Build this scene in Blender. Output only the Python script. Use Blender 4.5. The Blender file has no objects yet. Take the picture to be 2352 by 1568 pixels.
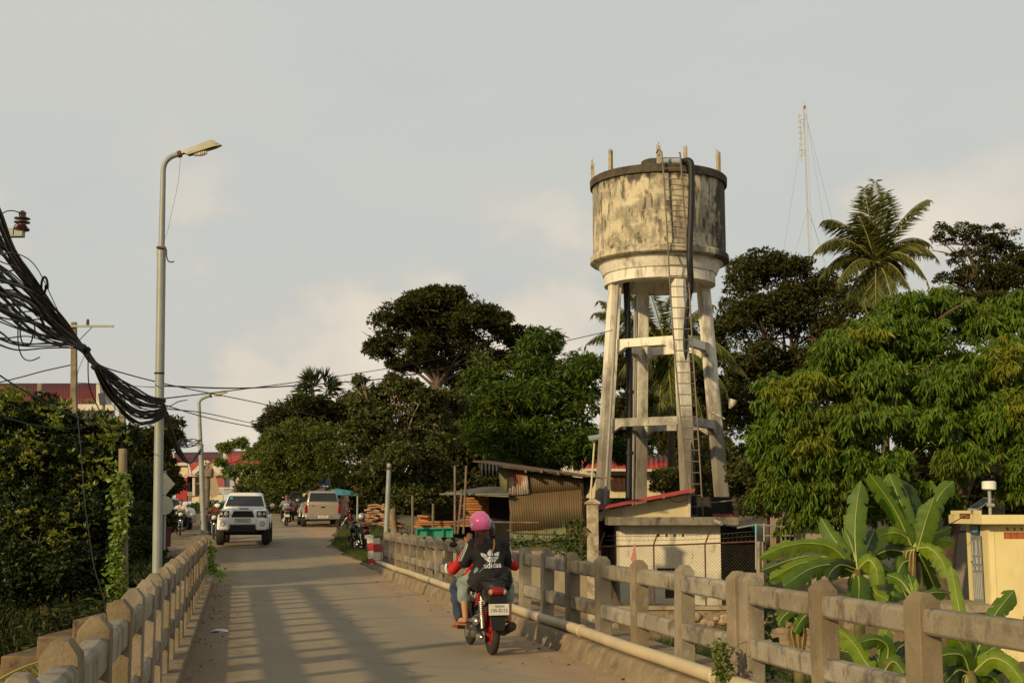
import bpy, bmesh, math, random
import numpy as np
from mathutils import Vector, Matrix
from mathutils.bvhtree import BVHTree
random.seed(7)
RNG = np.random.default_rng(11)
scene = bpy.context.scene
COL = scene.collection
R = math.radians
# ---------------------------------------------------------------- camera
F = 3000.0; PITCH = math.atan(396/3000.0); EYE = 1.6
cam = bpy.data.cameras.new('camera'); cam_o = bpy.data.objects.new('camera', cam); COL.objects.link(cam_o)
cam.sensor_width = 36; cam.lens = 36*F/2352; cam.clip_start = 0.1; cam.clip_end = 6000
cam_o.location = (0, 0, EYE); cam_o.rotation_euler = (math.pi/2+PITCH, 0, 0)
scene.camera = cam_o
# ---------------------------------------------------------------- world and sun
SUN_EL = R(19.0); SUN_AZ = math.atan2(-0.656, -0.755)     # azimuth of the sun measured from +Y towards +X
world = bpy.data.worlds.new('World'); scene.world = world; world.use_nodes = True
nt = world.node_tree; nt.nodes.clear()
def N(t, typ, **kw):
    n = t.nodes.new(typ)
    for k, v in kw.items():
        if k.startswith('i_'): n.inputs[k[2:].replace('_', ' ')].default_value = v
        else: setattr(n, k, v)
    return n
wo = N(nt, 'ShaderNodeOutputWorld'); bg = N(nt, 'ShaderNodeBackground'); bg.inputs['Strength'].default_value = 0.129
sky = N(nt, 'ShaderNodeTexSky', sky_type='NISHITA', sun_disc=False)
sky.sun_elevation = SUN_EL; sky.sun_rotation = SUN_AZ % (2*math.pi); sky.air_density = 1.3; sky.dust_density = 2.5; sky.ozone_density = 1.0
tc = N(nt, 'ShaderNodeTexCoord')
sep = N(nt, 'ShaderNodeSeparateXYZ'); nt.links.new(tc.outputs['Generated'], sep.inputs[0])
mp = N(nt, 'ShaderNodeMapping'); mp.inputs['Scale'].default_value = (1, 1, 2.6); mp.inputs['Location'].default_value = (3.1, 0.4, 0.2)
nt.links.new(tc.outputs['Generated'], mp.inputs[0])
n1 = N(nt, 'ShaderNodeTexNoise'); n1.inputs['Scale'].default_value = 2.2; n1.inputs['Detail'].default_value = 6; n1.inputs['Roughness'].default_value = .5; n1.inputs['Distortion'].default_value = .3
nt.links.new(mp.outputs[0], n1.inputs['Vector'])
# cumulus bank low over the houses: a second, finer noise, only near the horizon
mp2 = N(nt, 'ShaderNodeMapping'); mp2.inputs['Scale'].default_value = (1, 1, 1.5); mp2.inputs['Location'].default_value = (0.55, 0.3, 1.27)
nt.links.new(tc.outputs['Generated'], mp2.inputs[0])
n2 = N(nt, 'ShaderNodeTexNoise'); n2.inputs['Scale'].default_value = 5.2; n2.inputs['Detail'].default_value = 7; n2.inputs['Roughness'].default_value = .48
nt.links.new(mp2.outputs[0], n2.inputs['Vector'])
def ramp(t, pts, inp):
    r = N(t, 'ShaderNodeValToRGB'); cr = r.color_ramp
    while len(cr.elements) < len(pts): cr.elements.new(.5)
    for e, (p, c) in zip(cr.elements, pts): e.position = p; e.color = (*c, 1) if len(c) == 3 else c
    t.links.new(inp, r.inputs[0]); return r
def mixc(t, f, a, b, mode='MIX'):
    m = N(t, 'ShaderNodeMix', data_type='RGBA', blend_type=mode)
    for sock, v in ((m.inputs[0], f), (m.inputs[6], a), (m.inputs[7], b)):
        if hasattr(v, 'is_linked') or hasattr(v, 'links'): t.links.new(v, sock)
        elif isinstance(v, (int, float)): sock.default_value = v
        else: sock.default_value = (*v, 1)
    return m.outputs[2]
def mth(t, op, a, b=None, clamp=False):
    m = N(t, 'ShaderNodeMath', operation=op, use_clamp=clamp)
    for sock, v in ((m.inputs[0], a), (m.inputs[1], b)):
        if v is None: continue
        if hasattr(v, 'links'): t.links.new(v, sock)
        else: sock.default_value = v
    return m.outputs[0]
# thin high overcast veil over the clear sky
veil = ramp(nt, [(.0, (4.55, 4.75, 4.6)), (.42, (4.65, 4.8, 4.6)), (.55, (5.1, 5.05, 4.7)), (.75, (5.4, 5.1, 4.6))], n1.outputs['Fac'])
base = mixc(nt, .93, sky.outputs[0], veil.outputs[0])
lowm = ramp(nt, [(.0, (1, 1, 1)), (.19, (1, 1, 1)), (.30, (0, 0, 0))], sep.outputs[2])
def gauss(cx, wx, cz, wz):
    a = mth(nt, 'POWER', mth(nt, 'ABSOLUTE', mth(nt, 'DIVIDE', mth(nt, 'SUBTRACT', sep.outputs[0], cx), wx)), 2.0)
    b = mth(nt, 'POWER', mth(nt, 'ABSOLUTE', mth(nt, 'DIVIDE', mth(nt, 'SUBTRACT', sep.outputs[2], cz), wz)), 2.0)
    return mth(nt, 'MAXIMUM', mth(nt, 'SUBTRACT', 1.0, mth(nt, 'ADD', a, b)), 0.0)
bank = mth(nt, 'ADD', n2.outputs['Fac'], mth(nt, 'MULTIPLY', mth(nt, 'ADD', gauss(-.06, .20, .10, .095), mth(nt, 'MULTIPLY', gauss(.29, .10, .23, .05), .6)), .20))
cum = ramp(nt, [(.55, (0, 0, 0)), (.61, (1, 1, 1))], bank)
cm = mth(nt, 'MULTIPLY', lowm.outputs[0], cum.outputs[0]); cm = mth(nt, 'MULTIPLY', cm, .95)
low = ramp(nt, [(.0, (4.5, 4.35, 4.0)), (.06, (4.35, 4.4, 4.3)), (.25, (4.4, 4.6, 4.55)), (.5, (4.55, 4.75, 4.7))], sep.outputs[2])
base2 = mixc(nt, .5, base, low.outputs[0])
cc = ramp(nt, [(.57, (5.3, 4.95, 4.45)), (.72, (6.8, 6.0, 5.1))], bank)
zen = ramp(nt, [(.0, (.99, .96, .89)), (.10, (.97, .965, .93)), (.22, (.965, .965, .94)), (.40, (.985, .975, .945)), (.58, (.80, .78, .72)), (1, (.66, .65, .62))], sep.outputs[2])
nt.links.new(mixc(nt, 1.0, mixc(nt, cm, base2, cc.outputs[0]), zen.outputs[0], 'MULTIPLY'), bg.inputs['Color']); nt.links.new(bg.outputs[0], wo.inputs[0])
sun = bpy.data.lights.new('sun', 'SUN'); sun.energy = 3.8; sun.angle = R(2.0); sun.color = (1, .755, .40)
sun_o = bpy.data.objects.new('sun', sun); COL.objects.link(sun_o)
sd = Vector((math.sin(SUN_AZ)*math.cos(SUN_EL), math.cos(SUN_AZ)*math.cos(SUN_EL), math.sin(SUN_EL)))
sun_o.rotation_euler = sd.to_track_quat('Z', 'Y').to_euler(); sun_o.location = (0, 0, 30)
vs = scene.view_settings; vs.view_transform = 'Standard'; vs.look = 'None'; vs.exposure = 0.0; vs.gamma = 1
scene.cycles.max_bounces = 6; scene.cycles.transparent_max_bounces = 6
# ---------------------------------------------------------------- geometry helpers
cp, sp = math.cos(PITCH), math.sin(PITCH)
def ray(px, py):
    u = (px-1176)/F; v = (784-py)/F
    return Vector((u, cp-v*sp, sp+v*cp))
def P(px, py, d):                     # world point seen at picture place px,py at depth d metres
    r = ray(px, py); return Vector((0, 0, EYE))+r*(d/r.y)
def G(px, py, z):                     # world point seen at px,py on the level z
    r = ray(px, py); return Vector((0, 0, EYE))+r*((z-EYE)/r.z)
HEAD = math.atan2(636, F/cp)          # the bridge runs this far to the left of the view
BD = Vector((-math.sin(HEAD), math.cos(HEAD), 0)); BR = Vector((math.cos(HEAD), math.sin(HEAD), 0))
SK = math.tan(HEAD)
def B(r, y, z): return Vector((r-SK*y, y, z))   # r: metres right of the vanishing line at depth y
ORG = {}
def tag(o, label=None, cat=None, group=None, kind=None):
    if label: o['label'] = label
    if cat: o['category'] = cat
    if group: o['group'] = group
    if kind: o['kind'] = kind
    return o
def thing(name, loc, label, cat, group=None, rz=0.0):
    o = bpy.data.objects.new(name, None); COL.objects.link(o); o.location = loc; o.rotation_euler = (0, 0, rz)
    o.empty_display_size = .1
    ORG[o.name] = Vector(loc); return tag(o, label, cat, group)
def link_mesh(name, me, m, parent=None, smooth=None):
    if m is not None:
        if isinstance(m, (list, tuple)):
            for q in m: me.materials.append(q)
        else: me.materials.append(m)
    o = bpy.data.objects.new(name, me); COL.objects.link(o)
    if parent is not None: o.parent = parent
    if smooth is not None:
        me.shade_smooth()
        if smooth < 179: me.set_sharp_from_angle(angle=R(smooth))
    return o
def root_org(o):
    while o.parent is not None: o = o.parent
    return ORG.get(o.name, Vector((0, 0, 0)))
def np_mesh(name, V, Fc, m, parent=None, world=False, smooth=None):
    """V (n,3) array, Fc (k,3 or 4) index array"""
    V = np.asarray(V, dtype=np.float32); Fc = np.asarray(Fc, dtype=np.int32)
    if world and parent is not None: V = V-np.array(root_org(parent), dtype=np.float32)
    me = bpy.data.meshes.new(name); k = Fc.shape[1]
    me.vertices.add(len(V)); me.vertices.foreach_set('co', V.ravel())
    me.loops.add(Fc.size); me.loops.foreach_set('vertex_index', Fc.ravel())
    me.polygons.add(len(Fc)); me.polygons.foreach_set('loop_start', np.arange(0, Fc.size, k, dtype=np.int32))
    try: me.polygons.foreach_set('loop_total', np.full(len(Fc), k, dtype=np.int32))
    except Exception: pass
    me.update(); me.validate()
    return link_mesh(name, me, m, parent, smooth)
class MB:
    def __init__(s): s.v = []; s.f = []
    def add(s, vs, fs):
        n = len(s.v); s.v += [Vector(v) for v in vs]; s.f += [tuple(i+n for i in f) for f in fs]; return s
    def box(s, c, d, rz=0, M=None):
        x, y, z = d[0]/2, d[1]/2, d[2]/2
        vs = [Vector((a*x, b*y, g*z)) for g in (-1, 1) for a, b in ((-1, -1), (1, -1), (1, 1), (-1, 1))]
        if M is not None: vs = [M @ v for v in vs]
        elif rz: q = Matrix.Rotation(rz, 3, 'Z'); vs = [q @ v for v in vs]
        return s.add([v+Vector(c) for v in vs], [(3, 2, 1, 0), (4, 5, 6, 7), (0, 1, 5, 4), (1, 2, 6, 5), (2, 3, 7, 6), (3, 0, 4, 7)])
    def bb(s, a, b): # box from corner to corner
        a = Vector(a); b = Vector(b); return s.box((a+b)/2, [abs(q) for q in (b-a)])
    def beam(s, p0, p1, w, h, up=(0, 0, 1), w1=None, h1=None):
        p0 = Vector(p0); p1 = Vector(p1); d = (p1-p0).normalized(); u = Vector(up)
        x = d.cross(u)
        if x.length < 1e-4: x = d.cross(Vector((1, 0, 0)))
        x.normalize(); u = x.cross(d).normalized(); w1 = w if w1 is None else w1; h1 = h if h1 is None else h1
        vs = []
        for p, ww, hh in ((p0, w, h), (p1, w1, h1)):
            vs += [p-x*ww/2-u*hh/2, p+x*ww/2-u*hh/2, p+x*ww/2+u*hh/2, p-x*ww/2+u*hh/2]
        return s.add(vs, [(3, 2, 1, 0), (4, 5, 6, 7), (0, 1, 5, 4), (1, 2, 6, 5), (2, 3, 7, 6), (3, 0, 4, 7)])
    def tube(s, pts, r, n=8, cap=True):
        pts = [Vector(p) for p in pts]
        if isinstance(r, (int, float)): r = [r]*len(pts)
        rings = []; prev = None
        for i, p in enumerate(pts):
            d = (pts[min(i+1, len(pts)-1)]-pts[max(i-1, 0)])
            if d.length < 1e-9: d = Vector((0, 0, 1))
            d.normalize()
            if prev is None:
                x = d.cross(Vector((0, 0, 1)))
                if x.length < .1: x = d.cross(Vector((1, 0, 0)))
            else: x = prev-d*prev.dot(d)
            if x.length < 1e-6: x = d.orthogonal()
            x.normalize(); prev = x; y = d.cross(x)
            rings.append([p+(x*math.cos(2*math.pi*k/n)+y*math.sin(2*math.pi*k/n))*r[i] for k in range(n)])
        vs = [v for q in rings for v in q]; fs = []
        for i in range(len(pts)-1):
            for k in range(n):
                a = i*n+k; b = i*n+(k+1) % n; fs.append((a, b, b+n, a+n))
        if cap: fs.append(tuple(range(n-1, -1, -1))); fs.append(tuple(range((len(pts)-1)*n, len(pts)*n)))
        return s.add(vs, fs)
    def cyl(s, p0, p1, r0, r1=None, n=16): return s.tube([p0, p1], [r0, r0 if r1 is None else r1], n)
    def lathe(s, prof, c=(0, 0, 0), n=32, cap=True):
        c = Vector(c); vs = [c+Vector((r*math.cos(2*math.pi*k/n), r*math.sin(2*math.pi*k/n), z)) for r, z in prof for k in range(n)]
        fs = []
        for i in range(len(prof)-1):
            for k in range(n):
                a = i*n+k; b = i*n+(k+1) % n; fs.append((a, b, b+n, a+n))
        if cap: fs.append(tuple(range(n-1, -1, -1))); fs.append(tuple(range((len(prof)-1)*n, len(prof)*n)))
        return s.add(vs, fs)
    def ell(s, c, r, n=16, m=10, M=None, z0=-1.0, z1=1.0):   # ellipsoid (optionally only a band of it)
        vs = []; a0 = math.asin(max(-1, z0)); a1 = math.asin(min(1, z1)); c = Vector(c)
        if isinstance(r, (int, float)): r = (r, r, r)
        for i in range(m+1):
            a = a0+(a1-a0)*i/m
            for k in range(n):
                t = 2*math.pi*k/n
                v = Vector((r[0]*math.cos(a)*math.cos(t), r[1]*math.cos(a)*math.sin(t), r[2]*math.sin(a)))
                vs.append((M @ v if M is not None else v)+c)
        fs = []
        for i in range(m):
            for k in range(n):
                a = i*n+k; b = i*n+(k+1) % n; fs.append((a, b, b+n, a+n))
        fs.append(tuple(range(n-1, -1, -1))); fs.append(tuple(range(m*n, (m+1)*n)))
        return s.add(vs, fs)
    def cap(s, p0, p1, r0, r1=None, n=10):       # capsule
        r1 = r0 if r1 is None else r1; p0 = Vector(p0); p1 = Vector(p1); d = p1-p0
        if d.length < 1e-6: return s.ell(p0, r0, n, 8)
        d.normalize(); pts = []; rs = []
        for a in (85, 55, 25): pts.append(p0-d*r0*math.sin(R(a))); rs.append(r0*math.cos(R(a)))
        pts += [p0, p1]; rs += [r0, r1]
        for a in (25, 55, 85): pts.append(p1+d*r1*math.sin(R(a))); rs.append(r1*math.cos(R(a)))
        return s.tube(pts, rs, n)
    def prism(s, poly, axis, a, b, tf=None):     # polygon of 2-D points extruded along an axis from a to b
        def mk(p, t):
            if axis == 'x': return (t, p[0], p[1])
            if axis == 'y': return (p[0], t, p[1])
            return (p[0], p[1], t)
        n = len(poly); vs = [mk(p, a) for p in poly]+[mk(p, b) for p in poly]
        if tf: vs = [tf(Vector(v)) for v in vs]
        fs = [tuple(range(n)), tuple(range(2*n-1, n-1, -1))]+[(i, (i+1) % n, (i+1) % n+n, i+n)[::-1] for i in range(n)]
        return s.add(vs, fs)
    def quad(s, a, b, c, d): return s.add([a, b, c, d], [(0, 1, 2, 3)])
    def build(s, name, m, parent=None, world=False, smooth=None, bevel=0, rec=True):
        off = root_org(parent) if (world and parent is not None) else Vector((0, 0, 0))
        me = bpy.data.meshes.new(name); me.from_pydata([v-off for v in s.v], [], s.f); me.update()
        if rec:
            b = bmesh.new(); b.from_mesh(me); bmesh.ops.recalc_face_normals(b, faces=b.faces); b.to_mesh(me); b.free()
        o = link_mesh(name, me, m, parent, smooth)
        if bevel:
            md = o.modifiers.new('bevel', 'BEVEL'); md.width = bevel; md.segments = 2; md.limit_method = 'ANGLE'; md.angle_limit = R(35)
            me.shade_smooth(); me.set_sharp_from_angle(angle=R(40))
        return o
def copy_tree(o, parent=None):
    c = o.copy(); COL.objects.link(c); c.parent = parent
    if parent is not None and c.parent: c.matrix_parent_inverse = o.matrix_parent_inverse
    for ch in [q for q in list(COL.objects) if q.parent == o]: copy_tree(ch, c)
    return c
def bez(p0, p1, p2, n):
    p0, p1, p2 = Vector(p0), Vector(p1), Vector(p2)
    return [p0*(1-t)**2+p1*2*t*(1-t)+p2*t*t for t in [i/n for i in range(n+1)]]
def sag(p0, p1, s, n=10):
    p0, p1 = Vector(p0), Vector(p1)
    return [p0.lerp(p1, i/n)-Vector((0, 0, s*4*(i/n)*(1-i/n))) for i in range(n+1)]
def spline(pts, n=6):                # Catmull-Rom through the points
    pts = [Vector(p) for p in pts]; q = [pts[0]*2-pts[1]]+pts+[pts[-1]*2-pts[-2]]; out = []
    for i in range(1, len(q)-2):
        for k in range(n):
            t = k/n; a, b, c, d = q[i-1], q[i], q[i+1], q[i+2]
            out.append(.5*((2*b)+(c-a)*t+(2*a-5*b+4*c-d)*t*t+(3*b-a-3*c+d)*t**3))
    return out+[pts[-1]]
# ---------------------------------------------------------------- materials
MATS = {}
def mat(name, c1, c2=None, sc=4.0, rough=.8, bump=0.0, bsc=30.0, stain=None, metal=0.0, spec=.35, lohi=(.35, .65), stains=(), coat=0, ovar=0):
    if name in MATS: return MATS[name]
    m = bpy.data.materials.new(name); m.use_nodes = True; t = m.node_tree; t.nodes.clear(); MATS[name] = m
    o = N(t, 'ShaderNodeOutputMaterial'); p = N(t, 'ShaderNodeBsdfPrincipled'); t.links.new(p.outputs[0], o.inputs[0])
    p.inputs['Roughness'].default_value = rough; p.inputs['Metallic'].default_value = metal; p.inputs['Specular IOR Level'].default_value = spec
    if coat: p.inputs['Coat Weight'].default_value = coat; p.inputs['Coat Roughness'].default_value = .08
    co = N(t, 'ShaderNodeTexCoord').outputs['Object']
    def noise(scale, det=5, rg=.55, vec=None, xyz=None, loc=(0, 0, 0)):
        n = N(t, 'ShaderNodeTexNoise'); n.inputs['Scale'].default_value = scale; n.inputs['Detail'].default_value = det; n.inputs['Roughness'].default_value = rg
        v = co
        if xyz:
            mpn = N(t, 'ShaderNodeMapping'); mpn.inputs['Scale'].default_value = xyz; mpn.inputs['Location'].default_value = loc; t.links.new(co, mpn.inputs[0]); v = mpn.outputs[0]
        t.links.new(v, n.inputs['Vector']); return n.outputs['Fac']
    if c2 is None: c2 = tuple(q*.86 for q in c1)
    col = ramp(t, [(lohi[0], c1), (lohi[1], c2)], noise(sc)).outputs[0]
    for i, (sc_, scale, xyz, lo, hi, amt) in enumerate(stains):
        f = ramp(t, [(lo, (0, 0, 0)), (hi, (1, 1, 1))], noise(scale, 7, .62, xyz=xyz, loc=(3.3*i+1.7, 7.1*i, 2.9*i))).outputs[0]
        col = mixc(t, mth(t, 'MULTIPLY', f, amt), col, sc_)
    if ovar:
        oi = N(t, 'ShaderNodeObjectInfo'); hv = N(t, 'ShaderNodeHueSaturation'); t.links.new(mth(t, 'ADD', mth(t, 'MULTIPLY', oi.outputs['Random'], ovar*2), 1-ovar), hv.inputs['Value']); t.links.new(mth(t, 'ADD', mth(t, 'MULTIPLY', oi.outputs['Random'], -.35), 1.12), hv.inputs['Saturation']); t.links.new(col, hv.inputs['Color']); col = hv.outputs[0]
    t.links.new(col, p.inputs['Base Color'])
    if bump:
        b = N(t, 'ShaderNodeBump'); b.inputs['Strength'].default_value = bump; b.inputs['Distance'].default_value = .01
        t.links.new(noise(bsc, 6, .65), b.inputs['Height']); t.links.new(b.outputs[0], p.inputs['Normal'])
    m['t'] = 0
    return m
def leafmat(name, cols, trans=.3, rough=.45, spec=.4):
    """leaf colour drawn per leaf"""
    if name in MATS: return MATS[name]
    m = bpy.data.materials.new(name); m.use_nodes = True; t = m.node_tree; t.nodes.clear(); MATS[name] = m
    o = N(t, 'ShaderNodeOutputMaterial'); p = N(t, 'ShaderNodeBsdfPrincipled'); g = N(t, 'ShaderNodeNewGeometry')
    n = len(cols); r = ramp(t, [((i+.5)/n, c) for i, c in enumerate(cols)], g.outputs['Random Per Island'])
    p.inputs['Roughness'].default_value = rough; p.inputs['Specular IOR Level'].default_value = spec
    co = N(t, 'ShaderNodeTexCoord').outputs['Object']; nz = N(t, 'ShaderNodeTexNoise'); nz.inputs['Scale'].default_value = .7; nz.inputs['Detail'].default_value = 3
    t.links.new(co, nz.inputs['Vector'])
    hv = N(t, 'ShaderNodeHueSaturation'); t.links.new(r.outputs[0], hv.inputs['Color'])
    t.links.new(ramp(t, [(.35, (.49, .49, .49)), (.65, (.51, .51, .51))], nz.outputs['Fac']).outputs[0], hv.inputs['Hue'])
    t.links.new(mth(t, 'ADD', mth(t, 'MULTIPLY', nz.outputs['Fac'], .8), .6), hv.inputs['Value'])
    t.links.new(hv.outputs[0], p.inputs['Base Color'])
    tr = N(t, 'ShaderNodeBsdfTranslucent'); t.links.new(mixc(t, 1.0, hv.outputs[0], (1.3, 1.5, .5), 'MULTIPLY'), tr.inputs[0])
    mx = N(t, 'ShaderNodeMixShader'); mx.inputs[0].default_value = trans
    t.links.new(p.outputs[0], mx.inputs[1]); t.links.new(tr.outputs[0], mx.inputs[2]); t.links.new(mx.outputs[0], o.inputs[0])
    return m
DK = (.05, .042, .032)
M_conc = mat('weathered concrete', (.265, .21, .135), (.18, .14, .085), 3, .92, .9, 45, ovar=.14, stains=[((.16, .10, .05), 1.6, (1, 1, .5), .55, .72, .5), ((.11, .09, .06), 2.2, (1, 1, .6), .5, .72, .7), ((.40, .35, .27), 5, None, .55, .75, .5), ((.05, .042, .03), 9, (1, 1, .45), .6, .74, .6)])
M_rail = mat('stained concrete rail', (.31, .27, .20), (.225, .19, .135), 3, .92, .9, 45, ovar=.14, stains=[((.06, .052, .045), 2.4, (1, 1, 1), .52, .64, .75), ((.05, .044, .038), 8, (1, 1, .55), .55, .68, .7), ((.42, .40, .34), 5, None, .6, .7, .4)])
M_kerb = mat('dirty kerb concrete', (.26, .20, .125), (.17, .13, .08), 2, .95, .7, 50, stains=[((.09, .075, .055), 1.5, (1, 1, 3), .52, .7, .8), ((.42, .31, .2), 6, None, .5, .7, .5)])
M_galv = mat('galvanised steel', (.30, .325, .30), (.25, .275, .255), 2, .5, .1, 90, metal=.15, stains=[((.22, .17, .12), 6, (1, 1, .3), .62, .72, .6)])
M_black = mat('black rubber', (.012, .012, .013), (.02, .02, .02), 5, .55, .2, 60)
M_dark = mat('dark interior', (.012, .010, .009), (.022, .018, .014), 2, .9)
M_cable = mat('black cable sheath', (.010, .009, .009), (.026, .020, .018), 1.5, .6, spec=.2)
M_rust = mat('rusted steel', (.16, .07, .035), (.08, .04, .025), 8, .85, .5, 70)
M_bark = mat('bark', (.13, .095, .065), (.07, .05, .035), 4, .95, 1, 25)
M_wood = mat('grey weathered wood', (.22, .17, .12), (.13, .1, .07), 5, .9, .5, 30)
M_glass = mat('dark window glass', (.012, .015, .018), (.02, .022, .026), 1, .12, spec=.6)
M_chrome = mat('chrome', (.6, .6, .58), (.5, .5, .5), 3, .22, metal=.9)
M_white = mat('white plaster', (.62, .58, .48), (.52, .48, .39), 1.2, .85, .2, 40, stains=[((.2, .17, .12), 2, (1, 1, .35), .58, .75, .55)])
# ================================================================ ground
def sstep(a, b, x):
    t = np.clip((x-a)/(b-a), 0, 1); return t*t*(3-2*t)
def hgt(x, y):
    x = np.asarray(x, float); y = np.asarray(y, float); yy = np.minimum(y, 88.)
    r = x+SK*y
    zr = np.where(y < 33, 0, .03*(np.clip(yy, 33, 88)-33))
    rs = np.interp(y, [-10, 10, 22, 33, 38.7, 39.3, 46, 60, 80, 400], [-3.2, -3, -2.6, -2.3, -2.1, -1.25, -1.15, .2, 1.45, 1.6])   # right bank
    sh = sstep(11.8, 10.8, r)*sstep(38.9, 39.3, y)                            # shack platform
    rs = rs*(1-sh)+np.interp(y, [33, 42, 60, 80], [.1, .45, .85, 1.45])*sh
    e = r-np.interp(y, [33, 48, 66, 80], [4.2, 3.4, 6.2, 6.5])
    ls = np.interp(y, [-10, 10, 18, 26, 34, 45, 60, 80, 400], [-3.2, -3, -2.4, -1.2, -.4, .2, .72, 1.3, 1.6])
    wl = np.interp(y, [33, 36, 42, 80], [1.0, 3.0, 9.0, 14.0])
    el = -r-wl
    road = np.where(y < 32.5, 0., 1.)
    wr = sstep(2.4, .9, e); wL = sstep(2.0, .2, el)
    side = np.where(r > 2, rs, ls)
    w = np.where(r > 2, wr, wL)*sstep(32.2, 33.2, y)
    z = side*(1-w)+zr*w
    far = sstep(90, 130, y); z = z*(1-far)+1.55*far
    n = .06*np.sin(x*1.7+y*.6)+.05*np.sin(y*2.3-x*.8)
    return z+n*(1-w)*(y < 120)-.012*w-.004
def ground_at(x, y): return float(hgt(x, y))
xs = np.concatenate([[-3000, -1200, -500, -250, -140], np.arange(-80, -30, 2.), np.arange(-30, 24, .4), np.arange(24, 80, 2.), [140, 250, 500, 1200, 3000]])
ys = np.concatenate([[-3000, -1000, -300, -80, -30], np.arange(-12, 66, .4), np.arange(66, 140, 2.), [160, 220, 400, 900, 2500, 5000]])
X, Y = np.meshgrid(xs, ys); V = np.stack([X, Y, hgt(X, Y)], -1).reshape(-1, 3)
nx = len(xs); i, j = np.meshgrid(np.arange(nx-1), np.arange(len(ys)-1)); a = (j*nx+i).ravel()
M_earth = mat('bare earth', (.21, .145, .09), (.14, .10, .06), 1.2, .95, .8, 14, stains=[((.06, .075, .025), .6, None, .5, .62, .85), ((.30, .22, .15), 3, None, .55, .7, .6)])
ground = np_mesh('ground', V, np.stack([a, a+1, a+nx+1, a+nx], 1), M_earth, smooth=180)
tag(ground, kind='structure', label='bare brown earth banks with patches of grass around the bridge', cat='ground')
# road surface material: tan worn asphalt, sandy towards the kerbs (object space: x = metres across)
def road_mat():
    m = mat('worn sandy asphalt', (.285, .236, .160), (.24, .20, .142), .5, .9, .35, 120, stains=[((.34, .26, .165), .35, (2.4, .5, 1), .45, .7, .6), ((.20, .17, .13), 1.3, (1, .3, 1), .6, .75, .35), ((.12, .10, .08), 26, None, .64, .74, .3)])
    t = m.node_tree; p = [n for n in t.nodes if n.type == 'BSDF_PRINCIPLED'][0]; src = p.inputs['Base Color'].links[0].from_socket
    g = N(t, 'ShaderNodeTexCoord'); s = N(t, 'ShaderNodeSeparateXYZ'); t.links.new(g.outputs['Object'], s.inputs[0])
    nz = N(t, 'ShaderNodeTexNoise'); nz.inputs['Scale'].default_value = 1.6; nz.inputs['Detail'].default_value = 6; nz.inputs['Roughness'].default_value = .7; t.links.new(g.outputs['Object'], nz.inputs['Vector'])
    x = mth(t, 'ADD', s.outputs[0], mth(t, 'MULTIPLY', mth(t, 'SUBTRACT', nz.outputs['Fac'], .5), 1.3))
    rg = ramp(t, [(0, (0, 0, 0)), (.30, (0, 0, 0)), (.62, (1, 1, 1))], mth(t, 'DIVIDE', mth(t, 'SUBTRACT', x, 2.3), 1.6))
    lf = ramp(t, [(0, (1, 1, 1)), (.45, (.9, .9, .9)), (.7, (0, 0, 0))], mth(t, 'ADD', x, .45))
    grit = ramp(t, [(.35, (.34, .225, .13)), (.7, (.42, .29, .175))], nz.outputs['Fac'])
    lgrit = ramp(t, [(.35, (.19, .14, .085)), (.7, (.25, .185, .115))], nz.outputs['Fac'])
    c = mixc(t, mth(t, 'MULTIPLY', rg.outputs[0], .9), src, grit.outputs[0]); c = mixc(t, lf.outputs[0], c, lgrit.outputs[0])
    for (cx, w_) in ((.75, .34), (1.55, .30), (2.55, .36), (3.3, .25)):      # worn wheel tracks
        tr = mth(t, 'MAXIMUM', mth(t, 'SUBTRACT', 1.0, mth(t, 'POWER', mth(t, 'ABSOLUTE', mth(t, 'DIVIDE', mth(t, 'SUBTRACT', x, cx), w_)), 2.0)), 0.0); c = mixc(t, mth(t, 'MULTIPLY', tr, .22), c, (.21, .18, .14))
    vo = N(t, 'ShaderNodeTexVoronoi', feature='DISTANCE_TO_EDGE'); vo.inputs['Scale'].default_value = .55; nv = N(t, 'ShaderNodeTexNoise'); nv.inputs['Scale'].default_value = 3; nv.inputs['Detail'].default_value = 6; t.links.new(g.outputs['Object'], nv.inputs['Vector'])
    t.links.new(mixc(t, .30, g.outputs['Object'], nv.outputs['Color'], 'ADD'), vo.inputs['Vector'])
    ck = ramp(t, [(.0, (1, 1, 1)), (.012, (0, 0, 0))], vo.outputs['Distance']); n4 = N(t, 'ShaderNodeTexNoise'); n4.inputs['Scale'].default_value = .4; t.links.new(g.outputs['Object'], n4.inputs['Vector'])
    c = mixc(t, mth(t, 'MULTIPLY', mth(t, 'MULTIPLY', ck.outputs[0], ramp(t, [(.48, (0, 0, 0)), (.6, (1, 1, 1))], n4.outputs['Fac']).outputs[0]), .6), c, (.07, .06, .05))
    # crack-like cross seams
    wv = ramp(t, [(.0, (1, 1, 1)), (.012, (0, 0, 0))], mth(t, 'FRACT', mth(t, 'DIVIDE', mth(t, 'ADD', s.outputs[1], mth(t, 'MULTIPLY', nz.outputs['Fac'], .22)), 10.4)))
    c = mixc(t, mth(t, 'MULTIPLY', wv.outputs[0], .55), c, (.06, .05, .045))
    t.links.new(c, p.inputs['Base Color']); return m
M_road = road_mat()
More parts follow.
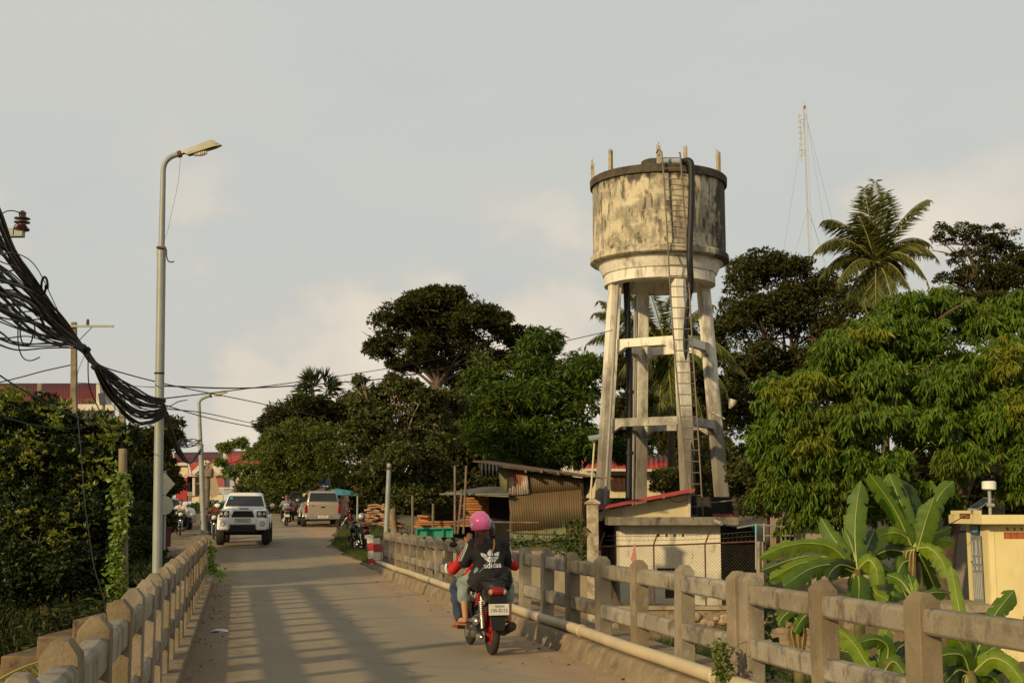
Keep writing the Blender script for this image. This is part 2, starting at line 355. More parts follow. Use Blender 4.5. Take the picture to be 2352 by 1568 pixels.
def strip(name, rows, m, label, cat, z=0.0, bridge=False):
    """rows: (y, r_left, r_right, z) ; local frame turned so x runs across the bridge"""
    o = None; vs = []; fs = []; rot = Matrix.Rotation(-HEAD, 3, 'Z')
    nc = 12
    for (y, l, r_, zz) in rows:
        for k in range(nc+1): vs.append(rot @ B(l+(r_-l)*k/nc, y, zz))
    for q in range(len(rows)-1):
        for k in range(nc): a = q*(nc+1)+k; fs.append((a, a+1, a+nc+2, a+nc+1))
    me = bpy.data.meshes.new(name); me.from_pydata(vs, [], fs); me.update(); o = link_mesh(name, me, m, None, 180); o.rotation_euler = (0, 0, HEAD)
    return tag(o, label=label, cat=cat, kind='structure')
rows = []
for y in list(np.arange(-4, 33.01, 1.0))+list(np.arange(33.5, 112, .5)):
    l = float(np.interp(y, [0, 30, 33, 38, 46, 60, 80, 110], [-.5, -.5, -.6, -1.5, -2.0, -1.6, -1.4, -1.5]))
    r_ = float(np.interp(y, [0, 30, 34, 38, 48, 60, 66, 80, 110], [3.86, 3.86, 3.9, 3.75, 3.4, 4.6, 5.4, 5.4, 4]))
    if y > 34: r_ += .10*math.sin(y*1.3)+.05*math.sin(y*2.9); l += .12*math.sin(y*1.7)
    rows.append((y, l, r_, 0.0 if y < 33 else .03*(min(y, 88)-33)+.004))
strip('road', rows, M_road, 'worn tan asphalt road running over the bridge', 'road')
rows = []
for y in np.arange(34, 100, 2.0):
    rows.append((y, float(np.interp(y, [34, 40, 60, 100], [-2.2, -7, -12, -20])), float(np.interp(y, [33, 38, 46, 60, 80, 110], [-.6, -1.3, -1.8, -1.4, -1.2, -1.2])), .03*(min(y, 88)-33)-.02))
M_sand = mat('sandy side road', (.34, .26, .165), (.28, .21, .135), .6, .95, .5, 20, stains=[((.19, .15, .1), .5, (1, 3, 1), .5, .7, .5)])
strip('side_road', rows, M_sand, 'sandy side road joining left of the main road', 'road')
# ================================================================ bridge
bridge = thing('bridge', B(1.7, 16, 0), 'low concrete road bridge deck with kerbs along both edges', 'bridge')
def bprism(poly, y0, y1):       # cross section polygon in (r,z) swept along the bridge
    mb = MB(); n = len(poly); vs = [B(r, y0, z) for r, z in poly]+[B(r, y1, z) for r, z in poly]
    mb.add(vs, [tuple(range(n)), tuple(range(2*n-1, n-1, -1))]+[(i, (i+1) % n, (i+1) % n+n, i+n)[::-1] for i in range(n)]); return mb
bprism([(-.9, -.55), (4.75, -.55), (4.75, -.05), (-.9, -.05)], -3, 34).build('deck', M_kerb, bridge, world=True)
bprism([(-.88, -.045), (-.47, -.045), (-.45, .17), (-.46, .18), (-.88, .18)], -3, 31.0).build('kerb', M_kerb, bridge, world=True, bevel=.012)
bprism([(3.82, -.045), (4.72, -.045), (4.72, .2), (3.93, .2), (3.9, .17)], -3, 38.2).build('kerb', M_kerb, bridge, world=True, bevel=.012)
ab = MB(); ab.add(bprism([(-1.2, -3.6), (5.0, -3.6), (5.0, -.56), (-1.2, -.56)], 31.5, 34).v, bprism([(0, 0), (1, 0), (1, 1), (0, 1)], 0, 1).f); ab.build('abutment', M_kerb, bridge, world=True)
# railings: chamfered posts, two eight-sided rails
ZT = 1.12
def post_mb(c, w, dpt, zb):
    """c=(r,y); frame of the bridge"""
    def q(a, b, z): return B(c[0], c[1], z)+BR*a+BD*b
    mb = MB(); a, b = w/2, dpt/2; k = .045
    lv = [(a, b, zb), (a, b, ZT-.058), (a-.040, b-.034, ZT-.006), (a-.046, b-.040, ZT)]
    vs = []; fs = []
    for (p, s_, z) in lv: vs += [q(-p, -s_, z), q(p, -s_, z), q(p, s_, z), q(-p, s_, z)]
    for i in range(len(lv)-1):
        for j_ in range(4): A = i*4+j_; Bq = i*4+(j_+1) % 4; fs.append((A, Bq, Bq+4, A+4))
    fs += [(3, 2, 1, 0), tuple(range(len(lv)*4-4, len(lv)*4))]
    for v in vs[4:]: v += Vector((random.uniform(-.004, .004), random.uniform(-.004, .004), random.uniform(-.005, .004)))
    lx, ly = random.gauss(0, .006), random.gauss(0, .006)
    for v in vs: h_ = v.z-zb; v.x += lx*h_; v.y += ly*h_
    return mb.add(vs, fs)
def rail_mb(r, y0, y1, zc, w, h):
    k = .02; a, b = w/2, h/2
    return bprism([(r-a+k, zc-b), (r+a-k, zc-b), (r+a, zc-b+k), (r+a, zc+b-k), (r+a-k, zc+b), (r-a+k, zc+b), (r-a, zc+b-k), (r-a, zc-b+k)], y0, y1)
def railing(name, r, ylist, zb, label, w=.145, dp=.2, rl=1):
    rt = thing(name, B(r, ylist[0], zb), label, 'bridge railing', 'concrete post and rail parapets of the bridge')
    for y in ylist:
        o = post_mb((r, y), w*random.uniform(.97, 1.03), dp*random.uniform(.96, 1.04), zb-.03).build('post', M_conc, rt, world=True, bevel=.016)
    for a, b in zip(ylist[:-1], ylist[1:]):
        for zc in (.945, .50):
            dz = random.uniform(-.008, .008); dr = random.uniform(-.006, .006)
            rail_mb(r+dr, a+dp/2-.02, b-dp/2+.02, zc+dz, .12, .165).build('rail', M_rail, rt, world=True, bevel=.008)
    return rt
yl = [1.75+1.15*k for k in range(24)]
railing('bridge_railing', -.64, yl, .18, 'left concrete railing of the bridge, casting its shadow over the road')
yr0 = [7.0-1.38*2, 7.0-1.38, 7.0, 8.26, 9.62, 10.98]
railing('bridge_railing', 4.28, yr0, .2, 'near right concrete railing in front of the banana leaves')
yr1 = [11.24]; 
while yr1[-1] < 36.6: yr1.append(yr1[-1]+1.37)
railing('bridge_railing', 4.28, yr1, .2, 'long right concrete railing behind the pink-helmeted scooter rider')
# water pipe lying on the right kerb
wp = thing('water_pipe', B(4.03, 5, .2), 'cream plastic water pipe lying along the right kerb', 'pipe')
M_pvc = mat('cream plastic pipe', (.52, .43, .27), (.44, .36, .23), 2, .5, .1, 40, stains=[((.25, .22, .2), 1.2, None, .55, .7, .5)])
M_pvcg = mat('grey plastic pipe', (.33, .31, .27), (.26, .24, .21), 2, .5)
rr = .062
pts = [B(4.03+.012*math.sin(y*.9), y, .2+rr+.004*math.sin(y*1.7)) for y in np.arange(3, 38.2, .8)]
MB().tube(pts, rr, 14).build('pipe', M_pvc, wp, world=True, smooth=60)
for y in (11.1, 15.4, 19.6, 24, 28.5, 33):
    c = B(4.03+.012*math.sin(y*.9), y, .2+rr+.004*math.sin(y*1.7)); MB().tube([c-BD*.02, c-BD*.012, c+BD*.012, c+BD*.02], [rr+.002, rr+.011, rr+.011, rr+.002], 14).build('joint', M_pvc, wp, world=True, smooth=40)
c0, c1 = B(4.03+.012*math.sin(15*.9), 15.5, .2+rr), B(4.03+.012*math.sin(17*.9), 17.0, .2+rr)
# painted bollards at the far end of the right railing
M_pw = mat('white road paint', (.72, .68, .55), (.58, .54, .42), 8, .7, .3, 50, stains=[((.3, .25, .17), 7, None, .55, .7, .5)])
M_pr = mat('red road paint', (.50, .035, .035), (.38, .04, .04), 8, .7, .3, 50)
for k, (px, d, h) in enumerate(((856, 38.6, .86), (868, 37.3, .80))):
    c = P(px, 1285, d); g = .12
    t = thing('marker_post', (c.x, c.y, g), ['leaning red and white marker post at the end of the railing, rear one', 'red and white marker post at the end of the railing, front one'][k], 'bollard', 'red and white marker posts')
    lean = .10-.05*k; zz = [0, .2, .42, .64, h]
    for q in range(4):
        mb = MB(); a, b = zz[q], zz[q+1]; w0, w1 = .15-.02*q/3, .15-.02*(q+1)/3
        mb.beam((-lean*a, 0, a), (-lean*b, 0, b), w0*1.5, w0, up=(0, 1, 0), w1=w1*1.5, h1=w1)
        mb.build('red_band' if q % 2 == 0 else 'white_band', M_pr if q % 2 == 0 else M_pw, t, bevel=.012 if q == 3 else 0)
# ================================================================ water tower
TD = 48.0
tz = lambda y: P(1513, y, TD).z
TC = P(1531, 1130, TD); TX, TY = TC.x-.14, TD
M_tank = mat('peeling cream tank plaster', (.60, .53, .375), (.49, .435, .315), .9, .9, .5, 30, stains=[
    ((.27, .24, .18), .9, (1, 1, 1.6), .46, .56, .8), ((.20, .175, .13), 3.6, (1, 1, .35), .50, .6, .7),
    ((.05, .045, .036), 1.9, (1.6, 1.6, .35), .57, .66, .7), ((.05, .043, .033), 6.5, (1, 1, .22), .55, .63, .8), ((.17, .085, .04), 2.6, (1, 1, .5), .63, .70, .6), ((.60, .50, .29), 2.4, (1, 1, 3.0), .58, .66, .7)])
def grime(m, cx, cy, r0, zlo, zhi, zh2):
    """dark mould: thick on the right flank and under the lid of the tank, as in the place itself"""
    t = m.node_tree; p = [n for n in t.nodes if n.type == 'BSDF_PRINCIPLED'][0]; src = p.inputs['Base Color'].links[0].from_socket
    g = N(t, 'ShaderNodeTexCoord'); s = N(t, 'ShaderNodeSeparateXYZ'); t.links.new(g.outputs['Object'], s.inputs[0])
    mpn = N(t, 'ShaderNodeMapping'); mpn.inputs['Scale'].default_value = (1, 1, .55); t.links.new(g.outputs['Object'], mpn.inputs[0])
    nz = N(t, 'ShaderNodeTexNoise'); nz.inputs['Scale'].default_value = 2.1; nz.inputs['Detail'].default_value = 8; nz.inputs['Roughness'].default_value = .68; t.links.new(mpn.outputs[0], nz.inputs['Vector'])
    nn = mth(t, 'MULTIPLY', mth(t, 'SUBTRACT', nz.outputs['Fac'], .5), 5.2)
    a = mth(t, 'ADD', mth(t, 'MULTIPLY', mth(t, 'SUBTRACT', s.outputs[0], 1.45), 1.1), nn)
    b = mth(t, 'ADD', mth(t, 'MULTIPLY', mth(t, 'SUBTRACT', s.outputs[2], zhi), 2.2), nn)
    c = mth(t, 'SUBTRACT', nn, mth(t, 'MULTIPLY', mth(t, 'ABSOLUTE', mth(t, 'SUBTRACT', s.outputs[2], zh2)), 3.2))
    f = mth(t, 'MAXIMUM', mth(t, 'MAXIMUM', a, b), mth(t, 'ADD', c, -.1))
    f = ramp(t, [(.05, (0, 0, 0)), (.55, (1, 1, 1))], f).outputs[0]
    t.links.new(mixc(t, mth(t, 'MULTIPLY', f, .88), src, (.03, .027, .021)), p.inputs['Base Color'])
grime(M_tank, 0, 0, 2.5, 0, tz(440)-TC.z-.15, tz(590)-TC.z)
M_post = mat('bare weathered post', (.46, .37, .27), (.34, .27, .19), 5, .9, .5, 30, stains=[((.10, .08, .06), 5, (1, 1, .4), .55, .66, .7)])
M_rim = mat('mouldy concrete rim', (.06, .052, .04), (.11, .09, .065), 3, .95, .7, 30, stains=[((.33, .28, .18), 3, None, .62, .72, .7), ((.03, .027, .022), 5, (1, 1, .4), .5, .65, .7)])
M_leg = mat('whitewashed concrete frame', (.84, .80, .69), (.72, .68, .57), .8, .9, .4, 30, stains=[((.15, .13, .105), 1.4, (1, 1, .35), .52, .64, .75), ((.30, .26, .20), 5, (1.5, 1.5, .2), .56, .68, .6), ((.34, .17, .06), 2.2, (1, 1, .25), .66, .72, .6)])
def leggrime(m, z0, z1):
    t = m.node_tree; p = [n for n in t.nodes if n.type == 'BSDF_PRINCIPLED'][0]; src = p.inputs['Base Color'].links[0].from_socket
    g = N(t, 'ShaderNodeTexCoord'); s = N(t, 'ShaderNodeSeparateXYZ'); t.links.new(g.outputs['Object'], s.inputs[0])
    nz = N(t, 'ShaderNodeTexNoise'); nz.inputs['Scale'].default_value = 1.4; nz.inputs['Detail'].default_value = 8; nz.inputs['Roughness'].default_value = .7; t.links.new(g.outputs['Object'], nz.inputs['Vector'])
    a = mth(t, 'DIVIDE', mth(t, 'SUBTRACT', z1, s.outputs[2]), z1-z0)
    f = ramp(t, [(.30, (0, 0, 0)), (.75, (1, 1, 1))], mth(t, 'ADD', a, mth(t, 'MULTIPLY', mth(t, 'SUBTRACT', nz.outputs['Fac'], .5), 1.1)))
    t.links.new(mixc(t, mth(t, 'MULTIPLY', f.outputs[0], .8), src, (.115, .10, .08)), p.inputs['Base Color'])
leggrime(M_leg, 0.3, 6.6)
tower = thing('water_tower', (TX, TY, TC.z), 'tall stained concrete water tower on four splayed legs with a ladder', 'water tower')
tb = TC.z
def T(x, y, z): return Vector((TX+x, TY+y, z))
RT = 2.47
n = 64
zrt, zrb, zct, zcb, zb0, zb1 = tz(416), tz(434), tz(592), tz(607), tz(634), tz(652)
mb = MB(); mb.lathe([(RT-.02, zct-.02), (RT, zct), (RT, (zct+zrb)/2), (RT, zrb+.02)], (TX, TY, 0), n)
mb.build('tank_wall', M_tank, tower, world=True, smooth=30)
mb = MB(); mb.lathe([(RT, zrb), (RT+.09, zrb+.01), (RT+.10, zrt-.03), (RT+.07, zrt), (RT-.1, zrt+.02), (1.2, zrt+.24), (.3, zrt+.33)], (TX, TY, 0), n)
mb.build('lid', M_rim, tower, world=True, smooth=30)
mb = MB(); mb.lathe([(RT-.3, zct-.02), (RT+.05, zct+.03), (RT+.10, zct-.02), (RT+.11, zcb+.03), (RT+.04, zcb-.02), (RT-.06, zcb-.06), (RT-.3, zcb-.06)], (TX, TY, 0), n)
mb.build('collar', M_tank, tower, world=True, smooth=35)
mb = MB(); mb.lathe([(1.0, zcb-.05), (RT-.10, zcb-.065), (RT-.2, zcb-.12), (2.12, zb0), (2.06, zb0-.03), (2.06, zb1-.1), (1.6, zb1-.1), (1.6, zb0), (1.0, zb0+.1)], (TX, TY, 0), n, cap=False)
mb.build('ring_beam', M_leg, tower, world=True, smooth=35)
mb = MB(); mb.lathe([(.01, zb0+.12), (1.58, zb0+.05)], (TX, TY, 0), n); mb.build('tank_floor', M_leg, tower, world=True)
mb = MB(); mb.lathe([(.52, zrt+.2), (.52, zrt+.62), (.46, zrt+.66), (.1, zrt+.70)], (TX-.15, TY-.4, 0), 32); mb.build('hatch', M_tank, tower, world=True, smooth=30)
for a, hh in ((-1.55, .8), (-.88, .86), (-.10, .82), (.32, .80), (.99, .86), (2.08, .78), (3.1, .8), (-2.3, .8)):
    x, y = (RT+.0)*math.sin(a), -(RT+.0)*math.cos(a)
    if abs(a) < .5: x *= .95; y *= .95
    mb = MB(); mb.box(T(x, y, zrt+hh/2-.12), (.13, .13, hh), rz=-a); o = mb.build('roof_post', M_post, tower, world=True, bevel=.01)
    mb = MB()
    for k in range(3): mb.tube([T(x, y, zrt+hh-.14), T(x+random.uniform(-.1, .1), y, zrt+hh-.08+random.uniform(-.02, .12))], .006, 4)
    mb.build('rebar', M_rust, o, world=True)
LA = [math.pi+.21+math.pi/2*k for k in range(4)]   # front, and round
LA = [math.atan2(.27, -.963)+0]      # front leg azimuth from +Y towards +X
LA = [LA[0]+k*math.pi/2 for k in range(4)]
zl0 = TC.z-2.2
def leg_at(k, z):
    rr_ = np.interp(z, [0.0, zb1], [2.5, 1.76]); a = LA[k]
    return T(rr_*math.sin(a), rr_*math.cos(a), z)
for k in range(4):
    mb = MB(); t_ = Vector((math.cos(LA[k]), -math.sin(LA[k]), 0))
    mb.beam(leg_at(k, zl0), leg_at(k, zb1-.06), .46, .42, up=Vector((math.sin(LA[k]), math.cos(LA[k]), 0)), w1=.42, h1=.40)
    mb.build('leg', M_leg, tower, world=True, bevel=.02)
    mb = MB(); mb.beam(leg_at(k, zl0)+t_*0, leg_at(k, zl0)+Vector((0, 0, .5)), .95, .95, up=Vector((math.sin(LA[k]), math.cos(LA[k]), 0))); mb.build('footing', M_rim, tower, world=True)
for zy, hh in ((795, .30), (974, .30)):
    z = tz(zy)
    for k in range(4):
        a = leg_at(k, z); b = leg_at((k+1) % 4, z); d = (b-a).normalized(); mb = MB()
        mb.beam(a+d*.22, b-d*.22, .26, hh)
        for p, s_ in ((a, 1), (b, -1)):      # haunches
            q0 = p+d*s_*.26; q1 = p+d*s_*.62; w = Vector((-d.y, d.x, 0))*.128
            mb.add([q0-w-Vector((0, 0, hh/2-.01)), q0+w-Vector((0, 0, hh/2-.01)), q0+w-Vector((0, 0, hh/2+.22)), q0-w-Vector((0, 0, hh/2+.22)), q1-w-Vector((0, 0, hh/2-.01)), q1+w-Vector((0, 0, hh/2-.01))],
                   [(0, 1, 2, 3), (0, 4, 5, 1), (2, 5, 4, 3), (0, 3, 4), (1, 5, 2)])
        mb.build('cross_beam', M_leg, tower, world=True)
# drain pipes running down the legs
mb = MB()
for k in (1, 2, 3):
    a = LA[k]; o_ = Vector((-math.cos(a), math.sin(a), 0))*.30-Vector((0, .16, 0))
    mb = MB(); mb.tube([leg_at(k, zl0+.6)+o_, leg_at(k, zb1-.2)+o_], .055, 10); mb.build('drain_pipe', M_pvcg, tower, world=True, smooth=60)
# ladder in front of the tank, its rails kinked at the ring beam
ladder = thing('ladder', P(1597, 1175, TD-3.2), 'long steel ladder climbing the front of the water tower', 'ladder')
la = spline([P(1517, 345, TD-2.75), P(1522, 372, TD-2.75), P(1534, 560, TD-2.72), P(1538, 640, TD-2.6), P(1549, 800, TD-2.9), P(1567, 1000, TD-3.1), P(1587, 1190, TD-3.3)], 8)
lb = spline([P(1560, 350, TD-2.75), P(1564, 372, TD-2.75), P(1577, 560, TD-2.72), P(1582, 640, TD-2.6), P(1591, 800, TD-2.9), P(1604, 1000, TD-3.1), P(1615, 1190, TD-3.3)], 8)
M_lad = mat('grey galvanised ladder', (.20, .165, .13), (.14, .115, .09), 3, .6, metal=.1)
MB().tube([P(1508, 352, TD-2.5), P(1512, 343, TD-2.7)]+la, .028, 8).build('rail', M_lad, ladder, world=True, smooth=60); MB().tube(lb, .028, 8).build('rail', M_lad, ladder, world=True, smooth=60)
def at_z(pts, z):
    for a, b in zip(pts[:-1], pts[1:]):
        if (a.z-z)*(b.z-z) <= 0 and a.z != b.z: return a.lerp(b, (a.z-z)/(a.z-b.z))
    return None
M_redp = mat('red oxide weld', (.40, .07, .04), (.3, .05, .03), 9, .7)
z = tz(385)
while z > la[-1].z+.1:
    a, b = at_z(la, z), at_z(lb, z)
    if a and b:
        MB().cyl(a, b, .018, n=8).build('rung', M_lad, ladder, world=True, smooth=60)
    z -= .385
tp = thing('outlet_pipe', P(1600, 1180, TD-3), 'black pipe bending over the rim and down the front of the tank', 'pipe')
pp = [P(1530, 370, TD-2.2), P(1560, 371, TD-2.4)]; MB().tube([P(1522, 370, TD-1.2), P(1575, 372, TD-2.5)], .10, 12).build('inlet', M_galv, tp, world=True, smooth=60)
pts = spline([P(1568, 371, TD-2.5), P(1583, 370, TD-2.72), P(1588, 388, TD-2.75), P(1588, 470, TD-2.72), P(1584, 560, TD-2.72), P(1584, 600, TD-2.8), P(1586, 660, TD-2.5), P(1576, 740, TD-2.2), P(1574, 850, TD-2.0), P(1582, 960, TD-2.1), P(1590, 1060, TD-2.3), P(1596, 1180, TD-2.5)], 8)
MB().tube(pts, [.115 if q < 50 else .08 for q in range(len(pts))], 12).build('pipe', M_black, tp, world=True, smooth=60)
tp2 = thing('riser_pipe', T(-1.2, 0, tb), 'thick black riser pipe standing between the tower legs', 'pipe')
pts = spline([P(1438, 640, TD-.2), P(1441, 720, TD-.2), P(1446, 900, TD-.2), P(1445, 1040, TD-.2), P(1444, 1190, TD-.2)], 6)
MB().tube(pts, .12, 12).build('pipe', M_black, tp2, world=True, smooth=60)
for q in (6, 12, 18): MB().tube([pts[q]+Vector((0, 0, .06)), pts[q]-Vector((0, 0, .06))], .16, 12).build('flange', M_black, tp2, world=True, smooth=40)
fl = thing('floodlight', P(1668, 955, TD-1.6), 'small white floodlight bracket fixed on the right tower leg', 'floodlight')
MB().beam(P(1636, 947, TD-1.7), P(1664, 962, TD-1.7), .16, .05).build('panel', M_white, fl, world=True); MB().tube([P(1656, 960, TD-1.7), P(1659, 975, TD-1.7)], .03, 6).build('bracket', M_galv, fl, world=True)
fl = thing('floodlight', P(1684, 930, TD-1.2), 'white round lamp sticking out beside the right tower leg', 'floodlight')
MB().tube([P(1676, 938, TD-1.2), P(1681, 928, TD-1.2), P(1684, 918, TD-1.2)], [.03, .12, .15], 12).build('shade', M_white, fl, world=True, smooth=50)
# ================================================================ street lamps
M_bulb = mat('frosted bulb', (.75, .70, .55), (.7, .65, .5), 3, .4)
def street_lamp(base, d, top, xt, head0, head1, r0, label, bands):
    """base, top, head0.. given as picture places at depth d"""
    b = P(base[0], base[1], d); t = thing('street_lamp', (b.x, b.y, b.z), label, 'street lamp', 'curved street lamps along the left of the road')
    kink = P(xt[0], xt[1], d); top_ = P(top[0], top[1], d); h0 = P(*head0, d); h1 = P(*head1, d)
    low = [b, kink]; MB().tube(low, [r0, r0*.9], 16).build('pole', M_galv, t, world=True, smooth=60)
    c = P(top[0]+1, head0[1]+6, d)
    up = [kink, top_]+bez(top_, c, h0, 8)[1:]
    MB().tube(up, [r0*.66]+[r0*.55]*(len(up)-1), 14).build('arm', M_galv, t, world=True, smooth=60)
    MB().tube([kink-Vector((0, 0, .12)), kink-Vector((0, 0, .02)), kink+Vector((0, 0, .05))], [r0*.95, r0*1.0, r0*.6], 14).build('collar', M_galv, t, world=True, smooth=60)
    dv = (h1-h0); L = dv.length; dv.normalize(); upv = Vector((-dv.z, 0, dv.x)); s = Vector((0, 1, 0))
    def q(a, b_, c_): return h0+dv*a*L+upv*b_*L+s*c_*L
    mb = MB(); prof = [(0, .04, .05), (.12, .055, .08), (.2, .06, .10), (.80, .11, .13), (.88, .085, .12), (1.04, -.11, .05)]
    vs = []
    for a, b_, c_ in prof: vs += [q(a, -.10 if a > .15 else -.02, -c_), q(a, b_*.7, -c_*.8), q(a, b_, -c_*.35), q(a, b_, c_*.35), q(a, b_*.7, c_*.8), q(a, -.10 if a > .15 else -.02, c_)]
    fs = []
    for i_ in range(len(prof)-1):
        for k in range(5): A = i_*6+k; fs.append((A, A+1, A+7, A+6))
    fs += [(0, 1, 2, 3, 4, 5), tuple(range(len(vs)-1, len(vs)-7, -1))]
    mb.add(vs, fs); hd = mb.build('lamp_head', M_pvc if False else mat('faded lamp shell', (.42, .41, .29), (.36, .35, .25), 4, .5, stains=[((.25, .12, .06), 12, None, .66, .70, .8)]), t, world=True, smooth=35)
    MB().add([q(.2, -.06, -.11), q(.95, -.05, -.1), q(.95, -.05, .1), q(.2, -.06, .11)], [(0, 1, 2, 3)]).build('reflector', M_rust, hd, world=True)
    mb = MB(); mb.tube([q(.34, -.10, 0), q(.46, -.13, 0)], .045*L*1.4, 10); mb.build('socket', M_bulb, hd, world=True, smooth=60)
    mb = MB()
    for k in range(4): mb.tube([q(.46+.05*k, -.13-.004*k, 0), q(.495+.05*k, -.135-.004*k, 0)], .075*L*(1 if k < 3 else .8), 12)
    mb.build('bulb', M_bulb, hd, world=True, smooth=60)
    MB().tube([h0-dv*.05*L, h0+dv*.04*L], r0*.75, 12).build('joint', M_rust, t, world=True, smooth=60)
    return t
L1 = street_lamp((359.5, 1420), 22, (375, 392), (371, 570), (413, 354), (503, 327), .082, 'near tall street lamp tied with the black cable bundle', 1)
mb = MB(); mb.tube(spline([P(415, 358, 22), P(409, 420, 22), P(396, 480, 22), P(385, 530, 22), P(372, 566, 22)], 5), .003, 4); mb.tube([P(369, 570, 22), P(364, 590, 22), P(362, 612, 22)], .003, 4); mb.build('loose_wire', M_wood, L1, world=True)
mb = MB(); mb.tube([P(360, 568, 21.9), P(381, 569, 21.9)], .022, 8); mb.tube(spline([P(382, 572, 21.95), P(383, 590, 21.95), P(388, 601, 21.95), P(400, 601, 21.95)], 4), .012, 6); mb.build('bracket', M_rust, L1, world=True)
for yy in (857, 925, 955): MB().tube([P(366-(yy-857)*.03, yy, 21.99)+Vector((0, 0, k)) for k in (.012, -.012)], .086, 14).build('strap', M_cable, L1, world=True)
L2 = street_lamp((469, 1255), 57, (457, 925), (461, 1020), (484, 908), (521, 898), .125, 'far street lamp standing before the red-roofed houses', 1)
# thin bare poles
def pole(name, a, b, d, r, m, label, cat='pole', db=None):
    p0 = P(a[0], a[1], d); p1 = P(b[0], b[1], d if db is None else db)
    t = thing(name, (p0.x, p0.y, p0.z), label, cat); MB().tube([p0, p0.lerp(p1, .5), p1], [r, r*.95, r*.88], 14).build('shaft', m, t, world=True, smooth=60); return t
t = pole('steel_pole', (887, 1225), (894, 1064), 39.2, .075, M_galv, 'short bare grey steel pole at the far end of the right railing'); MB().tube([P(893.7, 1072, 39.15), P(894, 1077, 39.15)], .078, 14).build('strap', M_rust, t, world=True)
t = pole('utility_pole', (470, 1240), (479, 1062), 66, .16, M_wood, 'old wooden utility pole with a hanging tarp before the red houses', 'utility pole')
MB().add([P(481, 1066, 65.8), P(487, 1064, 65.8), P(505, 1128, 65.6), P(498, 1140, 65.6), P(484, 1145, 65.8)], [(0, 1, 2, 3, 4)]).build('tarp', mat('tan tarp', (.30, .24, .16), None, 3, .9), t, world=True)
MB().box(P(479, 1085, 65.8), (.35, .3, .4)).build('junction_box', M_wood, t, world=True)
# leaning stub of an old concrete pole wrapped in vines
t = thing('pole_stub', P(283, 1400, 26.3), 'broken concrete pole stub with its foot wrapped in green vine', 'pole'); MB().tube([P(285, 1500, 26.3), P(282, 1030, 26.3)], [.10, .082], 14).build('shaft', M_conc, t, world=True, smooth=60)
# utility poles beyond the bush
def upole(base, topy, x, d, label, arm=(-1.0, 1.9)):
    b = P(x, base, d); tp_ = P(x, topy, d); t = thing('utility_pole', (b.x, b.y, b.z), label, 'utility pole', 'concrete utility poles behind the bushes')
    MB().beam(b, tp_, .36, .30, up=(0, 1, 0), w1=.24, h1=.2).build('shaft', M_conc, t, world=True, bevel=.02)
    if arm:
        c = P(x, topy+9, d-.2); MB().beam(c+Vector((arm[0], 0, 0)), c+Vector((arm[1], 0, 0)), .1, .1).build('crossarm', M_galv, t, world=True)
        MB().tube([c+Vector((.9, 0, 0)), c-Vector((-.15, 0, .8))], .03, 6).build('brace', M_galv, t, world=True)
        for q in (arm[0]+.2, .65):
            MB().lathe([(.03, 0), (.09, .03), (.05, .09), (.10, .12), (.05, .18), (.08, .22), (.03, .30)], c+Vector((q, 0, .05)), 10).build('insulator', M_rust, t, world=True, smooth=50)
    return t
upole(1150, 740, 170, 62, 'concrete utility pole with a crossarm and insulators behind the left bush')
upole(1150, 880, 92, 70, 'plain concrete pole in front of the maroon roof', None)
upole(1180, 905, 281, 58, 'slim concrete pole half hidden behind the hanging cables', None)
# antenna mast
mast = thing('antenna_mast', P(1868, 1150, 150), 'tall guyed lattice radio mast rising beyond the palm', 'radio mast')
M_mast = mat('weathered mast steel', (.42, .38, .32), (.5, .47, .42), .4, .7)
mb = MB(); b0, b1 = P(1873, 900, 150), P(1848, 246, 150); dirm = (b1-b0)
cs = [Vector((.26*math.cos(a), .26*math.sin(a), 0)) for a in (R(90), R(210), R(330))]
for c in cs: mb.tube([b0+c, b1+c], .022, 5)
nn_ = 60
for k in range(nn_):
    for q in range(3): mb.tube([b0+dirm*(k/nn_)+cs[q], b0+dirm*((k+1)/nn_)+cs[(q+1) % 3]], .012, 4)
mb.build('lattice', M_mast, mast, world=True)
mb = MB(); mb.tube([P(1836, 262, 150), P(1838, 300, 150), P(1841, 372, 150)], .05, 5)
for y1_, in ((275,), (283,), (346,), (352,)): mb.tube([P(1837.5+(y1_-262)*.04, y1_, 150), P(1849+(y1_-262)*.03, y1_, 150)], .03, 4)
for k in range(8): c = P(1836.5+k*.6, 266+k*13, 150); mb.box(c, (.4, .1, .1))
mb.build('side_antenna', M_mast, mast, world=True)
MB().tube([P(1847.7, 248, 150), P(1847.2, 228, 150)], .03, 5).build('rod', M_mast, mast, world=True); MB().cyl(P(1848, 250, 150), P(1848, 243, 150), .12, n=8).build('warning_light', M_redp, mast, world=True, smooth=60)
mb = MB()
for a, b in (((1849, 262), (1790, 640)), ((1850, 262), (1925, 560)), ((1852, 262), (1900, 560)), ((1855, 480), (1810, 640)), ((1857, 480), (1895, 600)), ((1857, 480), (1905, 640))): mb.tube([P(a[0], a[1], 150), P(b[0], b[1], 150)], .018, 3)
mb.build('guy_wire', M_galv, mast, world=True)
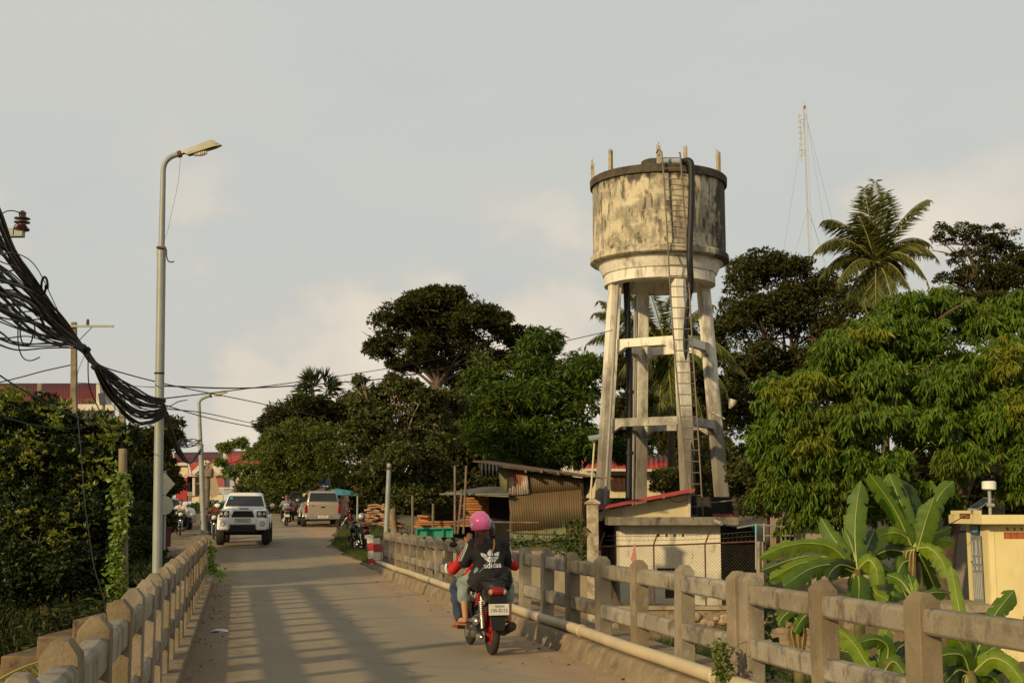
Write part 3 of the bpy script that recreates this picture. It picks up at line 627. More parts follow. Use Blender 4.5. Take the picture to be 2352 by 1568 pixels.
# ================================================================ cables
bundle = thing('cable_bundle', P(372, 930, 22), 'thick tangled bundle of black cables hanging from upper left onto the near lamp', 'cables')
rnd = random.Random(5)
def cab(pts, r, name='cable', par=None, n=6, m=None): return MB().tube(spline(pts, 6), r, n).build(name, m or M_cable, par or bundle, world=True, smooth=60)
J = (199, 806)
tops = [(-70, 370, .026), (-75, 392, .024), (-70, 420, .022), (-60, 440, .02)]
for i_, (x, y, r_) in enumerate(tops):      # the heavy main strands
    cab([P(x, y, 8.5), P(-5+i_*-3, 478+i_*24, 10), P(30-i_*2, 570+i_*12, 11.5), P(75-i_*3, 640+i_*7, 13), P(112-i_*3, 700+i_*6, 14.2), P(146-i_*3, 748+i_*5, 15.3), P(172-i_*2, 776+i_*5, 16), P(200+i_*2, 812+i_*4, 17), P(235, 868+i_*6, 18.3), P(275, 905+i_*10, 19.6), P(322, 930+i_*14, 21), P(378, 934+i_*6, 21.85)], r_*.8)
for i_ in range(38):
    f = rnd.random()**.9; y0 = 545+f*245+rnd.uniform(-8, 8); r_ = rnd.choice([.005, .006, .007, .008, .011, .015])
    mx = 60+rnd.uniform(-20, 20); my = y0+(J[1]-y0)*(.30+rnd.uniform(-.22, .12))
    s = rnd.uniform(-1, 1); low = rnd.random(); q = rnd.uniform(-5, 5)
    up = P(255+rnd.uniform(-8, 8), 860+low*56+rnd.uniform(-5, 5), 18.8); mid = P(305+rnd.uniform(-8, 8), 892+low*82+rnd.uniform(-5, 5), 20.5)
    e = P(376+rnd.uniform(-4, 4), 915+low*44, 21.8)
    cab([P(-60, y0-40+f*10, 9.2), P(0, y0, 10+rnd.random()), P(mx, my+rnd.uniform(-16, 16), 12+rnd.random()), P(128+rnd.uniform(-14, 14), my+(J[1]-my)*.55+rnd.uniform(-14, 12), 14), P(J[0]-14, J[1]-6+q*1.6-8*(1-f), 16), P(J[0]+8, J[1]+16+q*2, 17), up, mid, P(345, 910+low*68+rnd.uniform(-4, 4), 21.3), e], r_)
for i_ in range(11):     # beyond the lamp the bundle falls away to the next one
    a = rnd.uniform(-1, 1); sx = 5*a
    cab([P(376, 928+rnd.uniform(0, 26), 21.8), P(386+sx*.4, 960+rnd.uniform(-8, 14), 23.5), P(396+sx, 1000, 28), P(410+sx, 1035+rnd.uniform(-6, 6), 35), P(432+sx*.7, 1062, 43), P(446+sx*.5, 1052+rnd.uniform(-6, 6), 50), P(461, 1030+rnd.uniform(-3, 14), 56.8)], rnd.uniform(.015, .03))
for i_ in range(9): cab([P(401, 1018+rnd.uniform(-3, 3), 36), P(425, 1016+rnd.uniform(-10, 12), 43), P(446, 1016+rnd.uniform(-8, 10), 50), P(461, 1013+rnd.uniform(-6, 8), 56.8)], .014)
def loop(c, w, h, d, r=.007, a0=0):
    c = Vector(c); pts = [P(c.x+w*math.cos(a0+t/12*2*math.pi*1.08)+t*.4, c.y+h*math.sin(a0+t/12*2*math.pi*1.08), d) for t in range(13)]; cab(pts, r, 'loop')
loop((99, 655, 0), 6, 19, 13, .012); loop((60, 800-40, 0), 16, 34, 12.5, .007); loop((66, 725, 0), 30, 10, 12, .006, 1)
cab([P(48, 690, 12.5), P(42, 740, 12.5), P(42, 790, 12.5), P(52, 820, 12.5), P(70, 828, 12.5), P(92, 820, 12.5)], .006, 'loose_end')
cab([P(378, 936, 21.7), P(395, 930, 21.6), P(410, 922, 21.6), P(430, 918, 21.6)], .008, 'loose_end')
for yy in (806, 842): 
    c = P(J[0]+(yy-806)*.5, yy-2, 16.3); MB().tube([c-Vector((.012, 0, -.012)), c+Vector((.02, 0, -.02))], .05, 10).build('tie', M_cable, bundle, world=True)
# the droppers and long wires, each a thing of its own
def wire(pts, r, label, nm='overhead_wire', cat='wire'):
    t = thing(nm, pts[0], label, cat, 'thin wires strung over the road'); MB().tube(spline(pts, 8), r, 5).build('strand', M_cable, t, world=True, smooth=60); return t
wire([P(196, 812, 16.2), P(180, 850, 16), P(174, 890, 14.5), P(177, 947, 12), P(184, 1014, 10), P(194, 1142, 8.6), P(206, 1234, 8), P(217, 1303, 7.6), P(237, 1371, 7.3), P(248, 1436, 7.1)], .0035, 'black cable drooping from the bundle down to the left railing')
wire([P(202, 818, 16.4), P(204, 880, 17), P(218, 920, 18), P(246, 975, 20), P(262, 1010, 22)], .008, 'short black cable dangling from the bundle into the bush')
wire([P(-40, 830, 11), P(0, 862, 12), P(60, 900, 13), P(128, 937, 15), P(190, 962, 17), P(238, 978, 18.5), P(294, 987, 20), P(350, 975, 21.6)], .008, 'single black wire sagging low across the left bush')
wire([P(-40, 930, 12), P(20, 960, 13), P(90, 978, 15), P(170, 983, 17), P(250, 966, 19), P(300, 952, 21)], .006, 'lowest thin wire hanging across the left bush')
wire([P(373, 886, 22), P(560, 891, 26), P(750, 880, 31), P(930, 862, 36), P(1171, 812, 42), P(1408, 758, 46.3)], .014, 'dark wire running from the near lamp to the tower leg')
wire([P(375, 915, 22), P(560, 893, 30), P(746, 868, 38), P(934, 838, 46), P(1170, 790, 56)], .012, 'faint wire rising right from the near lamp')
wire([P(214, 832, 17.2), P(270, 853, 20), P(400, 886, 24), P(588, 924, 31), P(740, 958, 38), P(760, 963, 39)], .011, 'wire slanting down across the sky into the roadside trees')
wire([P(378, 930, 22), P(480, 960, 27), P(601, 985, 32), P(735, 1016, 39)], .011, 'pale wire slanting down in front of the yellow-green tree')
wire([P(380, 938, 22), P(480, 950, 30), P(588, 973, 42), P(700, 990, 55)], .011, 'faint level wire above the red roofs')
wire([P(-60, 892, 62), P(40, 868, 62), P(100, 852, 62), P(163, 838, 62)], .03, 'thin wire tied to the far utility pole')
wire([P(174, 878, 60), P(300, 886, 50), P(373, 890, 30)], .012, 'wire from the far utility pole to the near lamp')
# crossarm with an insulator of a pole standing outside the picture
up = P(-150, 520, 11.5)
t = thing('utility_pole', (up.x, up.y, -2.5), 'steel crossarm end with a brown insulator at the upper left edge', 'utility pole')
MB().beam((up.x, up.y, -2.5), (up.x, up.y, 6.5), .3, .26, up=(0, 1, 0), w1=.2, h1=.16).build('shaft', M_conc, t, world=True)
MB().beam(P(-150, 536, 11.3), P(55, 535, 11.3), .07, .075).build('crossarm', M_galv, t, world=True, bevel=.004)
M_ceram = mat('brown ceramic', (.07, .02, .012), (.04, .012, .01), 5, .2, spec=.6)
c = P(50, 525, 11.3); k = .0038
MB().lathe([(10*k, 0), (17*k, 1*k), (18*k, 4*k), (9*k, 14*k), (9*k, 17*k), (18*k, 19*k), (18*k, 21*k), (9*k, 24*k), (9*k, 26*k), (18*k, 28*k), (18*k, 30*k), (8*k, 34*k), (8*k, 37*k), (9*k, 43*k), (3*k, 48*k)], c-Vector((0, 0, .02)), 20).build('insulator', M_ceram, t, world=True, smooth=40)
mb = MB(); mb.tube(spline([P(5, 490, 11), P(20, 484, 11.1), P(38, 486, 11.2), P(50, 493, 11.3)], 5), .005, 5); mb.tube(spline([P(30, 540, 11.2), P(33, 520, 11.2), P(42, 512, 11.2)], 5), .005, 5); mb.build('jumper_wire', M_cable, t, world=True)
# ================================================================ buildings on the right bank
def C3(x, y): return ((600+x/2.352)/1.7415, (1650+y/2.352)/1.7415)       # crop -> picture places
def C6(x, y): return ((1400+x/2.24)/1.7415, (1750+y/2.24)/1.7415)
def CB(x, y): return ((2200+x/2.352)/1.7415, (1850+y/2.352)/1.7415)
def CD(x, y): return ((3000+x/1.684)/1.7415, (1800+y/1.684)/1.7415)
def CS(x, y): return ((1850+x/3.647)/1.7415, (1820+y/3.647)/1.7415)
def CH(x, y): return ((640+x/5.113)/1.7415, (1700+y/5.113)/1.7415)
def CT(x, y): return ((3450+x/2.613)/1.7415, (1900+y/2.613)/1.7415)
def face(pts, d, m, name, parent, th=.06, back=True):
    """flat panel of real thickness, outline given as picture places at depth d"""
    q = [P(a, b, d) for a, b in pts]; n_ = len(q); w = [v+Vector((0, th, 0)) for v in q]
    return MB().add(q+w, [tuple(range(n_)), tuple(range(2*n_-1, n_-1, -1))]+[(i, (i+1) % n_, (i+1) % n_+n_, i+n_)[::-1] for i in range(n_)]).build(name, m, parent, world=True)
def corr(pts, d, m, name, parent, pitch=.076, amp=.012, n=None):
    """corrugated sheet filling the quad TL,TR,BR,BL (picture places); ribs run from top to bottom"""
    tl, tr, br, bl = [P(a, b, dd) for (a, b), dd in zip(pts, d if isinstance(d, (list, tuple)) else [d]*4)]
    L = max((tr-tl).length, (br-bl).length); k = max(4, int(L/pitch*4)); nrm = (tr-tl).cross(bl-tl).normalized()
    vs = []
    for i_ in range(k+1):
        o_ = nrm*amp*math.sin(i_*math.pi/2)
        vs += [tl.lerp(tr, i_/k)+o_, bl.lerp(br, i_/k)+o_]
    o = MB().add(vs, [(2*i_, 2*i_+2, 2*i_+3, 2*i_+1) for i_ in range(k)]).build(name, m, parent, world=True, smooth=180, rec=False)
    md = o.modifiers.new('solid', 'SOLIDIFY'); md.thickness = .004
    return o
M_tin = mat('olive brown corrugated iron', (.145, .095, .042), (.105, .075, .035), 1.3, .7, .15, 30, stains=[((.055, .10, .05), 1.0, (1, 1, .7), .52, .70, .75), ((.20, .08, .03), 3, (1, 1, .3), .56, .7, .6), ((.07, .045, .025), 6, (3, 1, .2), .5, .7, .5)])
M_tingr = mat('green tinted corrugated iron', (.20, .20, .09), (.13, .15, .07), 2, .7, .15, 30, stains=[((.13, .06, .03), 2, (2, 1, .4), .5, .66, .7), ((.30, .27, .15), 4, (3, 1, .3), .56, .7, .5)])
M_tinru = mat('rusty pale corrugated iron', (.50, .44, .36), (.40, .34, .27), 3, .7, .15, 30, stains=[((.22, .06, .02), 1.9, (1.3, 1, .55), .47, .56, .95), ((.30, .11, .04), 6, (2, 1, .4), .55, .66, .7)])
M_roofold = mat('rusty grey roofing', (.13, .08, .055), (.09, .065, .05), 3, .8, .2, 30)
M_tarp = mat('blue grey tarpaulin', (.16, .17, .17), (.11, .12, .125), 1.5, .7)
shack = thing('shack', P(1260, 1256, 42), 'corrugated iron shack with a rust-stained patch and sloping roof', 'shack')
SH = lambda *a: [CS(*q) for q in a]
corr(SH((930, 245), (1745, 330), (1752, 500), (975, 570)), 42.02, M_tin, 'upper_wall', shack)
corr(SH((672, 590), (1735, 500), (1760, 1030), (715, 1115)), 41.97, M_tin, 'front_wall', shack)
corr(SH((675, 220), (935, 240), (978, 562), (676, 590)), 41.90, M_tinru, 'rusty_patch', shack)
corr(SH((740, 1120), (1515, 1055), (1515, 1345), (760, 1345)), 42.0, M_tingr, 'lower_wall', shack)
corr(SH((1515, 1055), (1790, 1020), (1800, 1330), (1515, 1345)), 42.05, M_rust, 'lower_wall', shack)
corr(SH((520, 170), (672, 215), (676, 600), (560, 520)), [44, 42.1, 42.1, 44], M_tingr, 'side_wall', shack)
corr(SH((1755, 330), (1800, 330), (1800, 1040), (1762, 1030)), [42, 45, 45, 42], M_tin, 'side_wall', shack)
r0, r1, r2, r3 = P(*CS(150, 75), 41.4), P(*CS(2050, 325), 41.4), P(*CS(1900, 290), 46), P(*CS(420, 80), 46)
mb = MB(); mb.add([r0, r1, r2, r3, r0-Vector((0, 0, .05)), r1-Vector((0, 0, .05)), r2-Vector((0, 0, .05)), r3-Vector((0, 0, .05))], [(0, 1, 2, 3), (7, 6, 5, 4), (0, 4, 5, 1), (1, 5, 6, 2), (2, 6, 7, 3), (3, 7, 4, 0)]); mb.build('roof', M_roofold, shack, world=True)
MB().beam(P(*CS(530, 150), 41.5), P(*CS(1820, 305), 41.5), .1, .09).build('roof_beam', M_wood, shack, world=True)
MB().beam(P(*CS(1800, 295), 41.3), P(*CS(2188, 340), 41.3), .05, .05).build('roof_pole', M_wood, shack, world=True)
for x_, y_ in ((920, 232), (1150, 232), (1395, 262)): MB().beam(P(*CS(x_, y_), 41.2), P(*CS(x_, y_), 42.0), .07, .09).build('rafter_end', M_wood, shack, world=True)
MB().beam(P(*CS(700, 1285), 41.9), P(*CS(1650, 1205), 41.9), .06, .06).build('batten', M_wood, shack, world=True)
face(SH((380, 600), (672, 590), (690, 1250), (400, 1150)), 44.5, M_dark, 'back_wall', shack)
M_drape = mat('black plastic sheet', (.03, .03, .032), (.06, .055, .05), 4, .5, .6, 8)
mb = MB(); vs = []
for i_ in range(25):
    f = i_/24; a = P(*CS(245+290*f, 100+40*f), 41.3+.12*math.sin(i_*1.4)); b = P(*CS(260+270*f, 330+20*math.sin(i_*.9)-60*abs(f-.45)), 41.35+.14*math.sin(i_*1.4+.4)); vs += [a, a.lerp(b, .5)+Vector((0, -.08, 0)), b]
mb.add(vs, [(3*i_+k, 3*i_+3+k, 3*i_+4+k, 3*i_+1+k) for i_ in range(24) for k in (0, 1)]); o = mb.build('plastic_drape', M_drape, shack, world=True, smooth=180); o.modifiers.new('s', 'SOLIDIFY').thickness = .01
# open lumber shed beside it
shed = thing('lumber_shed', P(1030, 1230, 43), 'open lumber shed with a grey tarp awning and thin crooked posts', 'shed')
aw = [P(*C6(800, 500), 43), P(*C6(1425, 500), 41.6), P(*C6(1420, 440), 44.5), P(*C6(1180, 438), 46)]
mb = MB(); mb.add(aw+[v-Vector((0, 0, .04)) for v in aw], [(0, 1, 2, 3), (7, 6, 5, 4), (0, 4, 5, 1), (1, 5, 6, 2), (2, 6, 7, 3), (3, 7, 4, 0)]); mb.build('awning', M_tarp, shed, world=True)
MB().beam(P(*C6(860, 495), 42.9), P(*C6(1425, 520), 41.7), .07, .08).build('beam', M_wood, shed, world=True)
for a, b in (((940, 250), (940, 860)), ((1003, 460), (965, 860)), ((1043, 250), (1016, 860)), ((745, 590), (742, 850)), ((560, 520), (560, 860))): MB().tube([P(*C6(*a), 42), P(*C6(*b), 42)], .038, 8).build('post', M_wood, shed, world=True)
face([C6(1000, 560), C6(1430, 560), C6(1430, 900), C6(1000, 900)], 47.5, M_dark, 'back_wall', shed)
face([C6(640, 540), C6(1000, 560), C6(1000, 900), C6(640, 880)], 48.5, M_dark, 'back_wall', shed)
rail_ = thing('long_pole', P(1330, 1204, 41.2), 'long thin pale pole lying level in front of the lumber shed', 'pole'); MB().tube([P(*C6(930, 750), 41.3), P(*C6(1300, 755), 41.2), P(*C6(1693, 760), 41.1)], .025, 8).build('shaft', M_wood, rail_, world=True)
M_pl = mat('fresh orange timber', (.46, .20, .065), (.36, .15, .05), 2.2, .8, .3, 30, stains=[((.18, .08, .03), 3, (1, 1, 4), .55, .7, .6)])
def lumber(x0, x1, y0, y1, d, rows_, label, seed, gap=.25, skew=0, m=M_pl, nm='timber_stack', curve=0):
    """a stack of planks between picture places"""
    rr_ = random.Random(seed); t = thing(nm, P((x0+x1)/2, y1, d), label, 'timber stack', 'stacks of sawn orange timber')
    for k in range(rows_):
        f = k/rows_; ya = y0+(y1-y0)*f; yb = y0+(y1-y0)*(f+(1-gap)/rows_)
        xa, xb = x0+rr_.uniform(-3, 3), x1+rr_.uniform(-3, 3)
        a, b = P(xa, (ya+yb)/2, d+rr_.uniform(-.2, .1)), P(xb, (ya+yb)/2+skew, d+rr_.uniform(-.2, .1)); h = (P(xa, ya, d)-P(xa, yb, d)).length
        mid = a.lerp(b, .5)+Vector((0, 0, curve)); mb = MB()
        mb.beam(a, mid, .9, h); mb.beam(mid, b, .9, h); mb.build('plank', m, t, world=True)
    return t
c = lambda x, y: C6(x, y)
a0, a1 = c(945, 540), c(1260, 790)
lumber(c(930, 0)[0], c(1258, 0)[0], c(0, 535)[1], c(0, 720)[1], 45.5, 8, 'high stack of orange planks under the grey awning', 1)
lumber(c(960, 0)[0], c(1130, 0)[0], c(0, 720)[1], c(0, 800)[1], 45.3, 3, 'short orange plank ends behind the crooked posts', 2)
lumber(c(600, 0)[0], c(930, 0)[0], c(0, 745)[1], c(0, 805)[1], 43.5, 3, 'low pile of orange planks behind the green cart', 3)
lumber(c(640, 0)[0], c(740, 0)[0], c(0, 690)[1], c(0, 745)[1], 43.7, 3, 'small crossed pile of orange boards left of the dark shed bay', 4, skew=3)
M_pk = mat('pinkish timber stickers', (.42, .25, .15), (.33, .19, .11), 3, .8, .3, 30, stains=[((.10, .05, .03), 8, (1, 1, 5), .55, .66, .7)])
lumber(c(160, 0)[0], c(300, 0)[0], c(0, 600)[1], c(0, 790)[1], 55, 9, 'stickered stack of pale sawn boards behind the parked motorbike', 5, gap=.35, skew=2, m=M_pk, curve=.06)
lumber(c(305, 0)[0], c(400, 0)[0], c(0, 590)[1], c(0, 720)[1], 53, 6, 'shorter stickered board stack right behind the bare grey pole', 6, gap=.35, skew=4, m=M_pk)
lumber(c(345, 0)[0], c(440, 0)[0], c(0, 735)[1], c(0, 800)[1], 50, 4, 'low board pile behind the end of the right railing', 9, gap=.3, skew=5, m=M_pk)
# green cart
M_green = mat('chipped green paint', (.03, .27, .17), (.025, .21, .14), 5, .6, .3, 40, stains=[((.20, .13, .08), 6, None, .62, .70, .8), ((.08, .4, .28), 3, None, .55, .7, .4)])
cart = thing('cart', P(*C6(755, 890), 40.6), 'chipped green wooden cart body behind the right railing', 'cart')
face([C6(590, 812), C6(922, 808), C6(922, 893), C6(590, 888)], 40.6, M_green, 'side_panel', cart, th=.05)
for x_ in (597, 695, 830, 915): face([C6(x_-8, 806), C6(x_+8, 806), C6(x_+8, 892), C6(x_-8, 892)], 40.52, M_green, 'stake', cart, th=.07)
face([C6(588, 806), C6(924, 800), C6(924, 814), C6(588, 820)], 40.46, M_green, 'top_rail', cart, th=.06)
mb = MB(); a = P(*C6(590, 885), 40.66); b = P(*C6(922, 885), 42.2); mb.bb((a.x, a.y, a.z), (b.x, b.y, a.z+.05)); mb.build('bed', M_wood, cart, world=True)
face([C6(590, 815), C6(922, 815), C6(922, 890), C6(590, 890)], 42.25, M_green, 'side_panel', cart, th=.05)
for x_ in (660, 860): p_ = P(*C6(x_, 940), 41.4); MB().tube([p_-Vector((0, .6, 0)), p_+Vector((0, .6, 0))], .28, 18).build('wheel', M_black, cart, world=True, smooth=40)
# retaining wall along the bank
M_stone = mat('rubble stone masonry', (.30, .22, .13), (.20, .15, .09), 3, .95, 1, 6, stains=[((.05, .04, .03), 3.5, None, .52, .60, .8), ((.38, .30, .19), 1.2, None, .5, .65, .6), ((.34, .20, .12), 5, None, .6, .66, .7)])
M_rend = mat('beige cement render', (.36, .30, .20), (.28, .235, .16), 1.4, .9, .4, 30, stains=[((.12, .10, .075), 2, (1, 1, .5), .55, .7, .7)])
wl = thing('retaining_wall', (2.0, 39.2, -2), 'long stone retaining wall of the creek bank below the shack', 'wall')
mb = MB(); mb.bb((-3.2, 39.0, -3.2), (2.62, 39.5, .52)); mb.build('rendered_wall', M_rend, wl, world=True, bevel=.02)
mb = MB(); mb.bb((2.62, 39.05, -3.2), (11.5, 39.5, -1.12)); mb.build('stone_wall', M_stone, wl, world=True, bevel=.02)
mb = MB(); rr_ = random.Random(3)
for k in range(150):
    x_ = rr_.uniform(-3.0, 11.3); zt_ = .1 if x_ < 2.6 else -1.25; z_ = rr_.uniform(-2.6, zt_ if x_ > 2.6 else -1.0); s = rr_.uniform(.10, .26)
    mb.ell((x_, 39.0, z_), (s, .10, s*.7), 7, 5)
mb.build('stones', mat('creek stone', (.36, .27, .18), (.24, .19, .13), 1.1, .95, .6, 15, lohi=(.45, .55)), wl, world=True)
MB().bb((2.6, 38.98, -1.18), (11.5, 39.5, -1.08)).build('coping', M_rend, wl, world=True)
# gate pillar with a solar lamp pole
pil = thing('gate_pillar', P(1361, 1400, 39.0), 'tall peeling concrete pillar with a pyramid cap beside the shack', 'pillar')
M_peel = mat('peeling cement pillar', (.46, .40, .30), (.30, .23, .15), 3, .95, .5, 30, lohi=(.44, .56), stains=[((.10, .075, .05), 3, (1, 1, .6), .55, .65, .7)])
c = P(1361, 1200, 38.8); w = .34
MB().bb((c.x-w/2, c.y-w/2, -3), (c.x+w/2, c.y+w/2, P(0, 1157, 38.8).z)).build('shaft', M_peel, pil, world=True, bevel=.02)
zc = P(0, 1157, 38.8).z; MB().add([(c.x-.22, c.y-.22, zc), (c.x+.22, c.y-.22, zc), (c.x+.22, c.y+.22, zc), (c.x-.22, c.y+.22, zc), (c.x-.22, c.y-.22, zc+.05), (c.x+.22, c.y-.22, zc+.05), (c.x+.22, c.y+.22, zc+.05), (c.x-.22, c.y+.22, zc+.05), (c.x, c.y, zc+.20)], [(3, 2, 1, 0), (0, 1, 5, 4), (1, 2, 6, 5), (2, 3, 7, 6), (3, 0, 4, 7), (4, 5, 8), (5, 6, 8), (6, 7, 8), (7, 4, 8)]).build('cap', M_peel, pil, world=True)
M_panel = mat('solar panel glass', (.03, .035, .06), (.04, .045, .07), 6, .2, spec=.6)
sl = thing('solar_lamp', (c.x, c.y, zc+.15), 'slim yellow pole with a small solar lamp on top of the peeling pillar', 'solar lamp')
M_ypole = mat('pale yellow paint', (.60, .55, .30), (.52, .47, .26), 3, .6)
MB().tube([P(1356, 1145, 38.8), P(1366, 1008, 38.8)], .028, 8).build('pole', M_ypole, sl, world=True, smooth=60)
MB().beam(P(1352, 1006, 38.7), P(1381, 1002, 38.7), .5, .05, up=(0, -.25, 1)).build('panel', M_galv, sl, world=True); MB().box(P(1367, 1008, 38.7), (.16, .2, .09)).build('lamp_head', M_white, sl, world=True)
dish = thing('satellite_dish', P(1345, 1130, 42.5), 'small grey satellite dish leaning beside the shack roof', 'satellite dish')
cd = P(1345, 1113, 42.6); Mx = Matrix.Rotation(R(-60), 3, 'Z') @ Matrix.Rotation(R(62), 3, 'X')
MB().ell(cd, (.48, .48, .1), 22, 5, M=Mx, z0=-1, z1=0).build('reflector', M_galv, dish, world=True, smooth=60); MB().tube([P(1350, 1132, 42.4), P(1368, 1098, 41.9)], .015, 6).build('feed_arm', M_galv, dish, world=True)
# red lean-to roof with cream gable
M_redroof = mat('red metal roofing', (.36, .055, .05), (.30, .045, .042), 1.5, .55, .1, 30, stains=[((.45, .14, .12), 2, (1, 3, 1), .5, .7, .4)])
M_cream = mat('cream wall paint', (.64, .55, .34), (.56, .48, .30), 1.2, .85, .15, 30, stains=[((.30, .24, .15), 1.6, (1, 1, .5), .56, .70, .5)])
lt = thing('outbuilding', P(1480, 1195, 44), 'cream outbuilding with a red single-slope metal roof', 'outbuilding')
face([CB(455, 462), CB(1320, 290), CB(1320, 528), CB(455, 548)], 43.6, M_cream, 'gable_wall', lt, th=.15)
face([CB(1297, 300), CB(1322, 294), CB(1322, 530), CB(1297, 530)], 43.5, M_white, 'corner_post', lt, th=.1)
g0, g1 = P(*CB(445, 425), 42.9), P(*CB(1362, 250), 42.9); g2, g3 = g1+Vector((.1, 3.4, 0)), g0+Vector((.1, 3.4, 0)); dn = Vector((0, 0, .07))
MB().add([g0, g1, g2, g3, g0-dn, g1-dn, g2-dn, g3-dn], [(0, 1, 2, 3), (7, 6, 5, 4), (0, 4, 5, 1), (1, 5, 6, 2), (2, 6, 7, 3), (3, 7, 4, 0)]).build('roof', M_redroof, lt, world=True)
mb = MB()
for k in range(17): mb.beam(g0+Vector((.02, .1+.2*k, .02)), g1+Vector((.02, .1+.2*k, .02)), .03, .03)
mb.build('roof_rib', M_redroof, lt, world=True)
a = P(*CB(455, 548), 43.75); b = P(*CB(1318, 528), 43.8); MB().bb((a.x, 43.76, a.z-2), (a.x+.15, 46.5, a.z+.4)).build('side_wall', M_dark, lt, world=True); MB().bb((b.x-.25, 43.76, a.z-2), (b.x-.1, 46.3, P(*CB(1318, 300), 43.8).z-.1)).build('side_wall', M_cream, lt, world=True)  # left side wall coloured near-black to stand for the shaded gap
MB().tube(spline([P(*CB(1105, 325), 43.4), P(*CB(1150, 355), 43.4), P(*CB(1220, 368), 43.4), P(*CB(1285, 345), 43.4)], 5), .012, 5).build('hanging_wire', M_cable, lt, world=True)
# block building with the concrete slab roof
bb_ = thing('block_building', P(1540, 1375, 42), 'small white block building with four vent holes under a slab roof', 'building')
x0 = P(1423, 1200, 42).x; x1 = P(1654, 1200, 42).x; zt = P(0, 1206, 42).z; zb_ = -1.3
M_wblock = mat('limewashed block wall', (.76, .70, .55), (.66, .60, .46), .9, .9, .35, 25, stains=[((.30, .25, .18), 1.6, (1, 1, .8), .55, .7, .5), ((.16, .12, .08), 4, (1, 1, .35), .62, .72, .6)])
def wall_holes(x0, x1, z0, z1, y, th, holes, m, name, parent):
    """wall in the XZ plane with rectangular holes cut through"""
    xs_ = sorted({x0, x1, *[h[0] for h in holes], *[h[1] for h in holes]}); zs_ = sorted({z0, z1, *[h[2] for h in holes], *[h[3] for h in holes]})
    mb = MB()
    for i_ in range(len(xs_)-1):
        for j_ in range(len(zs_)-1):
            cx, cz = (xs_[i_]+xs_[i_+1])/2, (zs_[j_]+zs_[j_+1])/2
            if any(h[0] < cx < h[1] and h[2] < cz < h[3] for h in holes): continue
            A, C_ = (xs_[i_], zs_[j_]), (xs_[i_+1], zs_[j_+1])
            mb.add([(A[0], y, A[1]), (C_[0], y, A[1]), (C_[0], y, C_[1]), (A[0], y, C_[1])], [(0, 1, 2, 3)])
            for (ax, az, bx, bz, s) in ((A[0], A[1], A[0], C_[1], (-1, 0)), (C_[0], A[1], C_[0], C_[1], (1, 0)), (A[0], A[1], C_[0], A[1], (0, -1)), (A[0], C_[1], C_[0], C_[1], (0, 1))):
                mx_, mz_ = (ax+bx)/2+s[0]*.002, (az+bz)/2+s[1]*.002
                inside = x0 < mx_ < x1 and z0 < mz_ < z1 and not any(h[0] < mx_ < h[1] and h[2] < mz_ < h[3] for h in holes)
                if not inside: mb.add([(ax, y, az), (bx, y, bz), (bx, y+th, bz), (ax, y+th, az)], [(0, 1, 2, 3)])
    return mb.build(name, m, parent, world=True)
def px3(cx, d=42): return P(*CB(cx, 0), d).x
def pz3(cy, d=42): return P(1540, CB(0, cy)[1], d).z
holes = [(px3(x_-12), px3(x_+11), pz3(697), pz3(671)) for x_ in (1012, 1088, 1165, 1241)]+[(px3(1065), px3(1165), pz3(1275), pz3(1160)), (px3(990), px3(1165), pz3(1015), pz3(990))]
wall_holes(x0, x1, zb_, zt, 42, .18, holes, M_wblock, 'front_wall', bb_)
MB().bb((x0, 42.2, zb_), (x0+.18, 45.8, zt)).build('side_wall', M_wblock, bb_, world=True); MB().bb((x1-.18, 42.2, zb_), (x1, 45.8, zt)).build('side_wall', M_wblock, bb_, world=True)
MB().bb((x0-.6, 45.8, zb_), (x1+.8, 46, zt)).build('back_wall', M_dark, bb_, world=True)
M_slab = mat('mossy slab edge', (.24, .215, .165), (.15, .13, .10), 4, .95, .6, 20, stains=[((.05, .045, .035), 5, (1, 1, .3), .5, .62, .7)])
zs0, zs1 = P(0, 1206, 41.4).z, P(0, 1187, 41.4).z; MB().bb((P(*CB(545, 0), 41.4).x, 41.35, zs0), (P(*CB(1765, 0), 41.4).x, 46.2, zs1)).build('slab_roof', M_slab, bb_, world=True, bevel=.02)
MB().tube([P(*CB(1555, 548), 41.3), P(*CB(1615, 572), 40.9)], .06, 10).build('gutter_spout', M_galv, bb_, world=True)
soot = mat('soot and damp stain', (.20, .11, .05), (.12, .07, .04), 5, .95, .2, 20)
# dark lean-to behind on the right with a little red roof
dk = thing('dark_shed', P(1690, 1180, 46.5), 'dark timber shed with a tiny red roof right of the tower', 'shed')
face([CB(1325, 320), CB(1780, 320), CB(1780, 520), CB(1325, 520)], 47.4, mat('blackened boards', (.03, .027, .025), (.05, .045, .04), 3, .9, .4, 20), 'board_wall', dk, th=.1)
corr([CB(1520, 478), CB(1700, 480), CB(1745, 515), CB(1535, 515)], [47, 47, 46, 46], M_redroof, 'canopy', dk, pitch=.15, amp=.02)
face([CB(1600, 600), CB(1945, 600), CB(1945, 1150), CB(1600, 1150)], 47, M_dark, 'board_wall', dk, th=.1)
MB().tube([P(*CB(1325, 375), 46.8), P(*CB(1550, 372), 46.8), P(*CB(1780, 345), 46.8)], .02, 6).build('wire', M_galv, dk, world=True)
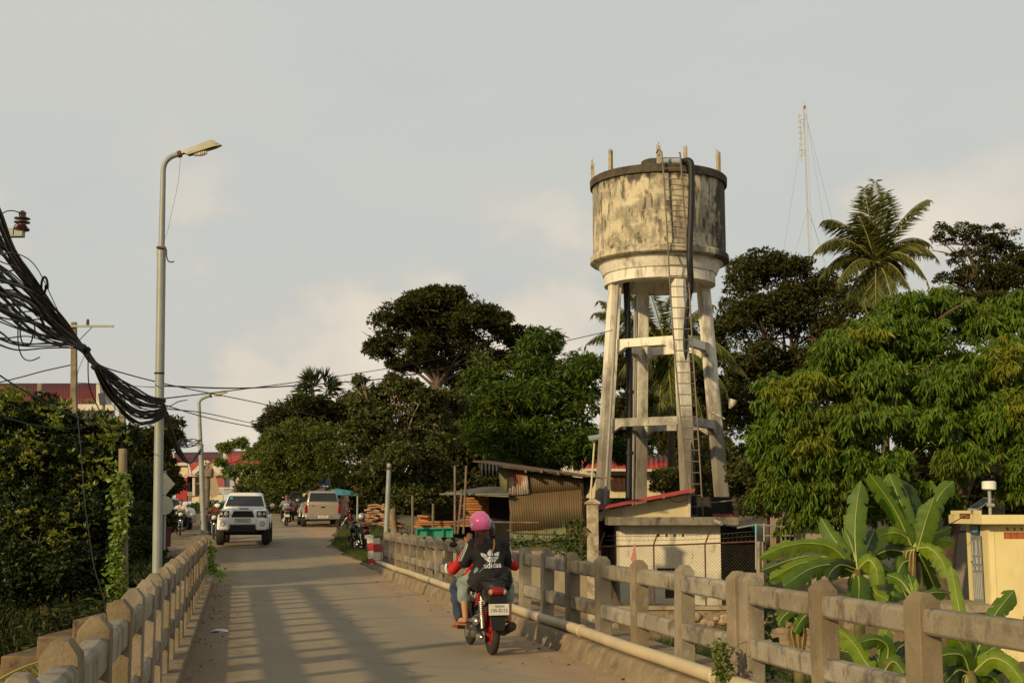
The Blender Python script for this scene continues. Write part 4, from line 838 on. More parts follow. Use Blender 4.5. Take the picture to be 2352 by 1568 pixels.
# house behind the tower
rh = thing('house', P(1450, 1170, 66), 'cream house with a red roof seen between the tower legs', 'house')
face([CB(300, 55), CB(1080, 75), CB(1080, 330), CB(300, 330)], 66, M_cream, 'wall', rh, th=.2)
corr([CB(300, -70), CB(1120, -70), CB(1130, 65), CB(280, 55)], [69, 69, 65.2, 65.2], M_redroof, 'roof', rh, pitch=.25, amp=.035)
face([CB(300, 52), CB(1090, 62), CB(1090, 82), CB(300, 76)], 65.1, M_white, 'fascia', rh, th=.08)
f_ = face([CB(570, 118), CB(712, 118), CB(712, 262), CB(570, 262)], 65.9, M_dark, 'window', rh, th=.04)
mb = MB()
for k in range(12): mb.tube([P(*CB(576+k*11.5, 120), 65.8), P(*CB(576+k*11.5, 260), 65.8)], .018, 4)
mb.build('window_bars', M_rust, f_, world=True)
face([CB(797, 142), CB(865, 142), CB(865, 188), CB(797, 188)], 65.9, M_glass, 'window', rh, th=.04)
face([C6(1890, 195), C6(2100, 290), C6(2100, 400), C6(1890, 290)], 60, M_white, 'gable_wall', thing('house', P(1315, 1080, 60), 'white gable corner showing above the shack roof', 'house'), th=.2)
# fence with barbed wire
fence = thing('chain_link_fence', P(1560, 1385, 40), 'rusty chain-link fence with barbed wire in front of the white building', 'fence')
M_fw = mat('weathered fence wire', (.14, .12, .09), (.09, .075, .06), 5, .6, metal=.2)
FD = 39.3; zt_ = P(*CB(980, 770), FD).z; zlow = -1.2; xa, xb = P(*CB(452, 0), FD).x, P(*CB(1950, 0), FD).x
MB().tube([Vector((xa, FD, zt_-.06)), Vector(((xa+xb)/2, FD, zt_)), Vector((xb, FD, zt_+.1))], .024, 8).build('top_rail', M_rust, fence, world=True)
for x_ in (472, 975, 1458): 
    a = P(*CB(x_, 780), FD); MB().tube([Vector((a.x, FD, zlow)), Vector((a.x, FD, zt_)), Vector((a.x+.14, FD-.02, zt_+.38))], .024, 8).build('fence_post', M_rust, fence, world=True)
mb = MB()
for k, h in enumerate((.15, .28)):
    mb.tube(sag((xa+.2, FD, zt_+h-.02), (xb, FD, zt_+h+.12), .06, 14), .006, 4)
    for q in range(34): x_ = xa+.3+q*(xb-xa-.3)/34; mb.tube([(x_-.02, FD, zt_+h-.04), (x_+.02, FD, zt_+h+.04)], .004, 3)
mb.build('barbed_wire', M_fw, fence, world=True)
mb = MB(); st = .095; hgt_ = zt_-zlow; k = 0
while xa-hgt_+k*st < xb:
    s = xa-hgt_+k*st; k += 1
    for sg in (1, -1):
        # line x = s + (z-zlow) for sg=1 ; mirrored for -1
        if sg == 1: p0, p1 = (s, zlow), (s+hgt_, zt_)
        else: p0, p1 = (s, zt_), (s+hgt_, zlow)
        u0 = max(0, (xa-p0[0])/hgt_); u1 = min(1, (xb-p0[0])/hgt_)
        if u1 <= u0: continue
        A = Vector((p0[0]+hgt_*u0, FD+.01*sg, p0[1]+(p1[1]-p0[1])*u0)); C_ = Vector((p0[0]+hgt_*u1, FD+.01*sg, p0[1]+(p1[1]-p0[1])*u1)); mb.tube([A, C_], .0035, 3, cap=False)
mb.build('mesh', M_fw, fence, world=True)
fp = thing('fence_pillar', P(1746, 1310, 38.6), 'square beige concrete fence pillar beside the banana leaves', 'pillar'); a, b = P(*CB(1945, 740), 38.6), P(*CB(2010, 1110), 38.6); MB().bb((a.x, 38.5, a.z), (b.x, 38.8, -2.6)).build('shaft', M_rend, fp, world=True, bevel=.02)
gp = thing('steel_pole', P(1735, 1230, 38.4), 'thin pole painted turquoise at its top beside the fence pillar', 'pole'); MB().tube([P(*CB(1938, 575), 38.3), P(*CB(1938, 665), 38.3)], .03, 8).build('painted_top', mat('turquoise paint', (.08, .42, .45), None, 3, .5), gp, world=True); MB().tube([P(*CB(1938, 666), 38.3), P(*CB(1938, 1000), 38.3)], .025, 8).build('shaft', M_galv, gp, world=True)
cl = thing('hung_cloth', P(*CB(795, 900), 38.9), 'pink cloth hanging on the chain-link fence', 'cloth'); 
q = [CB(*v) for v in ((790, 757), (800, 757), (812, 850), (818, 915), (800, 935), (775, 930), (758, 905), (778, 850))]; face(q, 39.15, mat('pink cloth', (.55, .25, .22), (.45, .2, .18), 6, .95, .4, 20), 'cloth', cl, th=.03)
# frame structure and pinkish house further right
rf = thing('rail_frame', P(1870, 1260, 40), 'grey pipe frame behind the turquoise-topped pole', 'frame')
for a, b in (((2015, 570), (2015, 740)), ((2015, 684), (2310, 684)), ((2310, 684), (2310, 780)), ((1760, 612), (1935, 580)), ((1935, 580), (2290, 610))): MB().tube([P(*CB(*a), 41), P(*CB(*b), 41)], .028, 6).build('pipe', M_galv, rf, world=True)
ph = thing('house', P(1845, 1220, 52), 'dim pinkish house wall with a barred window behind the mango tree', 'house')
M_pinkw = mat('dusty pink render', (.30, .22, .18), (.24, .18, .15), 2, .9)
face([CB(2040, 440), CB(2420, 440), CB(2420, 800), CB(2040, 800)], 53, M_pinkw, 'wall', ph, th=.2); f_ = face([CB(2130, 555), CB(2290, 560), CB(2290, 760), CB(2130, 760)], 52.9, M_dark, 'window', ph, th=.05)
mb = MB()
for x_ in (2175, 2215, 2255): mb.beam(P(*CB(x_, 556), 52.8), P(*CB(x_, 758), 52.8), .12, .05)
mb.build('window_bars', M_pinkw, f_, world=True)
# white compound wall behind the bananas
cw = thing('compound_wall', P(2060, 1260, 44), 'long white plastered compound wall behind the banana plants', 'wall')
face([CD(520, 400), CD(1010, 400), CD(1010, 860), CD(520, 860)], 45, M_white, 'panel', cw, th=.2)
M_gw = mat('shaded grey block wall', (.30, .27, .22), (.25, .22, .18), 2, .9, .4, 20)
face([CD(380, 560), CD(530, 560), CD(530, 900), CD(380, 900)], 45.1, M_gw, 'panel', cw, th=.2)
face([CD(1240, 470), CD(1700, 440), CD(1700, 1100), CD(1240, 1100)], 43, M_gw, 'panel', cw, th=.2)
MB().tube([P(*CD(800, 545), 42.8), P(*CD(950, 548), 42.8), P(*CD(1250, 562), 42.8), P(*CD(1460, 545), 42.8)], .03, 6).build('pipe', M_cable, cw, world=True)
# toilet block
tbk = thing('toilet_block', P(2290, 1385, 36), 'bright yellow toilet block with a grey door and terracotta vents', 'toilet block')
M_yel = mat('butter yellow paint', (.75, .64, .32), (.69, .59, .30), 1.0, .8, .2, 30, stains=[((.45, .36, .18), 1.3, (1, 1, .35), .56, .72, .4), ((.30, .24, .14), 4, (1, 1, .25), .62, .72, .4)])
D = 35.0; u = (P(*CT(1270, 900), D).x, 1)
xl, xc, xr_ = P(*CT(1110, 0), D+2.0).x, P(*CT(1285, 0), D).x, P(*CT(1285, 0), D).x+4.2
ztop, zroof0, zroof1, zfl = P(2290, CT(0, 500)[1], D).z, P(2290, CT(0, 500)[1], D).z, P(2290, CT(0, 412)[1], D).z, P(2290, CT(0, 1365)[1], D).z
# plan: the door face runs back-left from the corner xc,D to xl,D+2
c0 = Vector((xc, D, 0)); c1 = Vector((xl, D+2.2, 0)); dd = (c1-c0).normalized()
def vwall(a, b, z0, z1, th, m, name, par):
    n_ = Vector((-(b-a).y, (b-a).x, 0)).normalized()*th; mb = MB(); A = [a, b, b+n_, a+n_]
    mb.add([Vector((p.x, p.y, z0)) for p in A]+[Vector((p.x, p.y, z1)) for p in A], [(0, 1, 2, 3), (7, 6, 5, 4), (0, 4, 5, 1), (1, 5, 6, 2), (2, 6, 7, 3), (3, 7, 4, 0)]); return mb.build(name, m, par, world=True)
wall_holes(xc, xr_, -3, ztop, D, .15, [(P(*CT(1447, 0), D).x, P(*CT(1665, 0), D).x, P(2290, CT(0, 665)[1], D).z, P(2290, CT(0, 594)[1], D).z)], M_yel, 'front_wall', tbk)
vwall(c1, c0, -3, ztop, .15, M_yel, 'door_wall', tbk)
MB().bb((xl, D+2.25, -3), (xr_, D+2.4, ztop)).build('back_wall', M_yel, tbk, world=True)
a = P(*CT(940, 365), D+1.6); mb = MB()
poly = [Vector((xc-.35, D-.45, 0)), Vector((xr_+.3, D-.45, 0)), Vector((xr_+.3, D+2.8, 0)), Vector((xl-.45, D+2.8, 0))]
poly = [Vector((P(*CT(1225, 0), D-.45).x, D-.45, 0)), Vector((xr_+.3, D-.45, 0)), Vector((xr_+.3, D+2.8, 0)), Vector((P(*CT(942, 0), D+2.3).x, D+2.8, 0)), Vector((P(*CT(942, 0), D+1.9).x, D+1.9, 0))]
mb.add([Vector((p.x, p.y, zroof0-.02)) for p in poly]+[Vector((p.x, p.y, zroof1)) for p in poly], [(4, 3, 2, 1, 0), (5, 6, 7, 8, 9)]+[(i_, (i_+1) % 5, (i_+1) % 5+5, i_+5) for i_ in range(5)]); mb.build('roof_slab', M_yel, tbk, world=True)
e0, e1 = poly[0], poly[4]; dv = (e1-e0).normalized(); nn_ = Vector((dv.y, -dv.x, 0)); nn_ = nn_ if nn_.x < 0 else -nn_
zA, zBt = zroof1+.001, P(*CT(1000, 368), D+1.2).z
mb = MB(); q0, q1 = e0, e1; mb.add([Vector((q0.x, q0.y, zA)), Vector((q1.x, q1.y, zA)), Vector((q1.x, q1.y+.3, zA)), Vector((q0.x, q0.y+.3, zA)), Vector((q0.x, q0.y, zBt)), Vector((q1.x, q1.y, zBt)), Vector((q1.x, q1.y+.3, zBt)), Vector((q0.x, q0.y+.3, zBt))], [(3, 2, 1, 0), (4, 5, 6, 7), (0, 1, 5, 4), (1, 2, 6, 5), (2, 3, 7, 6), (3, 0, 4, 7)]); mb.build('parapet', M_yel, tbk, world=True)
M_terra = mat('terracotta', (.42, .12, .05), (.34, .10, .045), 4, .8)
for k in range(3):
    xa_, xb_ = P(*CT(1450+k*72, 0), D).x, P(*CT(1450+k*72+66, 0), D).x; z0_, z1_ = P(2290, CT(0, 663)[1], D).z, P(2290, CT(0, 597)[1], D).z
    f_ = MB().bb((xa_, D+.03, z0_), (xb_, D+.06, z1_)).build('vent_block', M_terra, tbk, world=True); MB().add([(xa_+.06, D-.02, z0_+.30), (xb_-.06, D-.02, z0_+.30), (xb_-.16, D+.02, z1_-.03), (xa_+.16, D+.02, z1_-.03), (xa_+.06, D+.028, z0_+.30), (xb_-.06, D+.028, z0_+.30)], [(0, 1, 2, 3), (0, 4, 5, 1)]).build('louvre', M_terra, f_, world=True)
def onwall(cx, cy, off=.03):     # picture crop place -> point on the door wall plane (pushed out)
    r_ = ray(*CT(cx, cy)); n_ = Vector((dd.y, -dd.x, 0)); n_ = n_ if n_.x < 0 else -n_; n_.normalize(); p0 = c0+n_*off; t_ = (p0-Vector((0, 0, EYE))).dot(n_)/r_.dot(n_); return Vector((0, 0, EYE))+r_*t_
M_door = mat('grey panelled door', (.27, .29, .29), (.22, .24, .24), 5, .6, stains=[((.35, .10, .04), 9, None, .62, .68, .8)])
dq = [onwall(*v) for v in ((1130, 625), (1238, 628), (1275, 1330), (1168, 1325))]; dr = MB().add(dq, [(0, 1, 2, 3)]).build('door', M_door, tbk, world=True)
M_dtrim = mat('pale door moulding', (.42, .43, .41), None, 4, .6)
def dp(u, v): return dq[0].lerp(dq[1], u).lerp(dq[3].lerp(dq[2], u), v)-Vector((.01, .014, 0))
mb = MB()
for v0, v1 in ((.08, .30), (.33, .42), (.47, .52)):
    for u0, u1 in ((.14, .45), (.55, .86)):
        for a_, b_ in (((u0, v0), (u1, v0)), ((u1, v0), (u1, v1)), ((u1, v1), (u0, v1)), ((u0, v1), (u0, v0))): mb.tube([dp(*a_), dp(*b_)], .012, 4)
for k in range(5): u_ = .16+.17*k; mb.tube([dp(u_, .56), dp(u_, .95)], .012, 4)
mb.build('moulding', M_dtrim, dr, world=True); MB().ell(dp(.04, .40), .035, 8, 6).build('handle', M_rust, dr, world=True)
M_blue = mat('blue enamel sign', (.01, .13, .30), (.01, .11, .26), 3, .4)
sg = MB().add([onwall(*v, .05) for v in ((1120, 505), (1213, 507), (1215, 622), (1122, 612))], [(0, 1, 2, 3)]).build('sign', M_blue, tbk, world=True)
mb = MB()
for cx in (1142, 1166, 1190):
    for (x0_, y0_, x1_, y1_) in ((cx-4, 530, cx+4, 537), (cx-5, 540, cx+5, 557)): mb.add([onwall(a_, b_, .056) for a_, b_ in ((x0_, y0_), (x1_, y0_), (x1_, y1_), (x0_, y1_))], [(0, 1, 2, 3)])
for (x0_, y0_, x1_, y1_) in ((1136, 570, 1200, 575), (1140, 580, 1196, 584), (1160, 593, 1176, 597)): mb.add([onwall(a_, b_, .056) for a_, b_ in ((x0_, y0_), (x1_, y0_), (x1_, y1_), (x0_, y1_))], [(0, 1, 2, 3)])
mb.build('sign_marks', M_pw, sg, world=True)
n_ = dv.cross(Vector((0, 0, 1))); 
def onpar(cx, cy, off=.02):
    r_ = ray(*CT(cx, cy)); m_ = nn_; p0 = e0+m_*off; t_ = (p0-Vector((0, 0, EYE))).dot(m_)/r_.dot(m_); return Vector((0, 0, EYE))+r_*t_
sg2 = MB().add([onpar(*v) for v in ((1013, 398), (1117, 400), (1118, 452), (1015, 448))], [(0, 1, 2, 3)]).build('name_board', mat('dark red board', (.22, .03, .02), None, 3, .6), tbk, world=True)
mb = MB()
for y_ in (414, 430):
    for k in range(7): x_ = 1024+k*12.5; mb.add([onpar(a_, b_, .026) for a_, b_ in ((x_, y_), (x_+8, y_), (x_+8, y_+7), (x_, y_+7))], [(0, 1, 2, 3)])
mb.build('board_letters', M_ypole, sg2, world=True)
MB().bb((P(*CT(785, 0), D).x, D-.3, P(2200, CT(0, 1375)[1], D).z-.12), (xc+.1, D+2, P(2200, CT(0, 1350)[1], D).z)).build('door_step', M_rend, tbk, world=True)
q = [P(*CT(1097, 350), D+.2), P(*CT(1200, 356), D+.1), P(*CT(1360, 240), D+1.0), P(*CT(1270, 232), D+1.1)]; nq = (q[1]-q[0]).cross(q[2]-q[0]).normalized()*.04
sp_ = MB().add(q+[v-nq for v in q], [(0, 1, 2, 3), (7, 6, 5, 4), (0, 4, 5, 1), (1, 5, 6, 2), (2, 6, 7, 3), (3, 7, 4, 0)]).build('solar_panel', M_galv, tbk, world=True)
cq = (q[0]+q[1]+q[2]+q[3])/4; sgn = 1 if nq.z > 0 else -1; MB().add([cq+(v-cq)*.88+nq*sgn*.1 for v in q], [(0, 1, 2, 3)]).build('cells', M_panel, sp_, world=True)
MB().tube([cq, Vector((cq.x, cq.y, zroof1))], .03, 6).build('stand', M_galv, sp_, world=True)
sn = thing('sensor_mast', P(*CT(1333, 405), D+.5), 'white cylindrical antenna on a short mast on the yellow roof', 'antenna')
MB().tube([P(*CT(1335, 410), D+.5), P(*CT(1325, 150), D+.5)], .045, 10).build('mast', M_galv, sn, world=True, smooth=60); a, b = P(*CT(1322, 152), D+.5), P(*CT(1321, 60), D+.5)
MB().tube([a, a+Vector((0, 0, .02)), b-Vector((0, 0, .03)), b], [.14, .185, .185, .15], 24).build('radome', mat('white gloss plastic', (.75, .73, .66), None, 2, .3), sn, world=True, smooth=40)
MB().tube([P(*CT(1300, 310), D+.45), P(*CT(1375, 312), D+.45)], .05, 8).build('clamp', M_galv, sn, world=True)
MB().tube([P(*CT(1240, 350), D+.3), P(*CT(1025, 450), D), P(*CT(770, 585), D+2)], .012, 5).build('stay_wire', M_cable, sn, world=True)
# brick steps down to the creek by the bananas
stp = thing('brick_steps', P(1795, 1450, 33), 'flight of old brick steps behind the right railing', 'steps')
for k in range(8):
    ya = 1400+k*14; a, b = P(1766, ya, 35-k*.3), P(1830, ya, 35-k*.3); MB().bb((a.x, a.y, a.z-.13), (b.x+.6, a.y+.5, a.z)).build('step', M_stone, stp, world=True)
# stepped parapet left of the bridge
M_stepw = mat('dirty brown step stone', (.19, .13, .075), (.12, .085, .05), 2.5, .95, 1, 25, stains=[((.05, .04, .025), 4, None, .52, .65, .8)])
ls_ = thing('stone_steps', P(250, 1480, 23), 'stepped stone parapet descending the left creek bank', 'steps')
for k, (x0_, x1_, yt) in enumerate(((-60, 24, 1542), (22, 106, 1500), (104, 186, 1456), (184, 262, 1418), (260, 334, 1380), (332, 392, 1345))):
    a, b = P(x0_, yt, 23), P(x1_, yt, 23); MB().bb((a.x, 22.6, -3.4), (b.x, 24.2, a.z)).build('step', M_stepw, ls_, world=True, bevel=.03)
# ================================================================ far houses
def gable(pts, d, m, name, par, depth=3.0): return face(pts, d, m, name, par, th=depth)
M_maroon = mat('maroon tiled roof', (.12, .018, .02), (.10, .016, .018), 3, .6, .3, 20); M_redt = mat('bright red tiled roof', (.38, .055, .035), (.33, .045, .03), 3, .6, .3, 20)
M_redw = mat('red wall paint', (.35, .035, .03), (.30, .03, .028), 2, .8); M_lb = mat('pale blue wall paint', (.42, .45, .46), (.38, .41, .42), 2, .85); M_pkw = mat('pale pink wall paint', (.55, .42, .36), None, 2, .85); M_rose = mat('rose wall paint', (.34, .10, .10), None, 2, .85)
def tiled(pts, d, m, name, par): return corr(pts, d, m, name, par, pitch=.2, amp=.014)
HD = 150
hA = thing('house', P(450, 1170, HD), 'red and cream house with a maroon roof and white gabled porch', 'house')
tiled([CH(90, 560), CH(1330, 545), CH(1330, 760), CH(90, 770)], [HD+5, HD+5, HD+1, HD+1], M_maroon, 'roof', hA)
face([CH(90, 762), CH(560, 765), CH(560, 822), CH(90, 815)], HD, M_white, 'cornice', hA, th=.4)
face([CH(255, 540), CH(275, 540), CH(310, 760), CH(285, 762)], HD+.6, M_white, 'ridge_wall', hA, th=.3)
face([CH(300, 820), CH(560, 820), CH(600, 1040), CH(310, 1060)], HD+.5, M_cream, 'upper_wall', hA, th=.3)
face([CH(590, 770), CH(1230, 755), CH(1150, 860), CH(700, 1000), CH(640, 1000)], HD+.3, M_redt, 'porch_roof', hA, th=.3)
face([CH(700, 985), CH(945, 790), CH(1230, 995)], HD-.5, M_pkw, 'gable', hA, th=.4)
for a, b in (((680, 985), (945, 745)), ((945, 745), (1290, 1000))): MB().beam(P(*CH(*a), HD-.8), P(*CH(*b), HD-.8), .5, .45).build('bargeboard', M_white, hA, world=True)
face([CH(490, 1000), CH(1310, 990), CH(1310, 1035), CH(490, 1050)], HD-.6, mat('pale tiled eave', (.55, .35, .25), None, 2, .8), 'eave', hA, th=.5)
face([CH(320, 1070), CH(550, 1070), CH(550, 1560), CH(320, 1560)], HD, M_redw, 'side_wall', hA, th=.5)
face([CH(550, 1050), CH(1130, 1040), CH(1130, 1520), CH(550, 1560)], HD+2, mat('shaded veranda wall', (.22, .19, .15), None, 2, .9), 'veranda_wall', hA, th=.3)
face([CH(550, 1050), CH(660, 1050), CH(660, 1420), CH(550, 1420)], HD+1.9, M_dark, 'doorway', hA, th=.05)
face([CH(870, 1090), CH(950, 1090), CH(950, 1350), CH(870, 1350)], HD+1.9, M_glass, 'window', hA, th=.05)
face([CH(1130, 1040), CH(1310, 1030), CH(1320, 1270), CH(1140, 1270)], HD-.2, M_rose, 'rose_wall', hA, th=.4)
for x_ in (685, 1010): face([CH(x_-22, 1050), CH(x_+22, 1050), CH(x_+22, 1440), CH(x_-22, 1440)], HD-.3, M_white, 'column', hA, th=.5)
for x_ in range(7): face([CH(560+x_*15, 1360), CH(565+x_*15, 1360), CH(565+x_*15, 1440), CH(560+x_*15, 1440)], HD-.2, M_white, 'baluster', hA, th=.1)
face([CH(650, 1460), CH(1290, 1400), CH(1290, 1560), CH(650, 1560)], HD-3, M_cream, 'garden_wall', hA, th=.3); face([CH(650, 1445), CH(1250, 1388), CH(1250, 1402), CH(650, 1462)], HD-3.1, M_redw, 'wall_coping', hA, th=.5)
hB = thing('house', P(560, 1160, HD), 'pale blue house with a bright red tiled roof and balustrade', 'house')
tiled([CH(1340, 525), CH(2400, 520), CH(2400, 820), CH(1290, 800)], [HD+5, HD+5, HD, HD], M_redt, 'roof', hB)
face([CH(1290, 520), CH(1325, 530), CH(1370, 690), CH(1290, 680)], HD-.4, M_white, 'finial', hB, th=.4); face([CH(1225, 665), CH(1272, 665), CH(1295, 830), CH(1210, 830)], HD-.6, M_white, 'finial', hB, th=.4)
face([CH(1140, 830), CH(1420, 860), CH(1420, 950), CH(1160, 850)], HD-.6, M_white, 'cornice', hB, th=.4)
face([CH(1310, 800), CH(2300, 815), CH(2300, 1420), CH(1310, 1420)], HD+.4, M_lb, 'wall', hB, th=.3)
f_ = face([CH(1620, 1045), CH(1760, 1045), CH(1760, 1260), CH(1620, 1260)], HD+.3, mat('dark blue window', (.02, .025, .06), None, 2, .3), 'window', hB, th=.05)
face([CH(1560, 1040), CH(1610, 1040), CH(1610, 1380), CH(1560, 1380)], HD-.2, M_pkw, 'pilaster', hB, th=.4)
face([CH(1190, 1270), CH(2100, 1265), CH(2100, 1295), CH(1190, 1300)], HD-1.2, M_white, 'handrail', hB, th=.3)
for x_ in range(34): face([CH(1200+x_*27, 1300), CH(1210+x_*27, 1300), CH(1210+x_*27, 1390), CH(1200+x_*27, 1390)], HD-1.1, M_lb, 'baluster', hB, th=.15)
hC = thing('house', P(100, 1000, 110), 'long house with a maroon tiled roof above the left bush', 'house')
tiled([(-40, 880), (221, 880), (221, 928), (-40, 928)], [113, 113, 110, 110], M_maroon, 'roof', hC)
face([(130, 929), (262, 929), (262, 942), (130, 942)], 109.5, M_white, 'cornice', hC, th=.4); face([(221, 878), (228, 878), (232, 930), (221, 930)], 109.8, M_white, 'gable_trim', hC, th=3)
face([(-40, 942), (262, 942), (262, 1120), (-40, 1120)], 110.4, mat('pale grey wall paint', (.42, .42, .38), None, 2, .9), 'wall', hC, th=.3)
for x_ in (150, 190, 235): face([(x_, 955), (x_+14, 955), (x_+14, 1000), (x_, 1000)], 110.3, M_glass, 'window', hC, th=.05)
sp2 = thing('solar_mast', P(236, 915, 100), 'solar panel standing on a pole beside the maroon roof', 'solar panel'); face([(225, 903), (240, 901), (245, 928), (229, 930)], 100, M_panel, 'cells', sp2, th=.1); MB().tube([P(238, 918, 100.2), P(239, 1040, 100.2)], .12, 8).build('stand', M_wood, sp2, world=True)
# ================================================================ vegetation
def unit(a): return a/np.maximum(np.linalg.norm(a, axis=-1, keepdims=True), 1e-9)
def leaves(name, base, dirs, L, W, m, par, rng, curl=.12, world=True):
    n_ = len(base); L = np.asarray(L).reshape(-1, 1)*np.ones((n_, 1)); W = np.asarray(W).reshape(-1, 1)*np.ones((n_, 1))
    rn = unit(rng.normal(size=(n_, 3))+np.array([0, -.3, 1.2])); s = unit(np.cross(dirs, rn)); nrm = unit(np.cross(s, dirs))
    a = base; b = base+dirs*L*.42+s*W*.5+nrm*W*.18; c = base+dirs*L-nrm*L*curl; d = base+dirs*L*.42-s*W*.5+nrm*W*.18
    V = np.stack([a, b, c, d], 1).reshape(-1, 3); i_ = np.arange(n_)*4
    Fc = np.concatenate([np.stack([i_, i_+1, i_+2], 1), np.stack([i_, i_+2, i_+3], 1)])
    return np_mesh(name, V, Fc, m, par, world)
def crown(par, ells, m, seed, nsub=7, subr=.42, ros=260, nl=7, L=.2, W=.06, droop=.4, out=.5, spread=.9, flat=.8, dens=1.0, name='crown', inner=.3):
    """ells: (px, py, depth, half width px, half height px, half depth m)"""
    rng = np.random.default_rng(seed); C_, Rr = [], []; subs = []; ros = int(ros*1.5)
    tot = sum(e[3]*e[4] for e in ells)
    B_, D_ = [], []
    for (px, py, d, rx, rz, ry) in ells:
        c = np.array(P(px, py, d)); r_ = np.array([rx*d/3026, ry, rz*d/3026])
        for q in range(nsub):
            u = unit(rng.normal(size=3)); u[1] -= .3; u = unit(u); sr = r_.mean()*subr*rng.uniform(.65, 1.25)
            sc_ = c+u*r_*rng.uniform(.45, .85); subs.append(sc_)
            k = max(6, int(ros*(rx*rz)/tot*len(ells)/nsub*dens*rng.uniform(.6, 1.3)))
            uu = unit(rng.normal(size=(k*2, 3))+np.array([0, 0, .35])); uu = uu[uu[:, 2] > -.55][:k]
            k = len(uu); p = sc_+uu*np.array([sr, sr, sr*flat])*rng.uniform(.55, 1.12, size=(k, 1))
            o_ = unit(uu+.4*unit(p-c))
            pp_ = np.repeat(p, nl, 0); oo = np.repeat(o_, nl, 0); rv = rng.normal(size=(k*nl, 3)); rv[:, 2] *= .5
            dv = unit(oo*out+unit(rv)*spread+np.array([0, 0, -droop])); B_.append(pp_+dv*L*.15+rng.normal(size=pp_.shape)*L*.12); D_.append(dv)
    if inner:
        for (px, py, d, rx, rz, ry) in ells:
            c = np.array(P(px, py, d)); r_ = np.array([rx*d/3026, ry, rz*d/3026]); k = int(ros*nl*inner*(rx*rz)/tot*len(ells)); u = unit(rng.normal(size=(k, 3))); B_.append(c+u*r_*(rng.uniform(0, .8, (k, 1))**.5)); D_.append(unit(rng.normal(size=(k, 3))))
    B_ = np.concatenate(B_); D_ = np.concatenate(D_); Ls = L*rng.uniform(.65, 1.25, len(B_)); leaves(name, B_, D_, Ls, Ls*(W/L)*rng.uniform(.8, 1.2, len(B_)), m, par, rng)
    return subs
def limbs(par, base, fork, subs, r0, n_=9, seed=1, m=None, sagf=.0, name='trunk', rmin=.02):
    rr_ = random.Random(seed); mb = MB(); base, fork = Vector(base), Vector(fork); mid = base.lerp(fork, .5)+Vector((rr_.uniform(-.3, .3), 0, 0))
    st = spline([base, mid, fork], 5); mb.tube(st, [r0*(1.25-.45*i_/(len(st)-1)) for i_ in range(len(st))], 10)
    pick = subs if len(subs) <= n_ else rr_.sample(subs, n_) if n_ else []
    for s in pick:
        s = Vector(s); c = fork.lerp(s, .5)+Vector((rr_.uniform(-.15, .15), 0, .12-sagf))*(s-fork).length; pts = bez(fork-(fork-base).normalized()*rr_.uniform(0, .2)*(fork-base).length*.5, c, s, 7)
        mb.tube(pts, [max(rmin, r0*.42*(1-.85*i_/7)) for i_ in range(8)], 7)
        for k in range(3):
            a = pts[rr_.randint(3, 6)]; e = a+Vector((rr_.uniform(-1, 1), rr_.uniform(-1, 1), rr_.uniform(-.2, .9)))*(s-fork).length*.28; mb.tube([a, a.lerp(e, .5)+Vector((0, 0, .08)), e], [r0*.2+rmin*.3, r0*.12+rmin*.2, rmin*.4], 5)
    return mb.build(name, m or M_bark, par, world=True, smooth=60)
def tree(name, label, cat, base, fork, ells, m, seed, group=None, r0=.25, n_=9, bark=None, **k):
    b = P(*base); b.z = min(b.z, ground_at(b.x, b.y)+.1) if b.y < 140 else b.z; b.z = ground_at(b.x, b.y)-.1
    t = thing(name, b, label, cat, group); subs = crown(t, ells, m, seed, **k); limbs(t, b, P(*fork), subs, r0, n_, seed, bark); return t
L_dark = leafmat('dark evergreen leaves', [(.034, .042, .010), (.044, .052, .011), (.056, .060, .012), (.085, .062, .015), (.036, .050, .011)], .2, .6, .2)
L_mango = leafmat('mango leaves', [(.060, .115, .007), (.080, .150, .009), (.105, .180, .011), (.050, .095, .008), (.19, .21, .014), (.070, .130, .008)], .25, .5, .3)
L_mangoy = leafmat('yellowing mango leaves', [(.15, .19, .012), (.20, .22, .015), (.11, .16, .01), (.23, .22, .02)], .3, .5, .3)
L_mang2 = leafmat('mid green leaves', [(.040, .082, .007), (.052, .100, .009), (.075, .130, .011), (.13, .145, .014), (.034, .068, .007)], .25, .5, .3)
L_brown = leafmat('olive brown leaves', [(.060, .070, .015), (.075, .088, .018), (.10, .10, .02), (.11, .08, .022), (.045, .058, .014), (.06, .09, .02)], .22, .5)
L_yel = leafmat('yellow green leaves', [(.12, .14, .018), (.15, .16, .02), (.08, .11, .016), (.10, .13, .018), (.06, .09, .014)], .25, .5)
L_bush = leafmat('shade-toned glossy hedge leaves', [(.014, .024, .004), (.019, .032, .005), (.010, .019, .003), (.030, .048, .006), (.015, .027, .004), (.075, .095, .010), (.013, .023, .004)], .18, .45, .3)  # dark leaf tone carries the bush's shade, the brightest one its sunlit spots
L_vine = leafmat('bright vine leaves', [(.13, .19, .03), (.17, .24, .035), (.10, .16, .028), (.20, .25, .04)], .25, .45)
L_weed = leafmat('weed leaves', [(.05, .085, .02), (.07, .11, .022), (.035, .06, .016), (.09, .12, .03)], .25, .5)
L_lweed = leafmat('shade-toned creeper leaves', [(.022, .035, .008), (.032, .048, .010), (.016, .026, .006), (.05, .06, .012)], .15, .6, .2)  # weed leaves darkened in colour for the shade on the left bank
L_grass = leafmat('grass blades', [(.09, .12, .025), (.13, .15, .03), (.16, .15, .05), (.06, .10, .02)], .25, .6)
